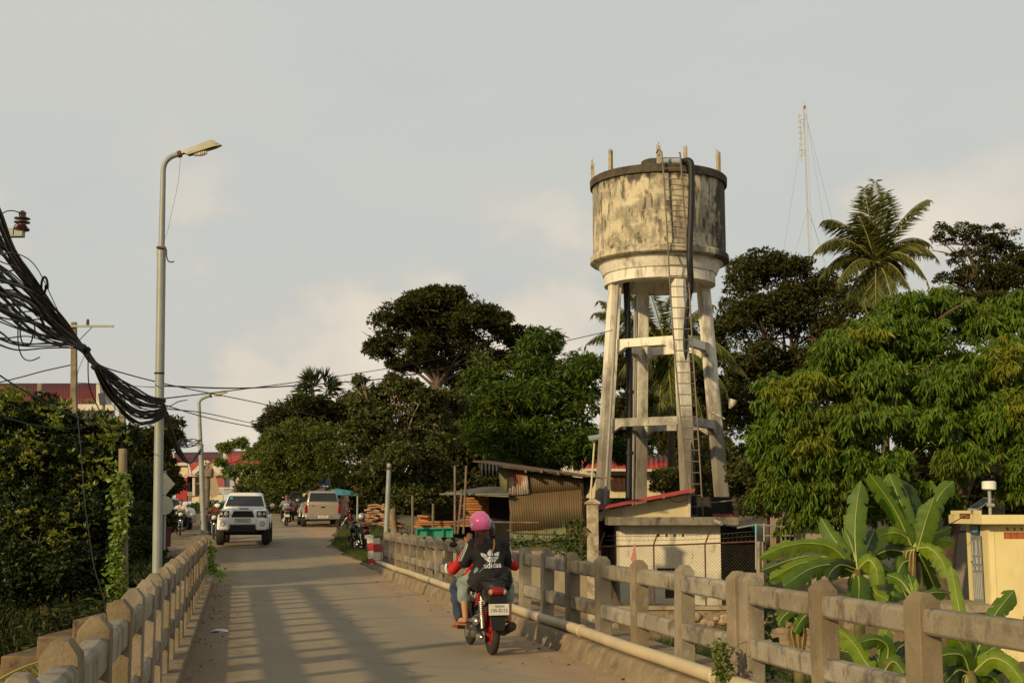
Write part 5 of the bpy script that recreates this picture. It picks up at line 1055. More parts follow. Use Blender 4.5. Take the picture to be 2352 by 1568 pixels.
# --- centre
tree('broad_tree', 'broad dark tree with an airy spreading crown against the sky', 'tree', (1020, 1150, 75), (1006, 868, 75), [(905, 745, 75, 62, 62, 3), (985, 715, 75, 75, 58, 3.2), (1065, 735, 75, 80, 72, 3.2), (1135, 745, 75, 42, 52, 2), (868, 800, 75, 40, 34, 2), (1010, 690, 75, 80, 30, 2.4), (1185, 775, 78, 38, 32, 2), (975, 800, 75, 60, 45, 3), (1080, 815, 76, 55, 42, 2.5), (1130, 830, 77, 70, 40, 2.5), (1010, 845, 76, 40, 30, 2), (925, 830, 76, 45, 28, 2), (1050, 880, 77, 45, 35, 2)], L_dark, 21, r0=.27, n_=22, inner=.12, nsub=11, subr=.40, ros=420, nl=9, L=.22, W=.1, droop=.0, out=.5, spread=1.2, flat=.55, group='background trees')
tree('palm_topped_tree', 'dark tree with long feathery leaves at the left end of the tree row', 'tree', (690, 1180, 84), (690, 1080, 84), [(640, 965, 84, 50, 45, 2.5), (700, 945, 84, 60, 42, 2.5), (630, 1030, 84, 42, 42, 2), (760, 955, 85, 50, 40, 2.5), (810, 940, 85, 45, 50, 2.5), (700, 1010, 84, 90, 50, 2.5)], L_dark, 5, nsub=9, ros=360, nl=8, L=.32, W=.09, droop=.3, r0=.3, group='background trees').name = 'feathery_tree'
tree('light_tree', 'sunlit yellow-green tree beside the parked pickup', 'tree', (715, 1190, 80), (712, 1110, 78), [(655, 1000, 76, 55, 30, 2), (735, 1000, 76, 45, 35, 2), (625, 1050, 76, 45, 38, 2), (700, 1050, 76, 80, 40, 2), (770, 1060, 75, 50, 50, 2), (640, 1105, 76, 60, 38, 1.8), (730, 1100, 76, 90, 42, 2)], L_yel, 6, nsub=9, ros=380, nl=8, L=.17, W=.08, droop=.2, r0=.2, group='roadside trees')
tree('bushy_tree', 'olive-brown leafy tree with pale bent stems behind the grey steel pole', 'tree', (912, 1235, 45.5), (916, 1110, 45.5), [(850, 925, 46, 52, 42, 1.6), (925, 900, 46, 55, 30, 1.6), (985, 925, 46, 50, 42, 1.6), (900, 980, 46, 95, 50, 2), (990, 1000, 46, 60, 65, 1.8), (838, 1015, 46, 56, 62, 1.6), (910, 1060, 45, 95, 55, 2), (1000, 1085, 45.5, 55, 60, 1.6), (874, 1104, 45.5, 50, 42, 1.4), (950, 1135, 45, 75, 42, 1.6), (1015, 1150, 45, 35, 35, 1.2), (1040, 930, 47, 34, 45, 1.0), (900, 872, 46, 16, 16, .6), (822, 1095, 45, 17, 9, .3), (812, 1104, 45, 9, 10, .3), (826, 878, 46, 14, 14, .5)], L_brown, 8, inner=.1, nsub=10, subr=.38, ros=340, nl=7, L=.15, W=.08, droop=.1, out=.4, spread=1.2, r0=.12, n_=26, bark=mat('pale stem bark', (.30, .23, .15), (.2, .15, .1), 5, .9), group='roadside trees')
for (x_, y_) in ((826, 885), (900, 872)): pass
tree('mango_tree', 'mid-green mango tree with a pointed top behind the shack', 'mango tree', (1230, 1180, 52), (1235, 1060, 52), [(1245, 790, 53, 48, 42, 1.6), (1230, 850, 53, 62, 45, 2), (1120, 870, 53, 70, 38, 2), (1330, 860, 52, 58, 48, 2), (1180, 920, 52, 110, 55, 2.4), (1300, 930, 52, 85, 62, 2.4), (1110, 950, 52, 62, 65, 2), (1160, 1010, 51.5, 100, 58, 2.2), (1270, 1020, 51.5, 100, 55, 2.2), (1345, 1020, 51.5, 48, 55, 1.8), (1210, 1060, 51.5, 120, 35, 2)], L_mang2, 9, inner=.2, nsub=10, subr=.42, ros=260, nl=11, L=.27, W=.065, droop=.55, out=.5, spread=.9, r0=.3, group='mango trees')
# --- right
tree('dark_tree', 'tall dark brown-green tree directly right of the water tower', 'tree', (1800, 1180, 66), (1800, 960, 66), [(1715, 640, 67, 62, 58, 2.6), (1795, 625, 67, 80, 52, 2.6), (1870, 665, 67, 55, 50, 2.4), (1700, 730, 66, 55, 60, 2.4), (1790, 720, 66, 90, 60, 3), (1880, 760, 66, 75, 65, 2.6), (1730, 830, 66, 80, 70, 2.8), (1840, 860, 66, 95, 70, 2.8), (1700, 940, 65, 60, 80, 2.4), (1790, 980, 65, 90, 80, 2.6), (1740, 1080, 64, 80, 80, 2.4), (1640, 1060, 64, 60, 90, 2)], L_dark, 13, nsub=11, subr=.42, ros=420, nl=9, L=.21, W=.095, droop=.1, out=.4, spread=1.2, r0=.35, n_=18, group='background trees')
tree('airy_tree', 'thin-crowned dark tree at the right edge behind the palm', 'tree', (2290, 1150, 74), (2280, 720, 74), [(2195, 540, 74, 62, 24, 2.0), (2280, 545, 74, 60, 34, 2.4), (2335, 590, 74, 50, 45, 2.4), (2230, 600, 74, 52, 28, 2.0), (2180, 640, 74, 42, 20, 1.6), (2270, 640, 74, 95, 38, 2.4), (2345, 650, 74, 50, 60, 2.4), (2260, 700, 73, 100, 35, 2.4)], L_dark, 17, inner=.05, nsub=11, subr=.34, ros=260, nl=8, L=.19, W=.09, droop=-.1, out=.4, spread=1.3, flat=.5, r0=.3, n_=26, group='background trees')
tree('airy_tree', 'tall dark hedge-like tree closing the gap behind the right mango', 'tree', (2080, 1170, 62), (2080, 900, 62), [(1950, 700, 62, 60, 50, 2.4), (2000, 780, 62, 90, 60, 2.4), (1950, 900, 62, 100, 90, 2.4), (2200, 900, 62, 160, 120, 2.4), (1900, 1050, 60, 110, 90, 2.2)], L_dark, 23, nsub=11, subr=.42, ros=420, nl=8, L=.25, W=.11, droop=.1, group='background trees')
mango = [(2075, 712, 41, 62, 40, 1.2), (2150, 700, 41.5, 55, 40, 1.3), (2010, 775, 40.5, 85, 50, 1.5), (2110, 790, 40.5, 90, 60, 1.6), (2230, 745, 42, 75, 52, 1.4), (2320, 730, 42, 60, 55, 1.4), (1915, 820, 40, 68, 48, 1.4), (1880, 880, 40, 55, 40, 1.2), (2000, 880, 39.5, 95, 60, 1.6), (2150, 880, 39.5, 100, 62, 1.7), (2270, 850, 40, 90, 75, 1.7), (1790, 905, 40, 55, 50, 1.2), (1850, 975, 39.5, 80, 55, 1.4), (1985, 975, 39, 100, 58, 1.6), (2120, 985, 39, 95, 55, 1.6), (2260, 965, 39, 95, 62, 1.6), (2335, 930, 39, 50, 90, 1.5), (1800, 1040, 39.5, 55, 55, 1.2), (1900, 1060, 39, 85, 48, 1.4), (2020, 1070, 39, 90, 42, 1.4), (2330, 1050, 38.5, 45, 62, 1.2), (2200, 1055, 38.8, 60, 40, 1.3), (1840, 1130, 39.5, 42, 40, 1.0), (1930, 1120, 39.2, 60, 35, 1.2), (2090, 1130, 39.2, 50, 34, 1.2)]
mango += [(1790, 1120, 39.8, 50, 50, 1.2), (1850, 1185, 40, 55, 36, 1.2), (1945, 1170, 40.2, 60, 38, 1.3), (2050, 1165, 40.4, 60, 34, 1.3), (2150, 1140, 40.6, 55, 40, 1.3), (2330, 1120, 39.5, 45, 40, 1.2), (1760, 1000, 40, 40, 50, 1.0)]
mt = tree('mango_tree', 'large sunlit mango tree with drooping leaf clusters filling the right side', 'mango tree', (2165, 1290, 41.5), (2235, 1060, 41), mango, L_mango, 31, inner=.22, nsub=9, subr=.46, ros=170, nl=13, L=.27, W=.060, droop=1.15, out=.35, spread=.62, flat=.9, r0=.26, n_=16, group='mango trees')
crown(mt, [(1850, 880, 38.4, 60, 40, .6), (1790, 905, 38.6, 45, 45, .6), (2300, 820, 38, 60, 50, .6), (2330, 930, 37.6, 50, 60, .6), (1990, 770, 39, 60, 30, .5), (1850, 1010, 38.2, 60, 50, .5)], L_mangoy, 33, nsub=5, subr=.4, ros=38, nl=8, L=.25, W=.06, droop=1.1, out=.45, spread=.6, name='bright_leaves')
tree('dark_tree', 'dense dark foliage filling the view behind the tower legs', 'tree', (1560, 1170, 68), (1560, 1050, 68), [(1430, 850, 68, 50, 50, 2), (1500, 900, 68, 70, 60, 2.2), (1590, 870, 68, 60, 70, 2.2), (1650, 930, 68, 60, 80, 2.2), (1450, 960, 68, 70, 60, 2.2), (1560, 990, 68, 90, 60, 2.2), (1640, 780, 68, 40, 60, 1.8), (1510, 790, 69, 60, 40, 1.8)], L_dark, 61, nsub=10, subr=.45, ros=380, nl=9, L=.24, W=.1, n_=8, group='background trees')
tree('thorny_bush', 'scraggly brown bush between the tower and the mango tree', 'bush', (1770, 1230, 46), (1765, 1150, 46), [(1740, 1080, 46, 55, 60, 1.4), (1790, 1130, 46, 50, 60, 1.3), (1740, 1160, 46, 60, 35, 1.2)], L_brown, 41, nsub=8, ros=420, nl=7, L=.13, W=.06, r0=.07, n_=12, group='bushes')
tree('shrub', 'olive shrub seen between the tower legs on the right', 'bush', (1630, 1170, 52), (1625, 1110, 52), [(1620, 1090, 52, 42, 55, 1), (1655, 1040, 53, 36, 50, 1), (1530, 1100, 53, 45, 35, 1)], L_brown, 42, nsub=8, ros=420, nl=7, L=.14, W=.065, r0=.06, n_=8, group='bushes')
tree('shrub', 'green branch growing behind the left tower leg', 'bush', (1455, 1150, 53), (1450, 1080, 53), [(1475, 990, 53, 28, 35, .8), (1425, 1040, 53, 50, 26, .8), (1480, 920, 54, 22, 25, .8), (1405, 970, 54, 25, 30, .8)], L_mang2, 43, nsub=7, ros=260, nl=7, L=.22, W=.06, droop=.5, r0=.05, n_=8, group='bushes')
# --- left
tree('hedge_tree', 'big dark glossy-leaved bush filling the left edge', 'bush', (120, 1420, 28), (130, 1250, 28), [(30, 960, 30, 65, 55, 1.2), (110, 960, 30, 62, 48, 1.2), (190, 990, 30, 70, 50, 1.2), (260, 1010, 30, 50, 45, 1), (60, 1060, 29, 90, 75, 1.4), (180, 1080, 29, 90, 70, 1.4), (275, 1090, 29.5, 55, 75, 1.1), (50, 1190, 28, 100, 85, 1.4), (170, 1200, 28, 100, 80, 1.4), (255, 1210, 28.5, 55, 80, 1), (60, 1320, 27, 105, 80, 1.4), (170, 1320, 27, 95, 75, 1.3), (250, 1330, 27.5, 40, 70, .9), (-30, 1150, 29, 60, 250, 1.5), (40, 1125, 30, 80, 50, 1.2), (130, 1130, 30, 80, 50, 1.2), (220, 1135, 30, 70, 50, 1.2), (120, 1270, 28.5, 120, 60, 1.2)], L_bush, 51, inner=.25, nsub=12, subr=.42, ros=420, nl=8, L=.11, W=.055, droop=-.25, out=.6, spread=1.0, r0=.12, n_=10, group='bushes')
ht = [o for o in COL.objects if o.name == 'hedge_tree'][0]; crown(ht, [(40, 930, 28.6, 60, 40, .6), (150, 960, 28.6, 70, 45, .6), (250, 1010, 28.8, 50, 50, .6), (60, 1060, 27.6, 80, 60, .7), (200, 1100, 27.8, 80, 70, .7), (100, 1230, 26.8, 110, 70, .7)], leafmat('sunlit-toned hedge leaves', [(.14, .19, .015), (.19, .22, .02), (.10, .15, .012), (.22, .17, .03)], .3, .4, .4), 57, nsub=8, subr=.5, ros=9, nl=6, L=.11, W=.055, droop=-.5, inner=0, name='bright_leaves')  # extra sparse leaves coloured brighter to stand for sunlit tips
tree('roadside_tree', 'dark leafy tree behind the near street lamp', 'tree', (365, 1260, 44), (360, 1150, 44), [(330, 1040, 44, 45, 55, 1.4), (385, 1010, 45, 26, 30, 1), (340, 1120, 43, 50, 60, 1.4), (385, 1100, 44, 26, 50, 1), (330, 1200, 42, 45, 55, 1.2), (375, 1190, 43.5, 24, 45, .9), (320, 1260, 40, 50, 45, 1.2), (395, 975, 46, 16, 18, .7)], L_dark, 52, nsub=9, subr=.42, ros=420, nl=8, L=.17, W=.06, droop=.1, r0=.13, n_=10, group='roadside trees')
tree('young_tree', 'slender light green young tree in front of the red roofs', 'tree', (548, 1180, 88), (536, 1090, 88), [(520, 1030, 88, 22, 12, .8), (545, 1018, 88, 26, 12, .8), (575, 1045, 88, 20, 14, .8), (510, 1060, 88, 14, 12, .7), (560, 1075, 88, 22, 12, .8), (530, 1090, 88, 24, 12, .8), (575, 1100, 88, 18, 16, .7)], leafmat('pale new leaves', [(.16, .20, .05), (.20, .24, .06), (.12, .17, .04)], .3), 53, nsub=5, subr=.4, ros=60, nl=7, L=.25, W=.11, droop=.3, r0=.07, n_=12, group='roadside trees')
tree('hedge', 'low green hedge below the red house', 'hedge', (450, 1200, 100), (450, 1185, 100), [(400, 1185, 100, 45, 22, 1.5), (460, 1175, 100, 45, 22, 1.5), (510, 1172, 100, 40, 22, 1.5), (560, 1180, 100, 40, 20, 1.5), (620, 1180, 96, 45, 26, 1.5)], L_mang2, 54, n_=0, nsub=8, ros=300, nl=7, L=.22, W=.12, r0=.1)
tree('dense_tree', 'dark shrubbery closing the far end of the road', 'bush', (640, 1200, 92), (640, 1185, 92), [(600, 1160, 92, 50, 40, 1.5), (660, 1155, 88, 55, 45, 1.5), (720, 1160, 84, 60, 45, 1.5), (790, 1150, 88, 60, 50, 1.5), (830, 1160, 88, 50, 40, 1.5)], L_dark, 55, n_=0, nsub=8, ros=420, nl=7, L=.25, W=.13, r0=.1, group='bushes')
o = crown(None, [(600+k*62, 1135-(28 if k > 7 else 0)-(k*37 % 5)*7, 98-(k % 3)*3, 52, 52+(20 if k > 7 else 0), 2.0) for k in range(32)]+[(600+k*45, 1158, 93, 44, 34, 1.5) for k in range(44)]+[(1000+k*40, 985+k*20, 88, 50, 60, 1.5) for k in range(3)]+[(1030, 1080, 88, 60, 70, 1.5), (1090, 1130, 88, 60, 60, 1.5)], L_dark, 91, nsub=6, subr=.5, ros=110, nl=7, L=.5, W=.26, inner=1.0, name='tree_line')
o = [q for q in COL.objects if q.name == 'tree_line'][0]; tag(o, 'far wood closing the view behind the houses and the tower', 'trees', None, 'stuff')
# unseen tree left of the picture, added to shade the road beyond the bridge
bt = thing('shade_tree', (-27, 22, -.8), 'large unseen tree added left of the picture to shade the road', 'tree', 'roadside trees')
def crown_world(par, cs, m, seed, L, n_):
    rng = np.random.default_rng(seed); B_, D_ = [], []
    for c, r_ in cs:
        u = unit(rng.normal(size=(n_, 3))); B_.append(np.array(c)+u*np.array(r_)*rng.uniform(.3, 1, (n_, 1))**.5); D_.append(unit(rng.normal(size=(n_, 3))))
    B_ = np.concatenate(B_); leaves('crown', B_, np.concatenate(D_), L, L*.5, m, par, rng)
crown_world(bt, [((-25, 25, 8), (3.6, 4, 2.6)), ((-29, 20, 9.0), (3.5, 3.5, 2.5)), ((-23, 29, 6.5), (2.6, 3, 2.0))], L_dark, 3, .45, 2600)
MB().tube(spline([(-27, 22, -1), (-27.3, 22.3, 3), (-27, 23, 7)], 4), [.45, .42, .4, .38, .36, .34, .3, .25, .15], 10).build('trunk', M_bark, bt, world=True, smooth=60)
# --- palms
def frond(tip, base, lift, n_=44, ll=.75, side=1.0, depth=0.0, droopl=.6, seed=0, rad=.03):
    """arching frond: returns rachis points and leaflet arrays"""
    rng = np.random.default_rng(seed); base, tip = Vector(base), Vector(tip); c = base.lerp(tip, .55)+Vector((0, 0, lift))
    pts = bez(base, c, tip, n_); B_, D_, Ls = [], [], []
    for i_ in range(4, n_+1):
        d = (pts[i_]-pts[i_-1]).normalized(); s = d.cross(Vector((0, 0, 1)))
        if s.length < .15: s = d.cross(Vector((0, 1, 0)))
        s.normalize(); f = i_/n_; ln = ll*math.sin(math.pi*min(1, .22+.80*f))**.6 if f < .98 else ll*.4
        for sg_ in (-1, 1):
            v = (d*.75+s*sg_*.85*side+Vector((0, 0, -droopl*(.5+f)))+Vector(rng.normal(0, .08, 3))).normalized(); B_.append(pts[i_]); D_.append(v); Ls.append(max(.12, ln*rng.uniform(.8, 1.1)))
    return pts, B_, D_, Ls
def palm(name, label, cat, c, d, tips, mleaf, basez, seed, r=.16, rk=1.0, ll=.7, group=None, W=.05, n_=44, mr=None, dk=0):
    ct = P(c[0], c[1], d); b = Vector((ct.x, ct.y, ground_at(ct.x, ct.y) if basez is None else basez)); t = thing(name, b, label, cat, group)
    MB().tube(spline([b, b.lerp(ct, .5)+Vector((.15, 0, 0)), ct-Vector((0, 0, .1))], 5), r, 10).build('trunk', M_bark, t, world=True, smooth=60)
    rng = np.random.default_rng(seed)
    for k, (x_, y_, dd_, lift, dr) in enumerate(tips):
        pts, B_, D_, Ls = frond(P(x_, y_, d+dd_), ct, lift, ll=ll, droopl=dr+dk, seed=seed*50+k, n_=n_)
        f_ = MB().tube(pts[::2]+[pts[-1]], [(.045*(1-i_/len(pts))+.008)*rk for i_ in range(0, len(pts)+2, 2)][:len(pts[::2])+1], 5).build('frond', mr or M_rachis, t, world=True)
        leaves('leaflets', np.array(B_), np.array(D_), np.array(Ls), W, mleaf, f_, rng, curl=.1)
    return t
M_rachis = mat('palm leaf stalk', (.26, .25, .06), (.20, .17, .05), 5, .6)
L_palm = leafmat('coconut palm leaflets', [(.11, .13, .025), (.15, .16, .035), (.08, .10, .02), (.19, .18, .05)], .3, .5, .4)
palm('coconut_palm', 'tall coconut palm with arching fronds against the sky', 'palm tree', (2012, 606), 56, [
    (2010, 415, 0, .2, .1), (1985, 430, -.6, .3, .1), (2035, 440, .8, .3, .1), (1970, 490, -1.0, .4, .2), (2132, 458, .3, 1.0, .4), (1888, 508, -.3, 1.3, .5), (1866, 585, -.4, 1.8, .7), (1882, 640, .6, 1.5, .7), (2152, 592, .2, 1.5, .8), (2130, 645, -1.0, 1.7, .8), (2135, 560, 1.6, 1.2, .6),
    (1925, 655, -1.8, 1.2, .6), (1945, 700, -1.2, .6, .5), (2090, 665, -1.2, 1.0, .5), (2012, 712, -2.0, .9, .4), (1985, 705, -1.5, .6, .4), (2050, 690, -1.8, .9, .4), (2075, 640, 1.5, 1, .6), (1940, 620, 1.8, 1.2, .6), (1985, 540, 1.5, .6, .4)], L_palm, None, 3, ll=1.05, W=.055, n_=100, dk=.25)
pl = [o for o in COL.objects if o.name == 'coconut_palm'][0]; mb = MB(); rr_ = random.Random(4)
for k in range(7): mb.ell(P(1992+rr_.uniform(-10, 14), 612+rr_.uniform(-12, 18), 55.6), .13, 8, 6)
mb.build('coconuts', mat('green coconuts', (.16, .17, .03), (.2, .14, .04), 4, .5), pl, world=True, smooth=60)
palm('coconut_palm', 'second coconut palm whose fronds show behind the tower legs', 'palm tree', (1530, 800), 57, [
    (1345, 792, 0, 1.6, .7), (1362, 720, -.5, 1.2, .5), (1375, 690, .5, .8, .3), (1435, 660, .3, .6, .3), (1480, 640, -1, .5, .3), (1560, 640, .6, .5, .3), (1640, 700, 0, .9, .4), (1690, 830, -.4, 1.6, .6), (1670, 900, -.8, 1.5, .6), (1620, 980, -1, 1.5, .5), (1400, 900, -.5, 1.5, .6), (1430, 960, -1, 1.3, .6), (1510, 1000, -1.4, 1, .5), (1470, 850, -2, 1.3, .5), (1580, 900, -1.8, 1.5, .5), (1600, 760, 2, 1.2, .5), (1545, 960, -1.8, 1, .5), (1720, 870, .5, 1.7, .7)], L_palm, None, 5, ll=1.05, W=.06, n_=90, dk=.4)
ft = thing('fan_palm', P(735, 1150, 88), 'sugar palm with a round fan-leaf top above the tree row', 'palm tree'); cc_ = P(735, 905, 88); MB().tube([P(735, 1150, 88), cc_], .22, 8).build('trunk', M_bark, ft, world=True)
rng = np.random.default_rng(8); B_, D_ = [], []
for k in range(34):
    u = unit(rng.normal(size=3)*np.array([1, 1, .8])+np.array([0, 0, .35])); o_ = np.array(cc_)+u*rng.uniform(.7, 1.3)
    for q in range(16): B_.append(o_); D_.append(unit(u+rng.normal(size=3)*.55))
leaves('crown', np.array(B_), np.array(D_), 1.0, .12, leafmat('fan palm leaves', [(.05, .07, .02), (.08, .09, .025), (.035, .05, .015)], .15), ft, rng)
t = palm('palm_seedling', 'yellow-green palm frond at the lower left corner behind the railing', 'palm', (-60, 1600), 6.6, [(160, 1512, .1, .10, 1.0)], leafmat('yellow palm leaflets', [(.20, .22, .04), (.25, .25, .05), (.15, .18, .03)], .3), -2.8, 9, r=.02, rk=.17, ll=.26, W=.012, n_=56)
# --- bananas
L_ban = []
def bananamat(name, c1, c2):
    m = mat(name, c1, c2, 2.5, .4, .25, 16, spec=.5, stains=[((.20, .16, .05), 3, (1, 1, 1), .64, .70, .7), ((.06, .10, .008), 5, (1, 1, 3), .5, .66, .4)])
    t_ = m.node_tree; p = [n for n in t_.nodes if n.type == 'BSDF_PRINCIPLED'][0]; o_ = [n for n in t_.nodes if n.type == 'OUTPUT_MATERIAL'][0]
    tr = N(t_, 'ShaderNodeBsdfTranslucent'); t_.links.new(mixc(t_, 1.0, p.inputs['Base Color'].links[0].from_socket, (1.5, 1.6, .6), 'MULTIPLY'), tr.inputs[0]); mx = N(t_, 'ShaderNodeMixShader'); mx.inputs[0].default_value = .33
    wv = N(t_, 'ShaderNodeTexNoise'); wv.inputs['Scale'].default_value = 34; wv.inputs['Detail'].default_value = 3
    bm_ = N(t_, 'ShaderNodeBump'); bm_.inputs['Strength'].default_value = .5; bm_.inputs['Distance'].default_value = .02; t_.links.new(wv.outputs['Fac'], bm_.inputs['Height']); t_.links.new(bm_.outputs[0], p.inputs['Normal'])
    p.inputs['Roughness'].default_value = .5
    t_.links.new(p.outputs[0], mx.inputs[1]); t_.links.new(tr.outputs[0], mx.inputs[2]); t_.links.new(mx.outputs[0], o_.inputs[0]); return m
MBN = [bananamat('deep green banana leaf', (.10, .175, .010), (.07, .13, .009)), bananamat('fresh green banana leaf', (.19, .27, .014), (.15, .22, .012)), bananamat('dark banana leaf', (.035, .065, .007), (.025, .048, .006)), mat('dead banana leaf', (.20, .12, .05), (.11, .065, .03), 4, .9, .6, 20)]
M_rib = mat('banana midrib', (.36, .40, .10), (.30, .34, .09), 3, .5); M_stem = mat('banana stem', (.20, .18, .06), (.10, .08, .03), 3, .7, .4, 10, stains=[((.07, .04, .02), 3, (1, 1, .4), .5, .65, .8)])
def banana_leaf(par, pts, d, w, mi, seed, fold=.35, roll=0.0, gaps=.5):
    """pts: crop places base..tip in the CD frame; w: width in crop px at the widest"""
    rr_ = random.Random(seed); q = []; n0 = len(pts); tp0 = rr_.choice([.68, .78, .88, .9])
    for i_, (x_, y_) in enumerate(pts):
        dd_ = d[0]+(d[1]-d[0])*i_/(n0-1); q.append(P(*CD(x_, y_), dd_))
    sp_pts = spline(q, 12); n_ = len(sp_pts)-1; wm = w/2.933/3026*((d[0]+d[1])/2)*1.04; vs = []; fs = []; lastgap = False
    for sg_ in (-1, 1):
        off = None; edge_j = 0; rows_ = []
        for i_, p in enumerate(sp_pts):
            f = i_/n_; a = (sp_pts[min(i_+1, n_)]-sp_pts[max(0, i_-1)]).normalized(); view = (p-Vector((0, 0, EYE))).normalized()
            s = a.cross(view); s = s.normalized() if s.length > .05 else Vector((1, 0, 0)); nrm = s.cross(a).normalized(); nrm = -nrm if nrm.dot(view) > 0 else nrm
            prof = (min(1, f/.10)**.5 if f < .10 else 1)*(1 if f < tp0 else max(.05, 1-((f-tp0)/(1-tp0))**2.6))
            s = s*math.cos(roll)+nrm*math.sin(roll)
            if rr_.random() < .13: edge_j = rr_.uniform(-.06, .03)
            ww = wm*.5*prof*(1+edge_j+.03*math.sin(i_*1.9))
            wav = .06*math.sin(i_*.8+sg_)*ww
            rows_.append((p, s, nrm, ww, .06*math.sin(i_*.8+sg_)*ww))
        gd = 0.0; pk = None; left = rr_.randint(2, 6)
        for i_ in range(n_):
            if left <= 0 and rr_.random() < .8: gd = rr_.uniform(-.05, .55) if rr_.random() < gaps else 0.0; left = rr_.randint(1, 6); cut = True
            else: cut = False
            left -= 1; ks_ = []
            for e_, (p, s, nrm, ww, wav) in enumerate((rows_[i_], rows_[i_+1])):
                if e_ == 0 and cut: ww = ww*.93
                k = len(vs); vs += [p, p+s*sg_*ww*.55-nrm*ww*fold*.25+nrm*wav*.4, p+s*sg_*ww*.97*(1-gd*.18)-nrm*ww*fold+nrm*wav-Vector((0, 0, ww*(.15+gd)))]; ks_.append(k)
            if cut or pk is None: a_, b_ = ks_
            else: a_, b_ = pk, ks_[1]
            fs.append((a_, a_+1, b_+1, b_)); fs.append((a_+1, a_+2, b_+2, b_+1)); pk = b_
    o = MB().add(vs, fs).build('leaf', MBN[mi], par, world=True, smooth=180, rec=False)
    MB().tube([p-Vector((0, .006, 0)) for p in sp_pts[::3]+[sp_pts[-1]]], [max(.003, .016*(1-.8*i_*3/n_)) for i_ in range(len(sp_pts[::3])+1)], 5).build('midrib', M_rib, o, world=True)
def banana(label, stem, dstem, lv, d0, seed):
    b = P(*CD(*stem[0]), dstem); t = thing('banana_plant', (b.x, b.y, -2.6), label, 'banana plant', 'banana plants')
    pts = [P(*CD(*s_), dstem) for s_ in stem]; MB().tube(spline([Vector((b.x, b.y, -2.7))]+pts, 4), [.13-.06*i_/(4*len(pts)) for i_ in range(4*len(pts)+1)], 10).build('stem', M_stem, t, world=True, smooth=60)
    rx_ = random.Random(seed*7); c0_ = stem[-1]
    for k in range(12 if len(lv) > 6 else 5):       # inner and rear leaves filling the plant
        an = rx_.uniform(-.2, 3.34); ln = rx_.uniform(150, 330); dx, dy = math.cos(an)*ln, -math.sin(an)*ln*.8
        banana_leaf(t, [(c0_[0], c0_[1]+10), (c0_[0]+dx*.5, c0_[1]+dy*.6-25), (c0_[0]+dx, c0_[1]+dy+rx_.uniform(-60, 70))], (d0, d0+rx_.uniform(.2, 1.0)), rx_.uniform(70, 105), rx_.choice([0, 0, 1, 2]), seed*90+k, fold=.4)
    for k in range(3):
        x0_ = c0_[0]+rx_.uniform(-45, 45); banana_leaf(t, [(c0_[0], c0_[1]+25), (x0_+rx_.uniform(-30, 30), c0_[1]+60), (x0_*1.0, c0_[1]+rx_.uniform(180, 260))], (d0, d0-.1), rx_.uniform(35, 60), 3, seed*70+k, fold=.9, gaps=.9)
    for k, (pp_, w, dz, mi) in enumerate(lv): banana_leaf(t, pp_, (d0, d0+dz), w, mi, seed*20+k, fold=.3+.25*((k*37) % 5)/5)
    return t
banana('left banana plant with broad arching leaves over the railing', [(740, 1300), (735, 1000), (725, 800)], 25.5, [
    ([(722, 800), (708, 620), (712, 430), (745, 205)], 150, .4, 0), ([(660, 720), (560, 590), (478, 455)], 110, .5, 0), ([(690, 790), (560, 660), (400, 625), (230, 650), (60, 725)], 100, -1.0, 1), ([(690, 800), (520, 720), (330, 720), (75, 810)], 85, .8, 2), ([(680, 800), (520, 745), (330, 765), (130, 870)], 90, -.8, 1), ([(700, 820), (560, 770), (400, 800), (225, 915)], 120, -1.2, 0),
    ([(728, 830), (735, 920), (728, 1060)], 150, -.6, 0), ([(735, 790), (800, 740), (850, 800), (862, 905)], 100, -.5, 1), ([(715, 800), (620, 770), (560, 800), (520, 860)], 110, -.9, 2), ([(790, 870), (850, 960), (930, 1010)], 110, -.4, 1), ([(760, 740), (800, 620), (840, 540)], 90, .9, 2), ([(700, 760), (640, 640), (620, 520)], 90, .9, 2)], 25.5, 1)
banana('tall middle banana plant with upright leaves before the white wall', [(1160, 1250), (1140, 900), (1110, 640)], 27, [
    ([(1085, 640), (1010, 470), (930, 330), (800, 155)], 112, -.3, 0), ([(1100, 600), (1040, 420), (985, 280), (935, 155)], 120, .2, 0), ([(1110, 590), (1090, 420), (1060, 300), (1000, 190)], 150, .8, 2), ([(1125, 680), (1160, 560), (1195, 440), (1240, 315)], 150, -.2, 0), ([(1150, 640), (1210, 460), (1280, 300), (1372, 208)], 110, .5, 0), ([(1075, 600), (980, 555), (850, 590), (765, 735)], 105, -.7, 1), ([(1130, 660), (1210, 660), (1290, 740), (1335, 865)], 115, -.6, 1), ([(1095, 740), (1030, 760), (980, 870), (955, 1020)], 120, -.5, 0), ([(1120, 650), (1200, 655), (1285, 640)], 45, .3, 0), ([(1090, 700), (960, 670), (860, 700), (800, 760)], 90, .9, 2), ([(1140, 700), (1200, 820), (1260, 960)], 100, .6, 2)], 26.8, 2)
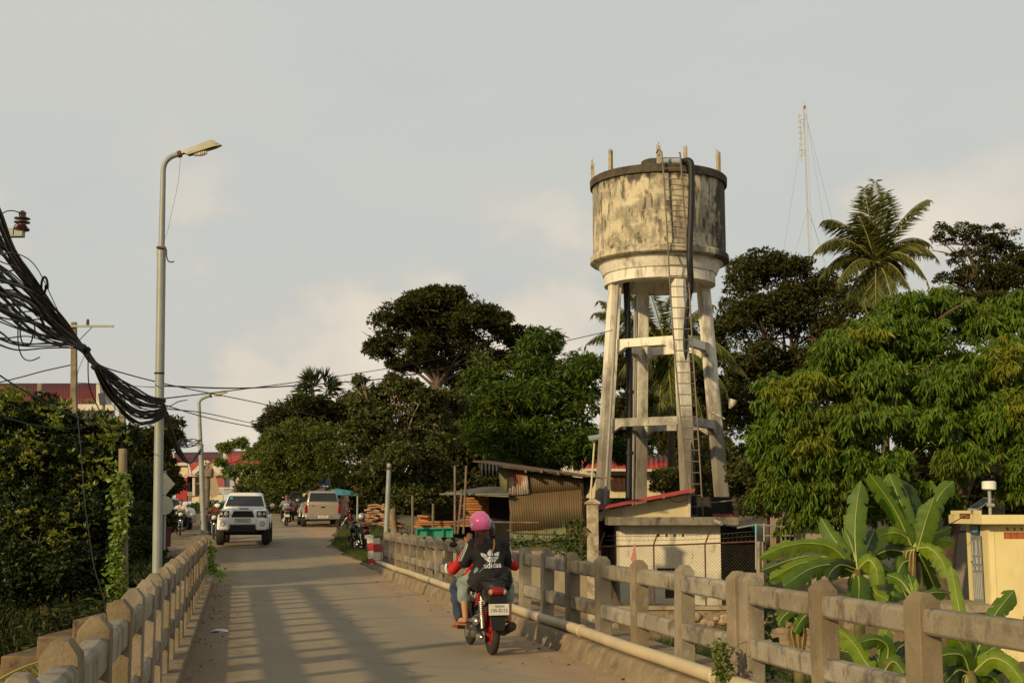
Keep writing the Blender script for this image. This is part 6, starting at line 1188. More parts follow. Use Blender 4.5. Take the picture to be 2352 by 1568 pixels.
banana('near banana plant with one upright pale leaf in front of the yellow toilet block', [(1500, 1700), (1490, 1560), (1475, 1480)], 19.5, [
    ([(1472, 1500), (1440, 1250), (1395, 1000), (1352, 780)], 86, .3, 1), ([(1480, 1500), (1560, 1280), (1660, 1090), (1780, 940)], 125, .4, 0), ([(1470, 1480), (1440, 1330), (1340, 1220)], 100, -.4, 1), ([(1480, 1500), (1430, 1380), (1300, 1380), (1230, 1450)], 120, -.6, 0), ([(1500, 1500), (1620, 1400), (1740, 1440), (1840, 1560)], 125, -.5, 1), ([(1490, 1490), (1580, 1370), (1700, 1300)], 50, .2, 1), ([(1480, 1500), (1400, 1480), (1320, 1560)], 120, -.3, 2), ([(1490, 1500), (1620, 1520), (1700, 1600)], 120, .2, 0), ([(1480, 1490), (1520, 1330), (1560, 1230)], 90, .6, 2)], 19.5, 3)
banana('low banana plant showing between the near railing posts', [(850, 1750), (870, 1620), (880, 1520)], 20.5, [
    ([(880, 1520), (790, 1440), (690, 1290), (560, 1190)], 120, .2, 1), ([(890, 1520), (910, 1400), (905, 1280), (925, 1180)], 95, .4, 1), ([(900, 1500), (930, 1330), (850, 1270), (745, 1290)], 105, -.4, 0), ([(880, 1520), (760, 1500), (640, 1540)], 110, -.2, 1), ([(880, 1530), (960, 1420), (1040, 1500)], 110, -.3, 0), ([(870, 1520), (780, 1400), (560, 1330)], 90, .7, 2), ([(900, 1530), (1000, 1330), (1130, 1290)], 90, .7, 2)], 20.5, 4)
banana('small banana plant left of the near railing post', [(330, 1350), (335, 1250), (338, 1150)], 27.5, [([(335, 1030), (270, 1080), (215, 1130), (190, 1190)], 75, -.2, 0), ([(375, 1110), (335, 1160), (300, 1225)], 70, -.2, 0), ([(335, 1030), (380, 1100), (400, 1200)], 60, .2, 2)], 27, 5)
banana('fresh young banana shoot beside the tall banana plant', [(1120, 1400), (1115, 1200), (1112, 1000)], 24.5, [([(1112, 1060), (1115, 960), (1120, 865)], 44, .1, 1), ([(1112, 1100), (1060, 1000), (1030, 940)], 40, .1, 2), ([(1115, 1100), (1160, 1020), (1190, 990)], 40, .2, 2)], 24.5, 6)
# --- vines, weeds, grass
def leafcloud(name, label, cat, pts, m, L, W, seed, kind=None, nper=1, face_cam=.5, droop=.3, group=None):
    """pts: list of world points"""
    rng = np.random.default_rng(seed); A = np.repeat(np.array([tuple(p) for p in pts]), nper, 0); A = A+rng.normal(size=A.shape)*L*.3
    D_ = unit(rng.normal(size=A.shape)*np.array([1, .6, .6])+np.array([0, -face_cam*.4, -droop])); t = thing(name, tuple(A.mean(0)), label, cat, group) if kind is None else None
    Ls = L*rng.uniform(.6, 1.3, len(A)); o = leaves('foliage' if t else name, A, D_, Ls, Ls*(W/L), m, t, rng)
    if kind: tag(o, label, cat, group, kind)
    return t or o
rng = np.random.default_rng(77); pts = []
for k in range(900):
    f = rng.random(); y_ = 1085+f*320; wdt = 9+11*f+5*math.sin(f*9); pts.append(P(276-6*f+rng.normal()*wdt*.7+4*math.sin(f*7), y_, 26.25-.3*rng.random()))
vn = leafcloud('climbing_vine', 'bright green climbing vine wrapped around the broken pole stub', 'vine', pts, L_vine, .11, .085, 3)
MB().tube(spline([P(292, 1420, 26.1), P(280, 1300, 26.1), P(285, 1200, 26.1), P(276, 1100, 26.1)], 5), .012, 5).build('stem', M_wood, vn, world=True)
pts = [P(1640+abs(rng.normal())*16+((y_-1480)*.1), y_, 10.9-.25*rng.random()) for y_ in rng.uniform(1478, 1580, 330)]
vn = leafcloud('climbing_vine', 'small-leaved vine creeping over the double railing post', 'vine', pts, leafmat('vine small leaves', [(.09, .12, .025), (.12, .15, .03), (.15, .14, .04), (.07, .10, .02)], .25), .045, .036, 4)
MB().tube(spline([P(1640, 1580, 10.8), P(1665, 1530, 10.8), P(1690, 1485, 10.8), P(1720, 1470, 10.9)], 5), .004, 4).build('stem', M_wood, vn, world=True)
pts = [P(1760+rng.normal()*12, y_, 11.6-.3*rng.random()) for y_ in rng.uniform(1330, 1568, 260)]
leafcloud('climbing_vine', 'thin vine hanging outside the railing right of the double post', 'vine', pts, L_weed, .06, .045, 5)
pts = [P(482+abs(rng.normal())*3.5, y_, 28.5-.2*rng.random()) for y_ in rng.uniform(1248, 1312, 90)]+[G(500+rng.normal()*9, 1316+rng.normal()*4, .02+abs(rng.normal())*.07) for _ in range(170)]+[P(490+rng.normal()*4, 1300+rng.normal()*8, 29.5) for y_ in range(60)]
leafcloud('weed_clump', 'green weeds growing at the far end of the left railing', 'weeds', pts, L_vine, .10, .07, 6)
pts = [P(1300+rng.normal()*22, y_, 38.8) for y_ in rng.uniform(1228, 1262, 300)]+[P(1325+rng.normal()*14, y_, 38.7) for y_ in rng.uniform(1190, 1290, 380)]+[P(1205+rng.normal()*28, 1250+abs(rng.normal())*-8, 39) for _ in range(240)]
leafcloud('weed_clump', 'weeds rooted on the wall top under the shack', 'weeds', pts, L_weed, .13, .07, 7)
def grass(name, label, region, n_, L, m, seed, wid=.012, lean=.35, cat='grass'):
    rng = np.random.default_rng(seed); pts = region(rng, n_); z_ = hgt(pts[:, 0], pts[:, 1]); A = np.column_stack([pts, z_]); D_ = unit(rng.normal(size=A.shape)*np.array([lean, lean, .1])+np.array([0, 0, 1.])); o = leaves(name, A, D_, L*rng.uniform(.5, 1.3, len(A)), wid, m, None, rng, curl=.2); return tag(o, label, cat, None, 'stuff')
def rect_rd(r0, r1, y0, y1):
    def f(rng, n_):
        y_ = rng.uniform(y0, y1, n_); r_ = rng.uniform(r0, r1, n_); return np.column_stack([r_-SK*y_, y_])
    return f
def road_edge(rng, n_):
    y_ = rng.uniform(39, 66, n_); e = np.interp(y_, [33, 38, 48, 60, 66, 80], [3.9, 3.75, 3.4, 4.6, 5.4, 5.4]); r_ = e+.15+np.abs(rng.normal(size=n_))*np.interp(y_, [39, 44, 50, 66], [.15, .35, 1.3, 1.5]); return np.column_stack([r_-SK*y_, y_])
grass('grass', 'green grass verge along the right edge of the road beyond the bridge', road_edge, 9000, .16, L_grass, 1, .014)
grass('bank_grass', 'rough grass on the creek bank below the right railing', rect_rd(5.4, 17, 12, 30), 26000, .28, L_grass, 2, .012)
grass('creek_weeds', 'dark weeds along the foot of the stone wall', rect_rd(5.0, 16, 30, 38.8), 9000, .3, L_weed, 3, .02)
grass('left_bank_weeds', 'dark green weeds and creepers on the left bank', rect_rd(-9, -1.4, 24.5, 40), 26000, .22, L_lweed, 4, .05, 1.0)
grass('left_creek_weeds', 'dark weeds low on the left creek bank', rect_rd(-7, -1.6, 12, 22), 12000, .3, L_lweed, 5, .04, 1.0)
pts = [P(x_, 1440-(x_-120)*.15+rng.normal()*26, 24.6+rng.random()) for x_ in rng.uniform(60, 400, 1600)]
leafcloud('fern_clump', 'dark ferny undergrowth above the stepped parapet', 'undergrowth', pts, L_lweed, .20, .045, 8)
# litter
for k, (x_, y_, s, lab, col) in enumerate(((503, 1451, .07, 'crumpled white plastic scrap on the road near the left kerb', (.7, .7, .7)), (845, 1256, .09, 'pink plastic scrap in the weeds by the marker posts', (.6, .3, .35)), (868, 1279, .12, 'pale crumpled bag at the end of the kerb', (.6, .57, .5)))):
    p_ = G(x_, y_, .0 if y_ > 1300 else .1); t = MB().ell((0, 0, 0), (s*1.6, s, s*.35), 9, 5).build('litter', mat('litter plastic %s' % 'abc'[k], col, None, 9, .5), None); t.location = p_+Vector((0, 0, s*.3)); rr_ = random.Random(k)
    for v in t.data.vertices: v.co *= rr_.uniform(.6, 1.3)
    tag(t, lab, 'litter')
rng = np.random.default_rng(5)
A = []
for k in range(260):
    y_ = rng.uniform(8, 34); r_ = -.44+abs(rng.normal())*.25 if rng.random() < .65 else 3.8-abs(rng.normal())*.35; A.append((r_-SK*y_, y_, .012))
A = np.array(A); D_ = unit(rng.normal(size=A.shape)*np.array([1, 1, .08])); o = leaves('fallen_leaves', A, D_, .07*rng.uniform(.4, 1.3, len(A)), .025, leafmat('dry leaves', [(.16, .10, .05), (.10, .06, .03), (.22, .15, .08)], 0, .9), None, rng, curl=.02); tag(o, 'dry fallen leaves and twigs scattered along the kerbs', 'fallen leaves', None, 'stuff')
# ================================================================ people and vehicles
M_skin = mat('tan skin', (.40, .20, .115), (.36, .18, .10), 6, .6)
M_skin2 = mat('brown skin', (.26, .125, .07), (.22, .105, .06), 6, .6)
M_hairb = mat('reddish brown hair', (.085, .03, .014), (.045, .018, .010), 14, .5, .8, 60); M_hair = mat('black hair', (.012, .010, .009), None, 12, .5, .6, 60)
def remesh(mb, vox, name, m, par, smooth=2, disp=0.0, dsc=9.0):
    me = bpy.data.meshes.new(name); me.from_pydata(mb.v, [], mb.f); me.update()
    b = bmesh.new(); b.from_mesh(me); bmesh.ops.recalc_face_normals(b, faces=b.faces); b.to_mesh(me); b.free()
    o = bpy.data.objects.new('tmp', me); COL.objects.link(o); r_ = o.modifiers.new('r', 'REMESH'); r_.mode = 'VOXEL'; r_.voxel_size = vox
    s = o.modifiers.new('s', 'SMOOTH'); s.factor = .5; s.iterations = smooth
    dg = bpy.context.evaluated_depsgraph_get(); me2 = bpy.data.meshes.new_from_object(o.evaluated_get(dg)); bpy.data.objects.remove(o)
    me2.name = name
    if disp:
        from mathutils import noise as nz
        nn_ = [v.normal.copy() for v in me2.vertices]
        for v, q in zip(me2.vertices, nn_): v.co += q*disp*nz.noise(v.co*dsc)
    me2.materials.clear(); return link_mesh(name, me2, m, par, 180)
def hand(mb, w, dirv, up, s=1.0, grip=.5, thumb=1):
    """palm, four jointed fingers and a thumb; dirv: from wrist outward, up: back of the hand"""
    d = Vector(dirv).normalized(); u = Vector(up); u = (u-d*u.dot(d)).normalized(); r_ = d.cross(u); w = Vector(w)
    for a in (-.028, -.009, .009, .028): mb.cap(w+r_*a*.8*s, w+d*.08*s+r_*a*s, .014*s, .012*s, 8)
    for a, ln in ((-.030, .058), (-.010, .072), (.010, .068), (.029, .052)):
        p = w+d*.08*s+r_*a*s; g = grip*R(75)
        for k in range(3):
            v = (d*math.cos(g*(k+.6))-u*math.sin(g*(k+.6))); q = p+v*ln*s*(.42-.07*k); mb.cap(p, q, .0085*s, .0078*s, 7); p = q
    p = w+d*.02*s-r_*.03*s*thumb; q = p+(d*.6-r_*.7*thumb-u*.3).normalized()*.035*s; mb.cap(p, q, .011*s, .010*s, 7); mb.cap(q, q+(d*.8-u*.4).normalized()*.03*s, .009*s, .008*s, 7)
def head_mb(mb, c, s, fwd, up=(0, 0, 1)):
    f = Vector(fwd).normalized(); u = Vector(up); u = (u-f*u.dot(f)).normalized(); r_ = f.cross(u); c = Vector(c)
    M = Matrix((r_, f, u)).transposed()
    mb.ell(c+u*.015*s, (.073*s, .092*s, .095*s), 16, 10, M=M); mb.ell(c+f*.02*s-u*.055*s, (.055*s, .068*s, .062*s), 14, 8, M=M)   # skull, jaw
    mb.cap(c+f*.092*s-u*.0*s, c+f*.108*s-u*.03*s, .009*s, .014*s, 8)                                                      # nose
    mb.ell(c+f*.084*s-u*.058*s, (.024*s, .010*s, .008*s), 10, 6, M=M)                                                      # lips
    for q in (-1, 1):
        mb.ell(c+r_*q*.074*s-f*.005*s-u*.01*s, (.010*s, .02*s, .03*s), 8, 6, M=M); mb.cap(c+f*.082*s+u*.022*s+r_*q*.018*s, c+f*.074*s+u*.024*s+r_*q*.045*s, .007*s, .006*s, 6)
    return f, u, r_
def eyes(par, c, s, f, u, r_):
    for q in (-1, 1):
        e = MB().ell(Vector(c)+f*.081*s+r_*q*.031*s+u*.002*s, .0125*s, 10, 6).build('eye', mat('eye white', (.6, .58, .55), None, 2, .3), par, smooth=60)
        MB().ell(Vector(c)+f*.0905*s+r_*q*.031*s+u*.002*s, .0062*s, 8, 5).build('iris', M_hair, e, smooth=60)
def body(par, J, m, vox=.012, s=1.0, hands=(.5, .5), hup=None, feet=True, th=1.0):
    mb = MB(); V_ = {k: Vector(v) for k, v in J.items()}
    f, u, r_ = head_mb(mb, V_['head'], s, V_['face'], V_.get('hup', (0, 0, 1)))
    mb.cap(V_['head']-u*.08*s, V_['neck'], .05*s, .058*s)
    ch = V_['neck'].lerp(V_['pelvis'], .28); ws = V_['neck'].lerp(V_['pelvis'], .66)
    mb.cap(V_['neck']-Vector((0, 0, .03)), ch, .07*s, .12*s); mb.cap(V_['shL'], V_['shR'], .055*s, .055*s)
    for k in ('L', 'R'):
        mb.cap(V_['sh'+k].lerp(V_['neck'], .4)-Vector((0, 0, .05)), ws.lerp(V_['hip'+k], .35), .09*s, .085*s); mb.cap(V_['hip'+k], ws, .10*s*th, .09*s)
        mb.cap(V_['sh'+k], V_['el'+k], .048*s, .037*s); mb.cap(V_['el'+k], V_['wr'+k], .038*s, .025*s)
        mb.cap(V_['hip'+k], V_['kn'+k], .085*s*th, .055*s); mb.cap(V_['kn'+k], V_['kn'+k].lerp(V_['an'+k], .35), .054*s, .052*s); mb.cap(V_['kn'+k].lerp(V_['an'+k], .35), V_['an'+k], .052*s, .034*s)
        a = V_['an'+k]; t_ = V_['to'+k]; mb.cap(a-Vector((0, 0, .035*s)), t_.lerp(a, .25), .033*s, .030*s); mb.cap(t_.lerp(a, .3), t_, .034*s, .020*s)
        wd = (V_['wr'+k]-V_['el'+k]).normalized(); wd = V_['hd'+k].normalized() if 'hd'+k in V_ else wd
        hand(mb, V_['wr'+k]+wd*.02*s, wd, V_.get('hu'+k, Vector((0, 0, 1))), s, hands[0 if k == 'L' else 1], 1 if k == 'L' else -1)
    mb.cap(V_['hipL'], V_['hipR'], .10*s, .10*s)
    o = remesh(mb, vox, 'body', m, par, 1); eyes(o, V_['head'], s, f, u, r_); return o, f, u, r_
def shirt(par, J, m, loose=.02, vox=.014, sleeve=1.0, hem=.0, s=1.0, name='shirt', disp=.012, fl=1.0, dsc=7, skirt=0):
    mb = MB(); V_ = {k: Vector(v) for k, v in J.items()}; g = loose
    ch = V_['neck'].lerp(V_['pelvis'], .28); ws = V_['neck'].lerp(V_['pelvis'], .66)
    mb.cap(V_['neck']-Vector((0, 0, .015)), ch, .06*s+g, .12*s+g); mb.cap(V_['shL'], V_['shR'], .056*s+g, .056*s+g)
    for k in ('L', 'R'):
        mb.cap(V_['sh'+k].lerp(V_['neck'], .4)-Vector((0, 0, .05)), ws.lerp(V_['hip'+k], .35)*1, .09*s+g, .085*s+g*1.3*fl); mb.cap(V_['hip'+k]-Vector((0, 0, hem)), ws, .095*s+g*1.5*fl, .09*s+g)
        e = V_['sh'+k].lerp(V_['el'+k], min(1, sleeve)); mb.cap(V_['sh'+k], e, .052*s+g, .040*s+g*1.1)
        if sleeve > 1: mb.cap(V_['el'+k], V_['el'+k].lerp(V_['wr'+k], sleeve-1), .040*s+g, .030*s+g*.8)
    mb.cap(V_['hipL']-Vector((0, 0, hem)), V_['hipR']-Vector((0, 0, hem)), .09*s+g, .09*s+g); mb.cap(ws, V_['pelvis']-Vector((0, 0, hem)), .105*s+g, .115*s+g*1.3)
    for k in ('L', 'R'):
        if skirt: mb.cap(V_['hip'+k], V_['hip'+k].lerp(V_['kn'+k], skirt)-Vector((0, 0, .02)), .085*s+g*1.0, .072*s+g*1.0)
    return remesh(mb, vox, name, m, par, 2, disp, dsc)
def trousers(par, J, m, loose=.014, vox=.014, length=1.0, s=1.0, name='trousers', th=1.0):
    mb = MB(); V_ = {k: Vector(v) for k, v in J.items()}; g = loose; mb.cap(V_['hipL'], V_['hipR'], .10*s+g, .10*s+g)
    for k in ('L', 'R'):
        mb.cap(V_['hip'+k], V_['kn'+k], .085*s*th+g, .058*s+g*1.2); e = V_['kn'+k].lerp(V_['an'+k], length); mb.cap(V_['kn'+k], e, .056*s+g*1.2, (.052 if length < .7 else .042)*s+g*1.5)
    return remesh(mb, vox, name, m, par, 2, .018, 14)
def shoes(par, J, m, s=1.0, nm='shoe'):
    for k in ('L', 'R'):
        a, t_ = Vector(J['an'+k]), Vector(J['to'+k]); mb = MB(); mb.cap(a-Vector((0, 0, .05*s)), t_-Vector((0, 0, .012)), .042*s, .034*s); mb.build(nm, m, par, smooth=60)
def sandal(par, J, m, s=1.0):
    for k in ('L', 'R'):
        a, t_ = Vector(J['an'+k]), Vector(J['to'+k]); d = (t_-a); d.z = 0; L_ = d.length; 
        d = (t_-(a-Vector((0, 0, .05*s)))).normalized(); p0 = a-Vector((0, 0, .055*s))-d*.05*s-Vector((0, 0, .022*s)); p1 = t_+d*.03*s-Vector((0, 0, .028*s)); mb = MB(); mb.beam(p0, p1, .09*s, .018*s); mb.build('sandal', m, par, bevel=.006)
def helmet(par, c, m, s=1.0, fwd=(0, 1, 0), up=(0, 0, 1), r_=.132, cut=-.45, name='helmet', trim=None, open_face=True):
    f = Vector(fwd).normalized(); u = Vector(up); u = (u-f*u.dot(f)).normalized(); x = f.cross(u); M = Matrix((x, f, u)).transposed(); c = Vector(c)
    n_, m_ = 40, 22; vs = []; fs = []
    for i_ in range(m_+1):
        for k in range(n_):
            t_ = 2*math.pi*k/n_; front = max(0, math.sin(t_))       # local y = forward
            lo = cut*.85+(front**2)*.62 if open_face else cut
            a = math.asin(max(-.98, lo)); a = a+(math.pi/2-a)*i_/m_
            vs.append(c+M @ Vector((r_*.94*s*math.cos(a)*math.cos(t_), r_*1.06*s*math.cos(a)*math.sin(t_), r_*1.0*s*math.sin(a)+ (.0))))
    for i_ in range(m_):
        for k in range(n_): a = i_*n_+k; b = i_*n_+(k+1) % n_; fs.append((a, b, b+n_, a+n_))
    o = MB().add(vs, fs).build(name, m, par, smooth=180); o.modifiers.new('s', 'SOLIDIFY').thickness = .012
    mb = MB(); mb.tube([vs[k] for k in range(n_)]+[vs[0]], .006*s, 6); mb.build('trim', trim or M_black, o, smooth=60); return o
def text_mesh(body_, size, name, m, par, M, extr=.0015, khmer=False, xs=1.0):
    cu = bpy.data.curves.new('t', 'FONT'); cu.body = body_; cu.size = size; cu.align_x = 'CENTER'; cu.align_y = 'CENTER'; cu.extrude = extr
    o = bpy.data.objects.new('t', cu); COL.objects.link(o); dg = bpy.context.evaluated_depsgraph_get(); me = bpy.data.meshes.new_from_object(o.evaluated_get(dg)); bpy.data.objects.remove(o)
    for v in me.vertices: v.co = M @ Vector((v.co.x*xs, v.co.y, v.co.z))
    me.name = name; me.materials.clear(); return link_mesh(name, me, m, par)
def back_frame(c, yaw=0, tilt=0):     # text plane seen from -Y side: local x right, local y up
    return Matrix.Translation(Vector(c)) @ Matrix.Rotation(yaw, 4, 'Z') @ Matrix.Rotation(math.pi/2-tilt, 4, 'X')
M_plate = mat('number plate white', (.62, .60, .50), (.56, .54, .45), 3, .4); M_navy = mat('dark blue lettering', (.02, .03, .12), None, 3, .5)
M_tyre = mat('tyre rubber', (.022, .021, .020), (.035, .032, .028), 8, .85, .4, 60); M_blackp = mat('black plastic', (.008, .008, .008), (.014, .014, .014), 4, .5, spec=.3); M_seat = mat('black vinyl', (.02, .019, .018), None, 6, .5, .3, 90)
M_alu = mat('cast aluminium', (.50, .48, .43), (.30, .28, .25), 9, .35, .4, 40, metal=.7); M_redl = mat('red lens', (.26, .010, .010), (.16, .008, .008), 14, .2, spec=.5); M_orl = mat('orange lens', (.50, .22, .10), (.35, .15, .07), 16, .2, spec=.5); M_clr = mat('clear lens', (.70, .67, .60), (.5, .48, .44), 12, .3, spec=.6)
M_dimc = mat('smoked lens', (.30, .24, .19), (.2, .16, .13), 14, .2, spec=.5); M_redb = mat('red bodywork', (.42, .02, .015), None, 3, .25, coat=.5); M_blkb = mat('black bodywork', (.012, .011, .011), None, 3, .2, coat=.6)
def wheel(par, c, r_, w, rim=M_redb, spokes=6, name='wheel', axis=(1, 0, 0), disc=False):
    c = Vector(c); ax = Vector(axis); q = ax.to_track_quat('Z', 'Y').to_matrix(); n_ = 32; h = w/2; prof = [(r_-.11*r_/.28, -h*.7), (r_-.06*r_/.28, -h), (r_-.02, -h*.85), (r_-.004, -h*.45), (r_, 0), (r_-.004, h*.45), (r_-.02, h*.85), (r_-.06*r_/.28, h), (r_-.11*r_/.28, h*.7)]
    mb = MB(); vs = [c+q @ Vector((a*math.cos(2*math.pi*k/n_), a*math.sin(2*math.pi*k/n_), z_)) for a, z_ in prof+[prof[0]] for k in range(n_)]; fs = [(i_*n_+k, i_*n_+(k+1) % n_, (i_+1)*n_+(k+1) % n_, (i_+1)*n_+k) for i_ in range(len(prof)) for k in range(n_)]
    o = mb.add(vs, fs).build(name, M_tyre, par, smooth=40); rr_ = prof[0][0]; mb = MB(); pf = [(rr_+.005, -h*.6), (rr_-.012, -h*.55), (rr_-.02, 0), (rr_-.012, h*.55), (rr_+.005, h*.6)]; vs = [c+q @ Vector((a*math.cos(2*math.pi*k/n_), a*math.sin(2*math.pi*k/n_), z_)) for a, z_ in pf for k in range(n_)]
    mb.add(vs, [(i_*n_+k, i_*n_+(k+1) % n_, (i_+1)*n_+(k+1) % n_, (i_+1)*n_+k) for i_ in range(len(pf)-1) for k in range(n_)])
    mb.cyl(c-ax*h*.9, c+ax*h*.9, .035*r_/.28, n=14)
    for k in range(spokes): a = 2*math.pi*k/spokes; d = q @ Vector((math.cos(a), math.sin(a), 0)); mb.beam(c+d*.02, c+d*(rr_-.008), .022*r_/.28, w*.32, up=ax)
    if disc: mb.cyl(c-ax*h*.3, c+ax*h*.3, rr_*.98, n=24)
    mb.build('rim', rim, o, smooth=40); return o
def motorbike(loc, heading, label, kind='step', body_m=M_blkb, plate=None, rim=M_redb, seed=0, lean=0.0, front_light=False, mirror=True):
    """step-through motorbike, origin under the rear tyre, +Y forward"""
    t = thing('motorbike', loc, label, 'motorbike', None if plate == '1W-0115' else 'small motorbikes', rz=heading); WB = 1.24; RW = .285
    if lean: t.rotation_euler = (0, lean, heading)
    wheel(t, (0, 0, RW), RW, .085, rim); wheel(t, (0, WB, RW), RW, .075, rim, name='wheel')
    # rear fender and plate bracket
    mb = MB(); pr = [(-.30, .34), (-.33, .45), (-.30, .62), (-.24, .74), (-.05, .76), (.10, .70), (.0, .62), (-.16, .62), (-.22, .52), (-.26, .34)]; mb.prism([(y, z_) for y, z_ in pr], 'x', -.07, .07); mb.build('rear_fender', M_blackp, t, bevel=.012)
    mb = MB(); mb.add([(-.10, -.285, .75), (.10, -.285, .75), (.105, -.325, .58), (.07, -.345, .30), (-.07, -.345, .30), (-.105, -.325, .58), (-.10, -.25, .75), (.10, -.25, .75), (.105, -.29, .58), (.07, -.315, .30), (-.07, -.315, .30), (-.105, -.29, .58)], [(0, 1, 2, 3, 4, 5), (11, 10, 9, 8, 7, 6)]+[(i_, (i_+1) % 6, (i_+1) % 6+6, i_+6) for i_ in range(6)]); mb.build('mud_flap', M_blackp, t, bevel=.006)
    # tail light
    tl = MB(); tl.ell((0, -.29, .735), (.105, .06, .052), 18, 10); tl = tl.build('tail_light', M_redl, t, smooth=60)
    for s_ in (-1, 1): MB().ell((s_*.078, -.297, .725), (.030, .056, .036), 12, 8).build('indicator', M_orl if s_ < 0 else M_dimc, tl, smooth=60)
    # seat, tail cowl, side covers, leg shield
    mb = MB(); prof = [(-.30, .80, .055), (-.24, .845, .10), (0, .865, .135), (.25, .845, .14), (.42, .79, .125), (.62, .775, .10), (.74, .80, .06)]; vs = []
    for y, z_, w in prof: vs += [(-w, y, z_-.075), (-w*1.02, y, z_-.02), (-w*.6, y, z_), (w*.6, y, z_), (w*1.02, y, z_-.02), (w, y, z_-.075)]
    fs = [(i_*6+k, i_*6+(k+1) % 6, (i_+1)*6+(k+1) % 6, (i_+1)*6+k) for i_ in range(len(prof)-1) for k in range(6)]+[(0, 1, 2, 3, 4, 5), tuple(range(len(vs)-1, len(vs)-7, -1))]; mb.add(vs, fs); mb.build('seat', M_seat, t, smooth=60)
    mb = MB(); prof = [(-.33, .77, .71, .05), (-.27, .785, .66, .10), (0, .79, .56, .125), (.3, .77, .50, .12), (.52, .72, .46, .10), (.66, .60, .42, .08)]; vs = []
    for y, z1, z0, w in prof: vs += [(-w*.8, y, z0), (-w, y, (z0+z1)/2), (-w*.9, y, z1), (w*.9, y, z1), (w, y, (z0+z1)/2), (w*.8, y, z0)]
    mb.add(vs, fs[:5*6]+[(0, 1, 2, 3, 4, 5), tuple(range(len(vs)-1, len(vs)-7, -1))]); mb.build('tail_cowl', body_m, t, smooth=50)
    mb = MB()
    for s_ in (-1, 1): mb.add([(s_*.10, .92, .86), (s_*.20, .86, .80), (s_*.23, .80, .55), (s_*.18, .72, .36), (s_*.09, .80, .36), (s_*.08, .98, .60)], [(0, 1, 2, 3, 4, 5)])
    o = mb.build('leg_shield', body_m, t, smooth=60); o.modifiers.new('s', 'SOLIDIFY').thickness = .02
    mb = MB(); mb.ell((0, .98, .80), (.13, .10, .15), 16, 10); mb.build('front_cowl', body_m, t, smooth=60)
    if front_light: MB().ell((0, 1.06, .90), (.10, .07, .085), 16, 8).build('headlight', M_clr, t, smooth=60)
    mb = MB(); mb.tube([(0, .88, .98), (0, 1.0, .72), (0, 1.02, .62)], .03, 10)
    for s_ in (-1, 1): mb.tube([(s_*.07, 1.0, .66), (s_*.065, WB, RW)], .022, 8)
    mb.build('fork', M_chrome, t, smooth=60)
    mb = MB(); pr = [Vector((0, WB+.33*math.cos(a), RW+.33*math.sin(a))) for a in [R(q) for q in range(10, 160, 18)]]; vs = []
    for p in pr: vs += [p+Vector((-.055, 0, -.03)), p+Vector((-.03, 0, .0)), p+Vector((.03, 0, 0)), p+Vector((.055, 0, -.03))]
    mb.add(vs, [(i_*4+k, i_*4+k+1, (i_+1)*4+k+1, (i_+1)*4+k) for i_ in range(len(pr)-1) for k in range(3)]); o = mb.build('front_fender', body_m, t, smooth=60); o.modifiers.new('s', 'SOLIDIFY').thickness = .008
    # handlebar, grips, mirrors
    mb = MB(); mb.tube([(-.33, .80, 1.0), (-.15, .86, 1.01), (0, .88, .98), (.15, .86, 1.01), (.33, .80, 1.0)], .012, 8); hb = mb.build('handlebar', M_chrome, t, smooth=60); MB().ell((0, .90, 1.0), (.12, .09, .06), 14, 8).build('handlebar_cover', body_m, hb, smooth=60)
    for s_ in (-1, 1):
        MB().cyl((s_*.25, .83, 1.005), (s_*.36, .79, 1.0), .018, n=10).build('grip', M_black, hb, smooth=60); MB().tube([(s_*.22, .88, 1.0), (s_*.35, .89, .985)], .005, 6).build('lever', M_chrome, hb)
        if mirror: o = MB().tube([(s_*.20, .86, 1.02), (s_*.24, .90, 1.14), (s_*.27, .90, 1.2)], .006, 6).build('mirror_stem', M_blackp, hb); MB().ell((s_*.29, .90, 1.23), (.055, .012, .035), 12, 8).build('mirror', M_blackp, o, smooth=60)
    # engine, crankcase, exhaust, shocks, chain case, pegs
    eng = MB(); eng.ell((-.11, .50, .27), (.10, .15, .115), 16, 10); eng.cyl((-.20, .50, .27), (-.02, .50, .27), .105, n=20); eng.tube([(-.02, .60, .30), (-.0, .78, .34)], .07, 12)
    for k in range(6): eng.cyl((-.005, .63+.025*k, .31), (-.005, .638+.025*k, .312), .085, n=14)
    eng.cyl((-.215, .44, .25), (-.19, .44, .25), .06, n=16); eng.build('engine', M_alu, t, smooth=50)
    mb = MB(); mb.ell((-.14, .22, .37), (.06, .10, .055), 12, 8); mb.ell((-.12, .12, .20), (.045, .12, .04), 12, 8); mb.build('crankcase_cover', M_chrome, t, smooth=60)
    ex = MB(); ex.tube([(.05, .80, .26), (.12, .5, .18), (.14, .25, .20), (.15, .05, .25)], .018, 8); ex.tube([(.15, .18, .23), (.155, .10, .25), (.165, -.30, .34), (.165, -.36, .355)], [.03, .05, .052, .038], 14); ex.build('exhaust', M_blackp, t, smooth=60); MB().beam((.212, .08, .27), (.222, -.22, .335), .012, .06).build('heat_shield', M_chrome, t)
    for s_ in (-1, 1):
        mb = MB(); a, b = Vector((s_*.115, -.02, .30)), Vector((s_*.115, .08, .66)); mb.tube([a, b], .014, 8); mb.tube([a, a.lerp(b, .35)], .024, 10)
        for k in range(9): c = a.lerp(b, .30+.062*k); mb.tube([c, c+(b-a).normalized()*.011], .034, 12)
        mb.build('shock_absorber', M_alu, t, smooth=40)
    mb = MB(); mb.beam((.0, -.02, RW), (-.0, .40, .30), .22, .03); mb.tube([(-.09, 0, RW), (-.09, .42, .30)], .018, 8); mb.tube([(.09, 0, RW), (.09, .42, .30)], .018, 8); mb.build('swing_arm', M_blackp, t, smooth=50)
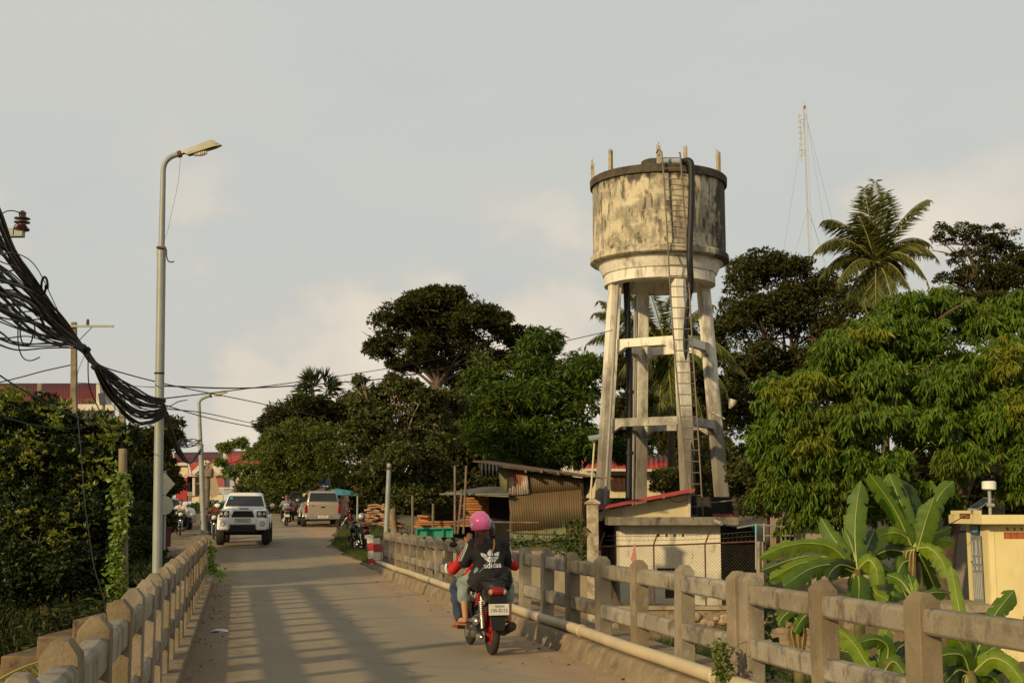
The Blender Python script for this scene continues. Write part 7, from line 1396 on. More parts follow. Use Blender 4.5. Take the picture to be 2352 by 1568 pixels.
    mb = MB(); mb.tube([(-.25, .60, .27), (.25, .60, .27)], .012, 8); mb.tube([(-.23, .22, .34), (-.10, .24, .34)], .012, 8); mb.tube([(.23, .22, .34), (.10, .24, .34)], .012, 8)
    for s_ in (-1, 1): mb.cyl((s_*.20, .60, .275), (s_*.29, .60, .275), .018, n=8); mb.cyl((s_*.16, .22, .345), (s_*.26, .22, .345), .018, n=8)
    mb.build('foot_pegs', M_black, t, smooth=60)
    mb = MB(); mb.tube(spline([(-.11, .12, .86), (-.12, -.22, .86), (-.06, -.36, .87), (.06, -.36, .87), (.12, -.22, .86), (.11, .12, .86)], 5), .012, 8); mb.build('grab_rail', M_blackp, t, smooth=60)
    pl_ = MB(); pl_.box((0, -.362, .535), (.235, .006, .125), M=Matrix.Rotation(R(-6), 3, 'X')); pl_ = pl_.build('number_plate', M_plate, t, bevel=.003)
    if plate:
        M1 = back_frame((0, -.3675, .522), 0, R(6)); text_mesh(plate, .060, 'plate_number', M_navy, pl_, M1, .0008, xs=.86); text_mesh('កណ្តាល', .030, 'plate_script', M_navy, pl_, back_frame((0, -.3715, .574), 0, R(6)), .0008)
    return t
# ---------------------------------------------------------------- the couple on the motorbike on the bridge
sb = G(1130, 1503, 0); HB = HEAD+R(1.5)
bike = motorbike(sb, HB, 'black and red motorbike carrying two people over the bridge', plate='1W-0115')
MB().add([(-.128, .10, .70), (-.132, .36, .66), (-.128, .42, .52), (-.126, .20, .56)], [(0, 1, 2, 3)]).build('red_side_cover', M_redb, bike).modifiers.new('s', 'SOLIDIFY').thickness = .012
MB().add([(-.075, .02, .50), (-.075, .12, .50), (-.08, .14, .30), (-.08, .04, .30)], [(0, 1, 2, 3)]).build('red_frame_cover', M_redb, bike).modifiers.new('s', 'SOLIDIFY').thickness = .02
text_mesh('RGX', .05, 'side_letters', M_pw, bike, Matrix.Translation(Vector((-.142, .27, .66))) @ Matrix.Rotation(-math.pi/2, 4, 'Z') @ Matrix.Rotation(math.pi/2, 4, 'X') @ Matrix.Rotation(R(30), 4, 'Z'), .002)
M_tee = mat('black cotton tee', (.014, .013, .013), (.022, .020, .020), 8, .9, .3, 120); M_redj = mat('red track jacket', (.50, .012, .014), (.40, .012, .012), 8, .7, .3, 60); M_jean = mat('pale washed denim', (.24, .29, .27), (.17, .21, .20), 7, .9, .4, 160); M_jeand = mat('dark blue denim', (.035, .06, .10), (.025, .04, .07), 9, .9, .4, 120)
M_help = mat('glossy pink helmet', (.84, .17, .40), (.82, .16, .38), 2, .25, coat=.5); M_helb = mat('glossy black helmet', (.02, .022, .022), None, 2, .25, coat=.5); M_flip = mat('orange leather sandal', (.35, .12, .05), (.25, .08, .04), 7, .7)
M_wht = mat('white print', (.72, .70, .68), None, 3, .7)
drv = thing('person', sb, 'driver in a red track jacket and black helmet, mostly hidden behind the passenger', 'person', rz=HB)
Jd = dict(head=(.10, .86, 1.40), face=(0, 1, -.1), neck=(.06, .76, 1.24), pelvis=(0, .50, .88), shL=(-.12, .76, 1.16), shR=(.24, .76, 1.18), elL=(-.40, .78, .97), elR=(.44, .84, 1.0), wrL=(-.37, .80, 1.03), wrR=(.36, .82, 1.03), hdL=(.1, .9, .0), hdR=(-.1, .9, 0), hipL=(-.11, .50, .86), hipR=(.11, .50, .86), knL=(-.27, .88, .72), knR=(.28, .88, .72), anL=(-.25, .66, .33), anR=(.27, .66, .34), toL=(-.28, .84, .28), toR=(.29, .84, .28))
Jd['elL'] = (-.335, .66, .93); Jd['wrL'] = (-.34, .80, 1.0); Jd['elR'] = (.44, .74, .97); Jd['wrR'] = (.33, .83, 1.0)
bd = body(drv, Jd, M_skin2, .009, 1.0, (1.0, 1.0)); shirt(drv, Jd, M_redj, .018, .011, 1.9, -.02, name='jacket'); trousers(drv, Jd, M_jeand, .012, .012, .92); sandal(drv, Jd, M_flip)
helmet(drv, (.10, .86, 1.43), M_helb, 1.0, (0, 1, -.05), cut=-.7, r_=.135, open_face=False); MB().cap((-.355, .79, .99), (-.355, .835, 1.0), .04, .038).build('glove_cuff', M_navy, drv, smooth=60)
mb = MB()
for k in range(3):
    a, b = Vector((-.395-.004*k, .70+.03*k, .90)), Vector((-.402, .70+.03*k, 1.01)); mb.tube([a, a.lerp(b, .5)+Vector((-.012, 0, 0)), b], .006, 6)
mb.build('sleeve_stripes', M_wht, drv)
pas = thing('person', sb, 'passenger in a pink helmet and black T-shirt with a white trefoil print', 'person', rz=HB)
Jp = dict(head=(-.075, .33, 1.45), face=(-.25, 1, -.05), neck=(-.03, .30, 1.30), pelvis=(.02, .14, .93), shL=(-.175, .27, 1.225), shR=(.185, .27, 1.235), elL=(-.275, .30, 1.02), elR=(.26, .34, 1.0), wrL=(-.21, .42, 1.24), wrR=(.14, .52, .98), hdL=(.25, -.05, 1), hdR=(-.9, .4, 0), huL=(-.3, -1, 0), hipL=(-.10, .14, .90), hipR=(.13, .14, .90), knL=(-.255, .42, .80), knR=(.275, .40, .80), anL=(-.27, .22, .41), anR=(.25, .22, .41), toL=(-.33, .30, .36), toR=(.29, .36, .36))
body(pas, Jp, M_skin, .009, .98, (.55, .8), th=1.0)
tee = shirt(pas, Jp, M_tee, .034, .011, .86, .05, 1.0, 't_shirt', .030, 1.1, dsc=11, skirt=.34)
trousers(pas, Jp, M_jean, .018, .012, .46, name='jeans'); sandal(pas, Jp, M_flip, 1.0)
hup_ = Vector((-.10, 0, 1)); hl = helmet(pas, (-.075, .33, 1.50), M_help, .97, (-.2, 1, -.04), (-.06, 0, 1), r_=.138, cut=-.62, trim=mat('pink helmet trim', (.6, .05, .15), None, 2, .4), open_face=False)
hd = MB(); rr_ = random.Random(2)
for k in range(40):
    a = rr_.uniform(-1, 1); x_ = -.065+a*.075; mbp = [Vector((x_, .255+rr_.uniform(-.02, .02), 1.40)), Vector((x_-.01, .205+rr_.uniform(-.015, .01), 1.31)), Vector((x_+rr_.uniform(-.03, .04)+a*.02, .175+rr_.uniform(-.01, .01), 1.25)), Vector((x_+rr_.uniform(-.04, .04)+a*.01, .160, 1.19+rr_.uniform(0, .06)))]; hd.tube(spline(mbp, 4), [.013]*9+[.011, .008, .006, .003], 6)
hd.build('hair', M_hairb, pas, smooth=60)
def surf_project(me, bvh, M_inv=None, off=.004, origin_y=-1.0):
    for v in me.vertices:
        h, n_, i_, d = bvh.ray_cast(Vector((v.co.x, origin_y, v.co.z)), Vector((0, 1, 0)))
        if h is not None: v.co = h+n_*off if n_.y < 0 else h-n_*off
bvh = BVHTree.FromPolygons([v.co for v in tee.data.vertices], [tuple(p.vertices) for p in tee.data.polygons])
# print on the back: crop frame (x 560..935, y 1085..1440) -> local
def tp_(x_, y_): k = .236/375; return Vector(((x_-752)*k+.0, -1, 1.09-(y_-1262)*k))
def poly_grid(polys, name, par):
    """polygons triangulated and cut finely so that they follow the cloth"""
    bm = bmesh.new()
    for pl_ in polys:
        f = bm.faces.new([bm.verts.new(tp_(*q)) for q in pl_])
    bmesh.ops.triangulate(bm, faces=bm.faces[:])
    for _ in range(3):
        es = [e for e in bm.edges if e.calc_length() > .010]
        if es: bmesh.ops.subdivide_edges(bm, edges=es, cuts=1); bmesh.ops.triangulate(bm, faces=bm.faces[:])
    me = bpy.data.meshes.new(name); bm.to_mesh(me); bm.free(); surf_project(me, bvh); return link_mesh(name, me, M_wht, par)
leafc = [(710, 1222), (700, 1185), (712, 1145), (750, 1090), (788, 1130), (803, 1180), (797, 1218)]
leafl = [(566, 1170), (600, 1168), (645, 1180), (680, 1205), (694, 1226), (600, 1240), (580, 1215)]; leafr = [(922, 1145), (885, 1150), (845, 1170), (820, 1195), (812, 1214), (905, 1222), (920, 1190)]
bars = [[(612, 1248), (905, 1232), (900, 1246), (622, 1264)], [(630, 1272), (895, 1256), (888, 1270), (640, 1287)], [(650, 1294), (876, 1279), (868, 1290), (660, 1305)]]
bowl = [[(672, 1311), (738, 1305), (750, 1330), (728, 1334), (698, 1328)], [(746, 1304), (800, 1300), (772, 1334)], [(808, 1300), (862, 1296), (840, 1318), (812, 1330), (792, 1331)]]
poly_grid([leafc, leafl, leafr]+bars+bowl, 'trefoil_print', tee)
cu = bpy.data.curves.new('t', 'FONT'); cu.body = 'adidas'; cu.size = .074; cu.align_x = 'CENTER'; cu.offset = .0009; cu.align_y = 'CENTER'; cu.space_character = 1.0
o = bpy.data.objects.new('t', cu); COL.objects.link(o); dg = bpy.context.evaluated_depsgraph_get(); me = bpy.data.meshes.new_from_object(o.evaluated_get(dg)); bpy.data.objects.remove(o); me.materials.clear()
tc_ = tp_(772, 1391); wx = max(v.co.x for v in me.vertices)-min(v.co.x for v in me.vertices); ks = .205/wx
for v in me.vertices: v.co = Vector((tc_.x+v.co.x*ks, -1, tc_.z+v.co.y*ks+v.co.x*ks*.05))
bm = bmesh.new(); bm.from_mesh(me); bmesh.ops.triangulate(bm, faces=bm.faces[:])
for _ in range(2):
    es = [e for e in bm.edges if e.calc_length() > .012]
    if es: bmesh.ops.subdivide_edges(bm, edges=es, cuts=1); bmesh.ops.triangulate(bm, faces=bm.faces[:])
bm.to_mesh(me); bm.free(); surf_project(me, bvh); me.name = 'lettering'; link_mesh('lettering', me, M_wht, tee)
def onback(x_, z_, off=.008):
    h, n_, i_, d = bvh.ray_cast(Vector((x_, -1, z_)), Vector((0, 1, 0))); return (h+n_*off) if h is not None else Vector((x_, .3, z_))
def ribbon(pts, w, name, m, par, t=.003):
    mb = MB()
    for a, b in zip(pts[:-1], pts[1:]): mb.beam(a, b, w, t, up=(0, -1, .2))
    return mb.build(name, m, par)
st = [onback(.075-.045*k/5, 1.30-.12*k/5) for k in range(6)]; strap = ribbon(st, .020, 'bag_strap', mat('mustard strap', (.50, .22, .03), (.42, .18, .03), 5, .6), pas)
ch_ = [onback(.030-.175*k/22, 1.18-.25*k/22-.03*math.sin(k/22*3.14), .007) for k in range(23)]; mb = MB()
for k in range(22): a, b = ch_[k], ch_[k+1]; mb.tube([a, b], .0048 if k % 2 else .003, 6)
mb.build('bag_chain', M_chrome, strap)
for s_, z0_ in ((-1, 0), (1, 0)):         # shoulder stripes
    sh, el = Vector(Jp['shL' if s_ < 0 else 'shR']), Vector(Jp['elL' if s_ < 0 else 'elR'])
    for q in (-.016, .006, .028):
        pts = []
        for k in range(13):
            f = k/12; c = sh.lerp(el, f*.82); o_ = (Vector((s_*1.0, -.42+q*12, .55*(1-f)-.05))).normalized(); h, n_, i_, d = bvh.ray_cast(c+o_*.3, -o_)
            if h is not None and (not pts or (h-pts[-1]).length < .08): pts.append(h+n_*.003)
        if len(pts) > 3: ribbon(pts, .007, 'sleeve_stripe', M_wht, tee, .002)
MB().cap((-.24, .375, 1.155), (-.232, .385, 1.175), .034, .033).build('watch_strap', M_blackp, pas, smooth=60)
# plain white patches and a dark spot on the pink helmet
hb_ = BVHTree.FromPolygons([v.co for v in hl.data.vertices], [tuple(p.vertices) for p in hl.data.polygons])
def patch(cx, cz, w, h_, m):
    n_ = 14; pts = []
    for k in range(n_): pts.append((cx+w*math.cos(2*math.pi*k/n_), cz+h_*math.sin(2*math.pi*k/n_)))
    vs = []
    for (a, b) in [(cx, cz)]+[(cx+(a-cx)*.5, cz+(b-cz)*.5) for a, b in pts]+pts:
        h, nn2, i_, d = hb_.ray_cast(Vector((a, -1, b)), Vector((0, 1, 0)))
        if h is None: h = Vector((a, .33, b)); nn2 = Vector((0, -1, 0))
        vs.append(h-Vector((0, .0035, 0))+(h-Vector((-.075, .33, 1.5))).normalized()*.002)
    fs = [(0, 1+k, 1+(k+1) % n_) for k in range(n_)]+[(1+k, 1+n_+k, 1+n_+(k+1) % n_, 1+(k+1) % n_) for k in range(n_)]; MB().add(vs, fs).build('sticker', m, hl)
patch(-.185, 1.475, .011, .026, M_wht); patch(.028, 1.515, .013, .022, M_wht); patch(.006, 1.515, .006, .007, mat('purple dot', (.12, .05, .3), None, 2, .4))
# ---------------------------------------------------------------- pickups
M_carw = mat('white car paint', (.86, .84, .80), (.84, .82, .78), 2, .25, coat=.6); M_cart = mat('champagne car paint', (.40, .34, .25), (.38, .32, .24), 2, .3, metal=.35, coat=.6); M_cars = mat('silver car paint', (.42, .42, .42), None, 2, .3, metal=.4, coat=.6); M_card = mat('dark grey car paint', (.06, .06, .06), None, 2, .3, metal=.3, coat=.6)
def car(loc, heading, label, paint, L=5.1, W=1.76, H=1.78, lift=.0, RW=.38, tw=.27, kind='pickup', cat='pickup truck'):
    """origin centre on the ground, +Y is the front"""
    t = thing('pickup_truck' if kind == 'pickup' else 'parked_car', loc, label, cat, None, rz=heading); hl_ = L/2; zb_ = .40+lift; zh = 1.10+lift; zr_ = H+lift*.0; wx = W/2
    fa, ra = hl_-.88, -hl_+1.15                     # axle places
    def arch(c, r_, n_=9): return [(c+r_*math.cos(math.pi-math.pi*k/n_), zb_+.02+r_*math.sin(math.pi*k/n_)*.95) for k in range(n_+1)]
    ar = RW+.10; side = [(-hl_, zb_+.12)]+[(-hl_+.05, zb_)]+arch(ra, ar)+arch(fa, ar)+[(hl_-.08, zb_), (hl_, zb_+.15), (hl_-.01, zb_+.48), (hl_-.10, zh-.14), (hl_-.30, zh-.03), (hl_-1.25, zh+.07), (-hl_+.05, zh+.02), (-hl_, zh-.05)]
    def tf(v): 
        k = 1-.10*max(0, (v.z-zb_-.35))/.6; e = 1-.10*max(0, (abs(v.y)-hl_+.5)/.5)**2; return Vector((v.x*k*e, v.y, v.z))
    MB().prism(side, 'x', -wx, wx, tf=tf).build('body', paint, t, bevel=.085)
    wxt = wx*.90
    if kind == 'pickup': cab = [(hl_-1.20, zh+.05, 1.0), (hl_-1.95, zr_-.06, .80), (hl_-2.25, zr_, .76), (hl_-3.15, zr_, .76), (hl_-3.40, zr_-.06, .80), (hl_-3.62, zh-.02, 1.0)]
    elif kind == 'canopy': cab = [(hl_-1.20, zh-.02, 1.0), (hl_-1.95, zr_-.06, .80), (hl_-2.25, zr_, .76), (-hl_+.45, zr_, .78), (-hl_+.22, zr_-.06, .82), (-hl_+.04, zh-.02, .98)]
    else: cab = [(hl_-1.10, zh-.02, 1.0), (hl_-1.75, zr_-.06, .80), (hl_-2.05, zr_, .76), (-hl_+.75, zr_, .76), (-hl_+.5, zr_-.06, .80), (-hl_+.22, zh-.02, .98)]
    vs = []
    for y, z_, k in cab: vs += [(-wxt*k, y, z_), (wxt*k, y, z_)]
    n_ = len(cab); mb = MB(); mb.add(vs, [(2*i_, 2*i_+1, 2*i_+3, 2*i_+2) for i_ in range(n_-1)]+[tuple(range(0, 2*n_, 2)), tuple(range(2*n_-1, -1, -2)), (0, 1, 2*n_-1, 2*n_-2)]); mb.build('cabin', paint, t, bevel=.075)
    def pane(q, nm='window', m=M_glass, off=.006):
        q = [Vector(v) for v in q]; nrm = (q[1]-q[0]).cross(q[2]-q[0]).normalized(); c = sum(q, Vector())/len(q); out = c-Vector((0, c.y*.0+sum(p[0] for p in cab)/n_, 1.0+lift)); nrm = nrm if nrm.dot(out) > 0 else -nrm
        MB().add([v+nrm*off for v in q], [tuple(range(len(q)))]).build(nm, m, t)
    def L2(i_, f, sx, j): a, b = Vector((wxt*cab[i_][2]*sx, cab[i_][0], cab[i_][1])), Vector((wxt*cab[j][2]*sx, cab[j][0], cab[j][1])); return a.lerp(b, f)
    pane([L2(0, .14, -.92, 1), L2(0, .14, .92, 1), L2(0, .86, .90, 1), L2(0, .86, -.90, 1)], 'windscreen')
    pane([L2(n_-1, .16, -.90, n_-2), L2(n_-1, .16, .90, n_-2), L2(n_-1, .93, .90, n_-2), L2(n_-1, .93, -.90, n_-2)], 'rear_window')
    for sx in (-1, 1):
        a0, a1 = cab[0], cab[1]; ye = cab[-2][0]
        def sp3(y, f):      # point on the side glass: f 0 belt .. 1 roof
            k = 1.0+(.79-1.0)*f; return Vector((sx*(wxt*k+.004), y, zh+(zr_-.07-zh)*f))
        ys_ = [cab[0][0]-.35, (cab[1][0]+ye)/2+.25, (cab[1][0]+ye)/2+.15, ye+.12] if kind == 'pickup' else [cab[0][0]-.35, cab[2][0]-.60, cab[2][0]-.70, cab[2][0]-1.5, cab[2][0]-1.6, ye+.2]
        for k in range(0, len(ys_), 2):
            f0 = .12; pane([sp3(ys_[k], f0), sp3(ys_[k+1], f0), sp3(ys_[k+1], .9), sp3(ys_[k]-(.45 if k == 0 else 0), .9)], 'side_window')
        mr = MB().ell((sx*(wx+.12), cab[0][0]-.25, zh+.16), (.095, .045, .075), 12, 8).build('mirror', paint, t, smooth=60); MB().beam((sx*(wx-.12), cab[0][0]-.28, zh+.06), (sx*(wx+.08), cab[0][0]-.27, zh+.12), .05, .05).build('mirror_arm', M_blackp, mr)
        for ya in (fa, ra):
            wheel(t, (sx*(wx-tw/2+.02+(.06 if lift else 0)), ya, RW), RW, tw, M_alu, 6)
            a_ = [Vector((sx*(wx+.005), p[0], p[1])) for p in arch(ya, ar)]; 
            if lift or True: MB().tube([v+Vector((sx*.0, 0, 0)) for v in a_], .035, 6).build('wheel_arch', paint if lift else M_blackp, t, smooth=60)
        MB().beam((sx*(wx+.004), cab[0][0]-.75, zh-.12), (sx*(wx+.004), cab[0][0]-.60, zh-.12), .02, .03).build('door_handle', M_blackp, t)
    MB().box((0, 0, zb_-.02), (W*.55, L*.86, .22)).build('chassis', M_blackp, t); MB().tube([(-wx*.8, fa, RW), (wx*.8, fa, RW)], .06, 8).build('axle', M_blackp, t); MB().tube([(-wx*.8, ra, RW), (wx*.8, ra, RW)], .07, 8).build('axle', M_blackp, t)
    return t, dict(hl=hl_, wx=wx, zb=zb_, zh=zh, zr=zr_, cab=cab, wxt=wxt)
# white lifted pickup
c = P(562, 1180, 49.4); z0 = G(556, 1251, 0)
d1 = 46.8; pw = P(556, 1250, d1); zg = .03*(d1-33)+.06; hdg = math.atan2(pw.x, -pw.y)*-1
hdw = math.pi+math.atan2(-pw.x, pw.y)*1.0-R(2.5)
frontc = Vector((pw.x, d1, zg)); fdir = Vector((-math.sin(hdw), math.cos(hdw), 0)); cw_ = frontc-fdir*2.55
tk, g_ = car((cw_.x, cw_.y, zg+.02), hdw, 'lifted white pickup truck driving towards the bridge', M_carw, 5.1, 1.74, 1.90, .16, .42, .30)
zb_, zh, hl_ = g_['zb'], g_['zh'], g_['hl']
MB().prism([(-.40, zb_+.43), (.40, zb_+.43), (.33, zb_+.66), (-.33, zb_+.66)], 'y', hl_-.10, hl_+.012).build('grille', M_blackp, tk, bevel=.02)
f_ = MB(); 
for a, b in (((-.43, .41), (.43, .41)), ((.43, .41), (.36, .69)), ((.36, .69), (-.36, .69)), ((-.36, .69), (-.43, .41))): f_.beam((a[0], hl_+.015, zb_+a[1]), (b[0], hl_+.015, zb_+b[1]), .05, .04)
f_.build('grille_frame', M_carw, tk, bevel=.008)
for s_ in (-1, 1):
    h_ = MB().prism([(s_*.48, zb_+.43), (s_*.83, zb_+.43), (s_*.79, zb_+.66), (s_*.48, zb_+.66)], 'y', hl_-.22, hl_-.0).build('headlight', M_blackp, tk, bevel=.015); MB().ell((s_*.58, hl_+.0, zb_+.55), (.075, .03, .08), 12, 8).build('lamp', M_clr, h_, smooth=60); MB().ell((s_*.74, hl_-.01, zb_+.55), (.05, .03, .06), 12, 8).build('lamp', M_clr, h_, smooth=60); MB().ell((s_*.67, hl_+.0, zb_+.48), (.03, .02, .03), 10, 6).build('indicator', M_orl, h_, smooth=60)
    MB().bb((s_*.46, hl_-.25, zb_-.02), (s_*.86, hl_+.07, zb_+.40)).build('bumper_corner', M_carw, tk, bevel=.06)
    f_ = MB().cyl((s_*.69, hl_+.05, zb_+.20), (s_*.69, hl_+.08, zb_+.20), .075, n=18).build('fog_lamp', M_clr, tk, smooth=40); MB().tube([(s_*.69, hl_+.071, zb_+.20), (s_*.69, hl_+.078, zb_+.20)], .09, 18).build('fog_ring', M_blackp, f_, smooth=40)
MB().bb((-.48, hl_-.25, zb_+.18), (.48, hl_+.075, zb_+.43)).build('bumper', M_carw, tk, bevel=.03); MB().bb((-.44, hl_-.25, zb_-.10), (.44, hl_+.055, zb_+.16)).build('lower_grille', M_blackp, tk, bevel=.03); MB().bb((-.275, hl_+.06, zb_+.245), (.275, hl_+.078, zb_+.395)).build('plate_frame', M_blackp, tk)
p_ = MB().bb((-.26, hl_+.077, zb_+.26), (.26, hl_+.09, zb_+.38)).build('number_plate', M_plate, tk); Mf = Matrix.Translation(Vector((.0, hl_+.092, zb_+.32))) @ Matrix.Rotation(math.pi, 4, 'Z') @ Matrix.Rotation(math.pi/2, 4, 'X'); text_mesh('2BH-6263', .105, 'plate_number', M_navy, p_, Mf, .001)
MB().prism([(hl_-.75, zh-.02), (hl_-.80, zh+.08), (hl_-1.15, zh+.07), (hl_-1.2, zh)], 'x', -.22, .22).build('hood_scoop', M_carw, tk, bevel=.02); MB().bb((-.17, hl_-.80, zh+.0), (.17, hl_-.765, zh+.06)).build('scoop_mouth', M_blackp, tk)
a = Vector((.50, hl_-1.80, g_['zr']-.20)); MB().box(a+Vector((0, .10, -.02)), (.10, .01, .14), M=Matrix.Rotation(R(40), 3, 'X')).build('sticker', mat('blue sticker', (.05, .3, .4), None, 3, .5), tk)
# two people riding in the back of the truck: only their dark heads show above the roof
for k, (x_, y_) in enumerate(((533, 1135), (552, 1140))):
    c = P(x_, y_, d1+4.0); t = thing('person', (c.x, c.y, c.z-1.2), ['dark-haired person riding in the truck bed, taller head above the cab', 'person riding in the truck bed, lower head above the cab'][k], 'person')
    J = dict(head=(0, 0, 1.16), face=(0, -1, 0), neck=(0, 0, 1.02), pelvis=(0, .1, .45), shL=(-.17, 0, .95), shR=(.17, 0, .95), elL=(-.24, .02, .68), elR=(.24, .02, .68), wrL=(-.15, -.15, .55), wrR=(.15, -.15, .55), hipL=(-.1, .1, .45), hipR=(.1, .1, .45), knL=(-.12, -.3, .5), knR=(.12, -.3, .5), anL=(-.12, -.32, .1), anR=(.12, -.32, .1), toL=(-.12, -.45, .06), toR=(.12, -.45, .06))
    body(t, J, M_skin2, .02); shirt(t, J, M_jeand, .015, .02, .8); trousers(t, J, M_jeand, .012, .02); MB().ell((0, .015, 1.19), (.092, .108, .11), 14, 10).build('hair', M_hair, t, smooth=60)
# champagne pickup with canopy, seen from behind
d2 = 64.5; pr_ = P(741, 1215, d2); zg = .03*(d2-33)+.02; hdh = math.atan2(-pr_.x, pr_.y)+R(4.5); fdir = Vector((-math.sin(hdh), math.cos(hdh), 0)); c = Vector((pr_.x, d2, zg))+fdir*2.55
th_, g_ = car((c.x, c.y, zg+.02), hdh, 'champagne pickup truck with a canopy parked on the right side of the road', M_cart, 5.1, 1.80, 1.74, .06, .38, .25, kind='canopy')
zb_, zh, hl_ = g_['zb'], g_['zh'], g_['hl']
MB().bb((-.74, -hl_-.012, zb_+.14), (.74, -hl_+.02, zh-.05)).build('tailgate', M_cart, th_, bevel=.015); MB().bb((-.86, -hl_-.14, zb_-.10), (.86, -hl_+.05, zb_+.12)).build('bumper', M_alu, th_, bevel=.03)
for s_ in (-1, 1): MB().bb((s_*.745, -hl_-.02, zb_+.20), (s_*.885, -hl_+.05, zh-.10)).build('tail_light', M_redl, th_, bevel=.015)
p_ = MB().bb((-.26, -hl_-.155, zb_-.04), (.26, -hl_-.142, zb_+.08)).build('number_plate', M_plate, th_); text_mesh('2P-4471', .10, 'plate_number', M_navy, p_, back_frame((0, -hl_-.158, zb_+.02)), .001)
MB().bb((-.10, -hl_-.03, zh-.24), (.10, -hl_-.012, zh-.18)).build('tailgate_handle', M_blackp, th_); MB().bb((-.55, -hl_-.018, zh-.17), (-.40, -hl_-.012, zh-.13)).build('badge', M_redl, th_)
for q in (-.6, .6): MB().tube([(q, -1.9, g_['zr']+.03), (q, .2, g_['zr']+.03)], .02, 6).build('roof_rail', M_alu, th_)
# dark car ahead of it and the silver car on the left
pc_ = P(683, 1190, 73); c_, gg = car((pc_.x, 74.5, .03*(74.5-33)), math.atan2(-pc_.x, 74)+math.pi, 'grey car facing the camera, half hidden by the champagne pickup', M_card, 4.4, 1.78, 1.66, .0, .33, .2, kind='wagon', cat='car')
for s_ in (-1, 1): MB().ell((s_*.62, gg['hl']-.03, .78), (.17, .06, .09), 12, 8).build('headlight', M_clr, c_, smooth=60)
MB().bb((-.55, gg['hl']-.05, .42), (.55, gg['hl']+.02, .66)).build('grille', M_blackp, c_, bevel=.02); MB().bb((-.26, gg['hl']+.02, .46), (.26, gg['hl']+.035, .58)).build('number_plate', M_plate, c_)
pc_ = P(348, 1200, 62); c_, gg = car((pc_.x, 63.5, .80), math.atan2(-pc_.x, 63)+math.pi+R(25), 'silver car on the side road behind the round sign', M_cars, 4.4, 1.78, 1.62, .0, .33, .2, kind='wagon', cat='car')
for s_ in (-1, 1): MB().ell((s_*.62, gg['hl']-.03, .78), (.17, .06, .09), 12, 8).build('headlight', M_clr, c_, smooth=60)
MB().bb((-.55, gg['hl']-.05, .42), (.55, gg['hl']+.02, .66)).build('grille', M_blackp, c_, bevel=.02)
# ---------------------------------------------------------------- other riders and people
def rider_pose(lx=0.0): return dict(head=(0, .42, 1.42), face=(0, 1, -.05), neck=(0, .36, 1.27), pelvis=(0, .22, .90), shL=(-.19, .36, 1.19), shR=(.19, .36, 1.19), elL=(-.30, .48, 1.0), elR=(.30, .48, 1.0), wrL=(-.30, .74, 1.03), wrR=(.30, .74, 1.03), hipL=(-.10, .22, .88), hipR=(.10, .22, .88), knL=(-.22, .68, .74), knR=(.22, .68, .74), anL=(-.20, .52, .36), anR=(.20, .52, .36), toL=(-.22, .70, .30), toR=(.22, .70, .30))
def place(px, d, off=0.0): x_ = (px-1176)/3026*d; return Vector((x_, d, max(ground_at(x_, d), .03*(min(d, 88)-33) if d > 33 else 0)+off))
# grey shirt rider with passenger going away
b = place(659, 66); mbk = motorbike(b, HEAD+R(2), 'motorbike with a grey-shirted rider heading away beside the champagne pickup', front_light=False, rim=M_alu); MB().bb((-.1, -.37, .47), (.1, -.36, .60)).build('white_plate', M_plate, mbk)
t = thing('person', b, 'rider in a grey shirt with a white back print and a rust-red cap', 'person', rz=HEAD+R(2)); J = rider_pose(); body(t, J, M_skin2, .015); gs = shirt(t, J, mat('grey cotton shirt', (.19, .18, .19), (.15, .145, .15), 6, .9), .026, .015, 1.8); trousers(t, J, M_tee, .014, .015, .9); shoes(t, J, M_flip); MB().ell((0, .41, 1.455), (.095, .115, .10), 14, 10, z0=-.1).build('cap', mat('rust red cap', (.30, .05, .03), None, 5, .9), t, smooth=60)
bvh2 = BVHTree.FromPolygons([v.co for v in gs.data.vertices], [tuple(p.vertices) for p in gs.data.polygons])
bm = bmesh.new()
for pl_ in [leafc, leafl, leafr]+bars[:2]+bowl: bm.faces.new([bm.verts.new(Vector(((q[0]-752)*.0007, -1, 1.08-(q[1]-1220)*.0007))) for q in pl_])
bmesh.ops.triangulate(bm, faces=bm.faces[:]); me = bpy.data.meshes.new('trefoil_print'); bm.to_mesh(me); bm.free(); surf_project(me, bvh2, off=.012); link_mesh('trefoil_print', me, M_wht, gs)
J2 = dict(J); J2 = {k: (v[0], v[1]+.30, v[2]) if k != 'face' else v for k, v in J.items()}
t = thing('person', b+Vector((.12, 0, 0)), 'person in pink seated before the grey-shirted rider', 'person', rz=HEAD+R(2)); J2 = {k: ((v[0]*.8+.10, v[1]-.0, v[2]-.03) if k != 'face' else v) for k, v in J2.items()}; body(t, J2, M_skin, .018, .9); shirt(t, J2, mat('pink shirt', (.55, .20, .22), None, 5, .9), .02, .018, .9); trousers(t, J2, M_jeand, .014, .018); MB().ell((.10, .70, 1.42), (.09, .11, .11), 14, 10, z0=-.3).build('hair', M_hair, t, smooth=60)
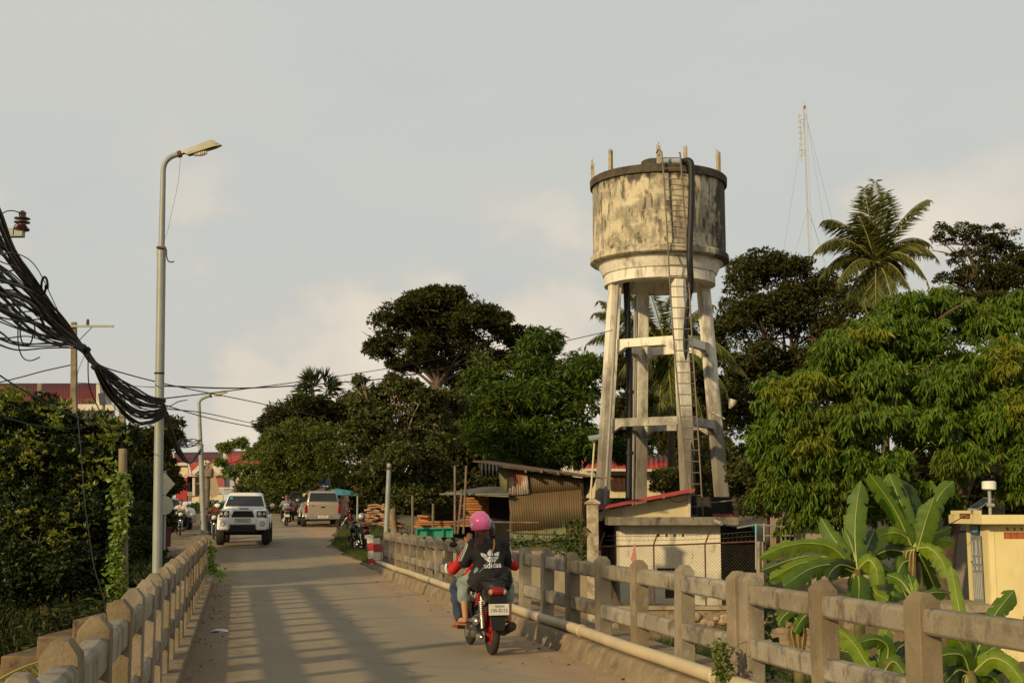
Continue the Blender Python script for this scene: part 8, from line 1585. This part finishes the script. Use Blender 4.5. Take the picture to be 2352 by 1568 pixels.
# rider in a white T-shirt coming on the left side road
b = place(415, 56, 0); hv = math.pi+math.atan2(-b.x, b.y); fd = Vector((-math.sin(hv), math.cos(hv), 0)); b2 = b-fd*1.24
mbk = motorbike(b2, hv, 'motorbike with a white-shirted rider approaching on the left side road', front_light=True, rim=mat('gold alloy', (.5, .33, .1), None, 3, .4, metal=.5)); t = thing('person', b2, 'bareheaded rider in a white T-shirt on the left side road', 'person', rz=hv); J = rider_pose(); body(t, J, M_skin, .014); ws_ = shirt(t, J, mat('cream t-shirt', (.60, .55, .44), (.52, .47, .38), 6, .9), .024, .014, .75); trousers(t, J, M_tee, .014, .015, .95); shoes(t, J, M_black); MB().ell((0, .40, 1.455), (.086, .105, .095), 14, 10, z0=-.1).build('hair', M_hair, t, smooth=60)
M_pr2 = mat('dark shirt print', (.25, .22, .20), None, 4, .9); MB().bb((-.09, .515, 1.10), (.09, .535, 1.13)).build('print', M_pr2, ws_); MB().bb((-.07, .515, 1.05), (.07, .54, 1.08)).build('print', M_pr2, ws_)
# rider hidden beside the white truck
b = place(492, 52); hv = math.pi+math.atan2(-b.x, b.y); fd = Vector((-math.sin(hv), math.cos(hv), 0)); b2 = b-fd*1.24
motorbike(b2, hv, 'motorbike squeezed between the left railing end and the white truck', front_light=True, rim=M_alu); t = thing('person', b2, 'rider in dark clothes half hidden by the white truck', 'person', rz=hv); body(t, J, M_skin2, .016); shirt(t, J, mat('brown red shirt', (.14, .05, .035), None, 6, .9), .022, .016, .8); trousers(t, J, M_tee, .014, .016, .95); helmet(t, (0, .42, 1.45), M_card, .95, (0, 1, 0))
# a person further left in pink by the side road
b = place(409+70-8, 85); b = P(403+62, 1195, 84); b.z = ground_at(b.x, b.y)
Js = dict(head=(0, 0, 1.50), face=(0, -1, 0), neck=(0, 0, 1.36), pelvis=(0, 0, .90), shL=(-.17, 0, 1.30), shR=(.17, 0, 1.30), elL=(-.23, .02, 1.05), elR=(.24, .0, 1.05), wrL=(-.20, -.14, .86), wrR=(.25, -.05, .82), hipL=(-.09, 0, .88), hipR=(.09, 0, .88), knL=(-.10, -.02, .48), knR=(.10, .03, .48), anL=(-.10, .02, .09), anR=(.10, .08, .09), toL=(-.11, -.12, .03), toR=(.12, -.06, .03))
t = thing('person', (b.x, b.y, b.z), 'distant person in pink standing by the far hedge', 'person'); body(t, Js, M_skin, .02, .95); shirt(t, Js, mat('salmon blouse', (.55, .25, .18), None, 6, .9), .02, .02, .6); trousers(t, Js, mat('hot pink trousers', (.5, .12, .2), None, 6, .9), .02, .02); MB().ell((0, .01, 1.54), (.088, .105, .095), 12, 8, z0=-.2).build('hair', M_hair, t, smooth=60)
# woman in a pale patterned dress
b = P(790, 1191, 77.5); t = thing('person', (b.x, b.y, ground_at(b.x, b.y)), 'woman in a pale pink patterned dress standing behind the champagne pickup', 'person'); body(t, Js, M_skin, .015, .98); zz = MB(); 
M_dress = mat('pink patterned dress', (.60, .42, .36), (.48, .28, .24), 7, .95, .3, 20, stains=[((.70, .60, .50), 9, None, .52, .6, .8), ((.35, .15, .13), 11, None, .58, .66, .7)])
mb = MB(); mb.cap((0, 0, 1.34), (0, 0, 1.15), .075, .14); mb.cap((-.17, 0, 1.30), (.17, 0, 1.30), .065, .065)
for s_ in (-1, 1): mb.cap((s_*.17, 0, 1.30), (s_*.235, 0, 1.05), .065, .075); mb.cap((s_*.06, 0, 1.15), (s_*.07, 0, .90), .11, .13); mb.cap((s_*.07, 0, .90), (s_*.11, .02, .22), .13, .14)
remesh(mb, .016, 'dress', M_dress, t, 2, .02, 6); mb = MB(); mb.ell((0, .01, 1.54), (.092, .11, .10), 14, 10, z0=-.3); mb.cap((0, .07, 1.55), (0, .09, 1.35), .06, .04); mb.build('hair', M_hairb, t, smooth=60); MB().ell((-.26, -.03, .98), (.10, .06, .10), 12, 8).build('handbag', mat('mauve bag', (.3, .16, .17), None, 5, .6), t, smooth=60)
# parked motorbike on the right with a helmet on its mirror
b = place(842, 44, 0); b.x = (842-1176)/3026*44; b.z = .0+.03*(44-33); pb = motorbike(b, HEAD+R(14), 'parked black motorbike on the right verge with a silver helmet on it', lean=R(-7), rim=M_black)
h_ = thing('helmet', b+Vector((-.25, .75, 1.18)), 'silver helmet hung on the parked motorbike', 'helmet'); helmet(h_, (0, 0, 0), mat('silver helmet shell', (.5, .49, .47), None, 2, .25, metal=.3, coat=.5), 1.0, (.3, 1, .3)); MB().tube([b+Vector((-.1, .3, .34)), b+Vector((-.32, .25, .01))], .012, 6).build('kick_stand', M_black, pb, world=False).matrix_parent_inverse = Matrix()
ks = [o for o in COL.objects if o.name.startswith('kick_stand')][-1]; bpy.data.objects.remove(ks); MB().tube([(-.1, .3, .34), (-.30, .28, .04)], .012, 6).build('kick_stand', M_black, pb)
bk = MB(); bk.box((0, -.28, .93), (.30, .26, .12)); bk.build('rear_basket', M_rust, pb, bevel=.02)
# dark parked bikes in the shade under the trees
b = place(818, 60, 0); b.x = (818-1176)/3026*60+.6; motorbike(b, HEAD+R(75), 'dim dark motorbike parked in the shade behind the orange sign', body_m=mat('shade-dimmed red bodywork', (.12, .01, .008), None, 3, .4), rim=M_black)  # red bodywork darkened in colour to stand for the shade around it
# ---------------------------------------------------------------- signs, umbrellas, boxes
M_sback = mat('sign back plate', (.46, .44, .33), (.40, .38, .29), 4, .7, stains=[((.25, .2, .13), 5, None, .6, .7, .5)])
def fsign(base, top, d, label, plates, r_=.035, cat='road sign'):
    p0, p1 = P(*base, d), P(*top, d); t = thing('road_sign', p0, label, cat); MB().tube([p0, p1], r_, 10).build('post', M_galv, t, world=True, smooth=60)
    for nm, pts, m, dy in plates:
        q = [P(a, b, d-.06-dy) for a, b in pts]; n_ = len(q); q2 = [v+Vector((0, .02, 0)) for v in q]; MB().add(q+q2, [tuple(range(n_)), tuple(range(2*n_-1, n_-1, -1))]+[(i_, (i_+1) % n_, (i_+1) % n_+n_, i_+n_)[::-1] for i_ in range(n_)]).build(nm, m, t, world=True)
    return t
def circ(cx, cy, r_, n_=22, ry=None): return [(cx+r_*math.cos(2*math.pi*k/n_), cy+(ry or r_)*math.sin(2*math.pi*k/n_)) for k in range(n_)]
fsign((378, 1262), (380, 1080), 38.5, 'backs of a diamond and a round road sign on one post behind the near lamp', [('diamond_plate', [(378, 1084), (402, 1111), (378, 1138), (352, 1111)], M_sback, 0), ('round_plate', circ(377, 1160, 21, ry=22), M_sback, 0)])
M_sb = mat('blue sign face', (.02, .07, .28), None, 3, .4); M_yo = mat('orange yellow sign face', (.75, .33, .03), None, 3, .45); M_blk = mat('black sign paint', (.01, .01, .01), None, 3, .5)
bs = fsign((742, 1200), (746, 1118), 75.2, 'round blue road sign with a white border above the parked pickup', [('border', circ(745, 1108, 13.5), M_pw, 0), ('face', circ(745, 1108, 12), M_sb, .03), ('writing', [(736, 1117), (754, 1117), (754, 1114.5), (736, 1114.5)], M_pw, .06)])
ys_ = [C3(*v) for v in ((1870, 650), (1980, 650), (1985, 690), (1935, 738), (1870, 690))]
fs_ = fsign((820, 1225), (822, 1120), 45.6, 'orange warning sign on a grey post with leaves hanging over it', [('face', [(806, 1112), (822, 1092), (838, 1112), (822, 1130)], M_yo, 0), ('symbol', [(814, 1110), (820, 1100), (823, 1112), (829, 1104), (827, 1116), (820, 1120)], M_blk, .03)])
# beach style umbrella and bundled awnings behind the pickup
um = thing('parasol', P(772, 1180, 72), 'faded teal parasol of a stall behind the parked pickup', 'parasol'); M_teal = mat('faded teal canvas', (.06, .22, .28), (.05, .18, .24), 4, .9, .3, 20)
ca = P(776, 1121, 72); mb = MB(); n_ = 10; rim_ = [ca+Vector((1.05*math.cos(2*math.pi*k/n_)*1.25, 1.05*math.sin(2*math.pi*k/n_), -.36-.05*math.cos(2*math.pi*k/n_))) for k in range(n_)]; md_ = [ca+Vector((.6*math.cos(2*math.pi*k/n_)*1.25, .6*math.sin(2*math.pi*k/n_), -.13)) for k in range(n_)]
mb.add([ca]+md_+rim_, [(0, 1+k, 1+(k+1) % n_) for k in range(n_)]+[(1+k, 1+n_+k, 1+n_+(k+1) % n_, 1+(k+1) % n_) for k in range(n_)]); o = mb.build('canopy', M_teal, um, world=True); o.modifiers.new('s', 'SOLIDIFY').thickness = .02; MB().tube([ca, P(776, 1195, 72)], .03, 8).build('pole', M_galv, um, world=True)
um = thing('stall_awning', P(722, 1180, 71), 'rolled yellow and purple awning showing above the pickup roof', 'awning')
MB().beam(P(697, 1137, 71), P(718, 1132, 71), .5, .16).build('yellow_roll', mat('yellow canvas', (.55, .42, .06), None, 4, .9), um, world=True, bevel=.03); MB().beam(P(716, 1132, 71), P(748, 1124, 71), .5, .18).build('purple_roll', mat('purple canvas', (.14, .08, .17), None, 4, .9), um, world=True, bevel=.03); MB().beam(P(735, 1140, 71.3), P(758, 1126, 71.3), .6, .14).build('pale_roll', M_tarp, um, world=True, bevel=.03); MB().tube([P(722, 1134, 71.2), P(722, 1200, 71.2)], .03, 8).build('pole', M_galv, um, world=True)
bx = thing('crate', P(375, 1252, 42), 'dark red wooden crate standing behind the near lamp', 'crate'); a = P(368, 1255, 42); b2_ = P(388, 1213, 42)
MB().bb((a.x, 41.8, a.z), (b2_.x, 42.3, b2_.z)).build('side_boards', mat('dark red boards', (.13, .02, .015), (.10, .018, .012), 4, .8, .3, 20), bx, world=True, bevel=.01); MB().bb((a.x-.03, 41.75, b2_.z), (b2_.x+.03, 42.35, b2_.z+.04)).build('lid', M_rust, bx, world=True)
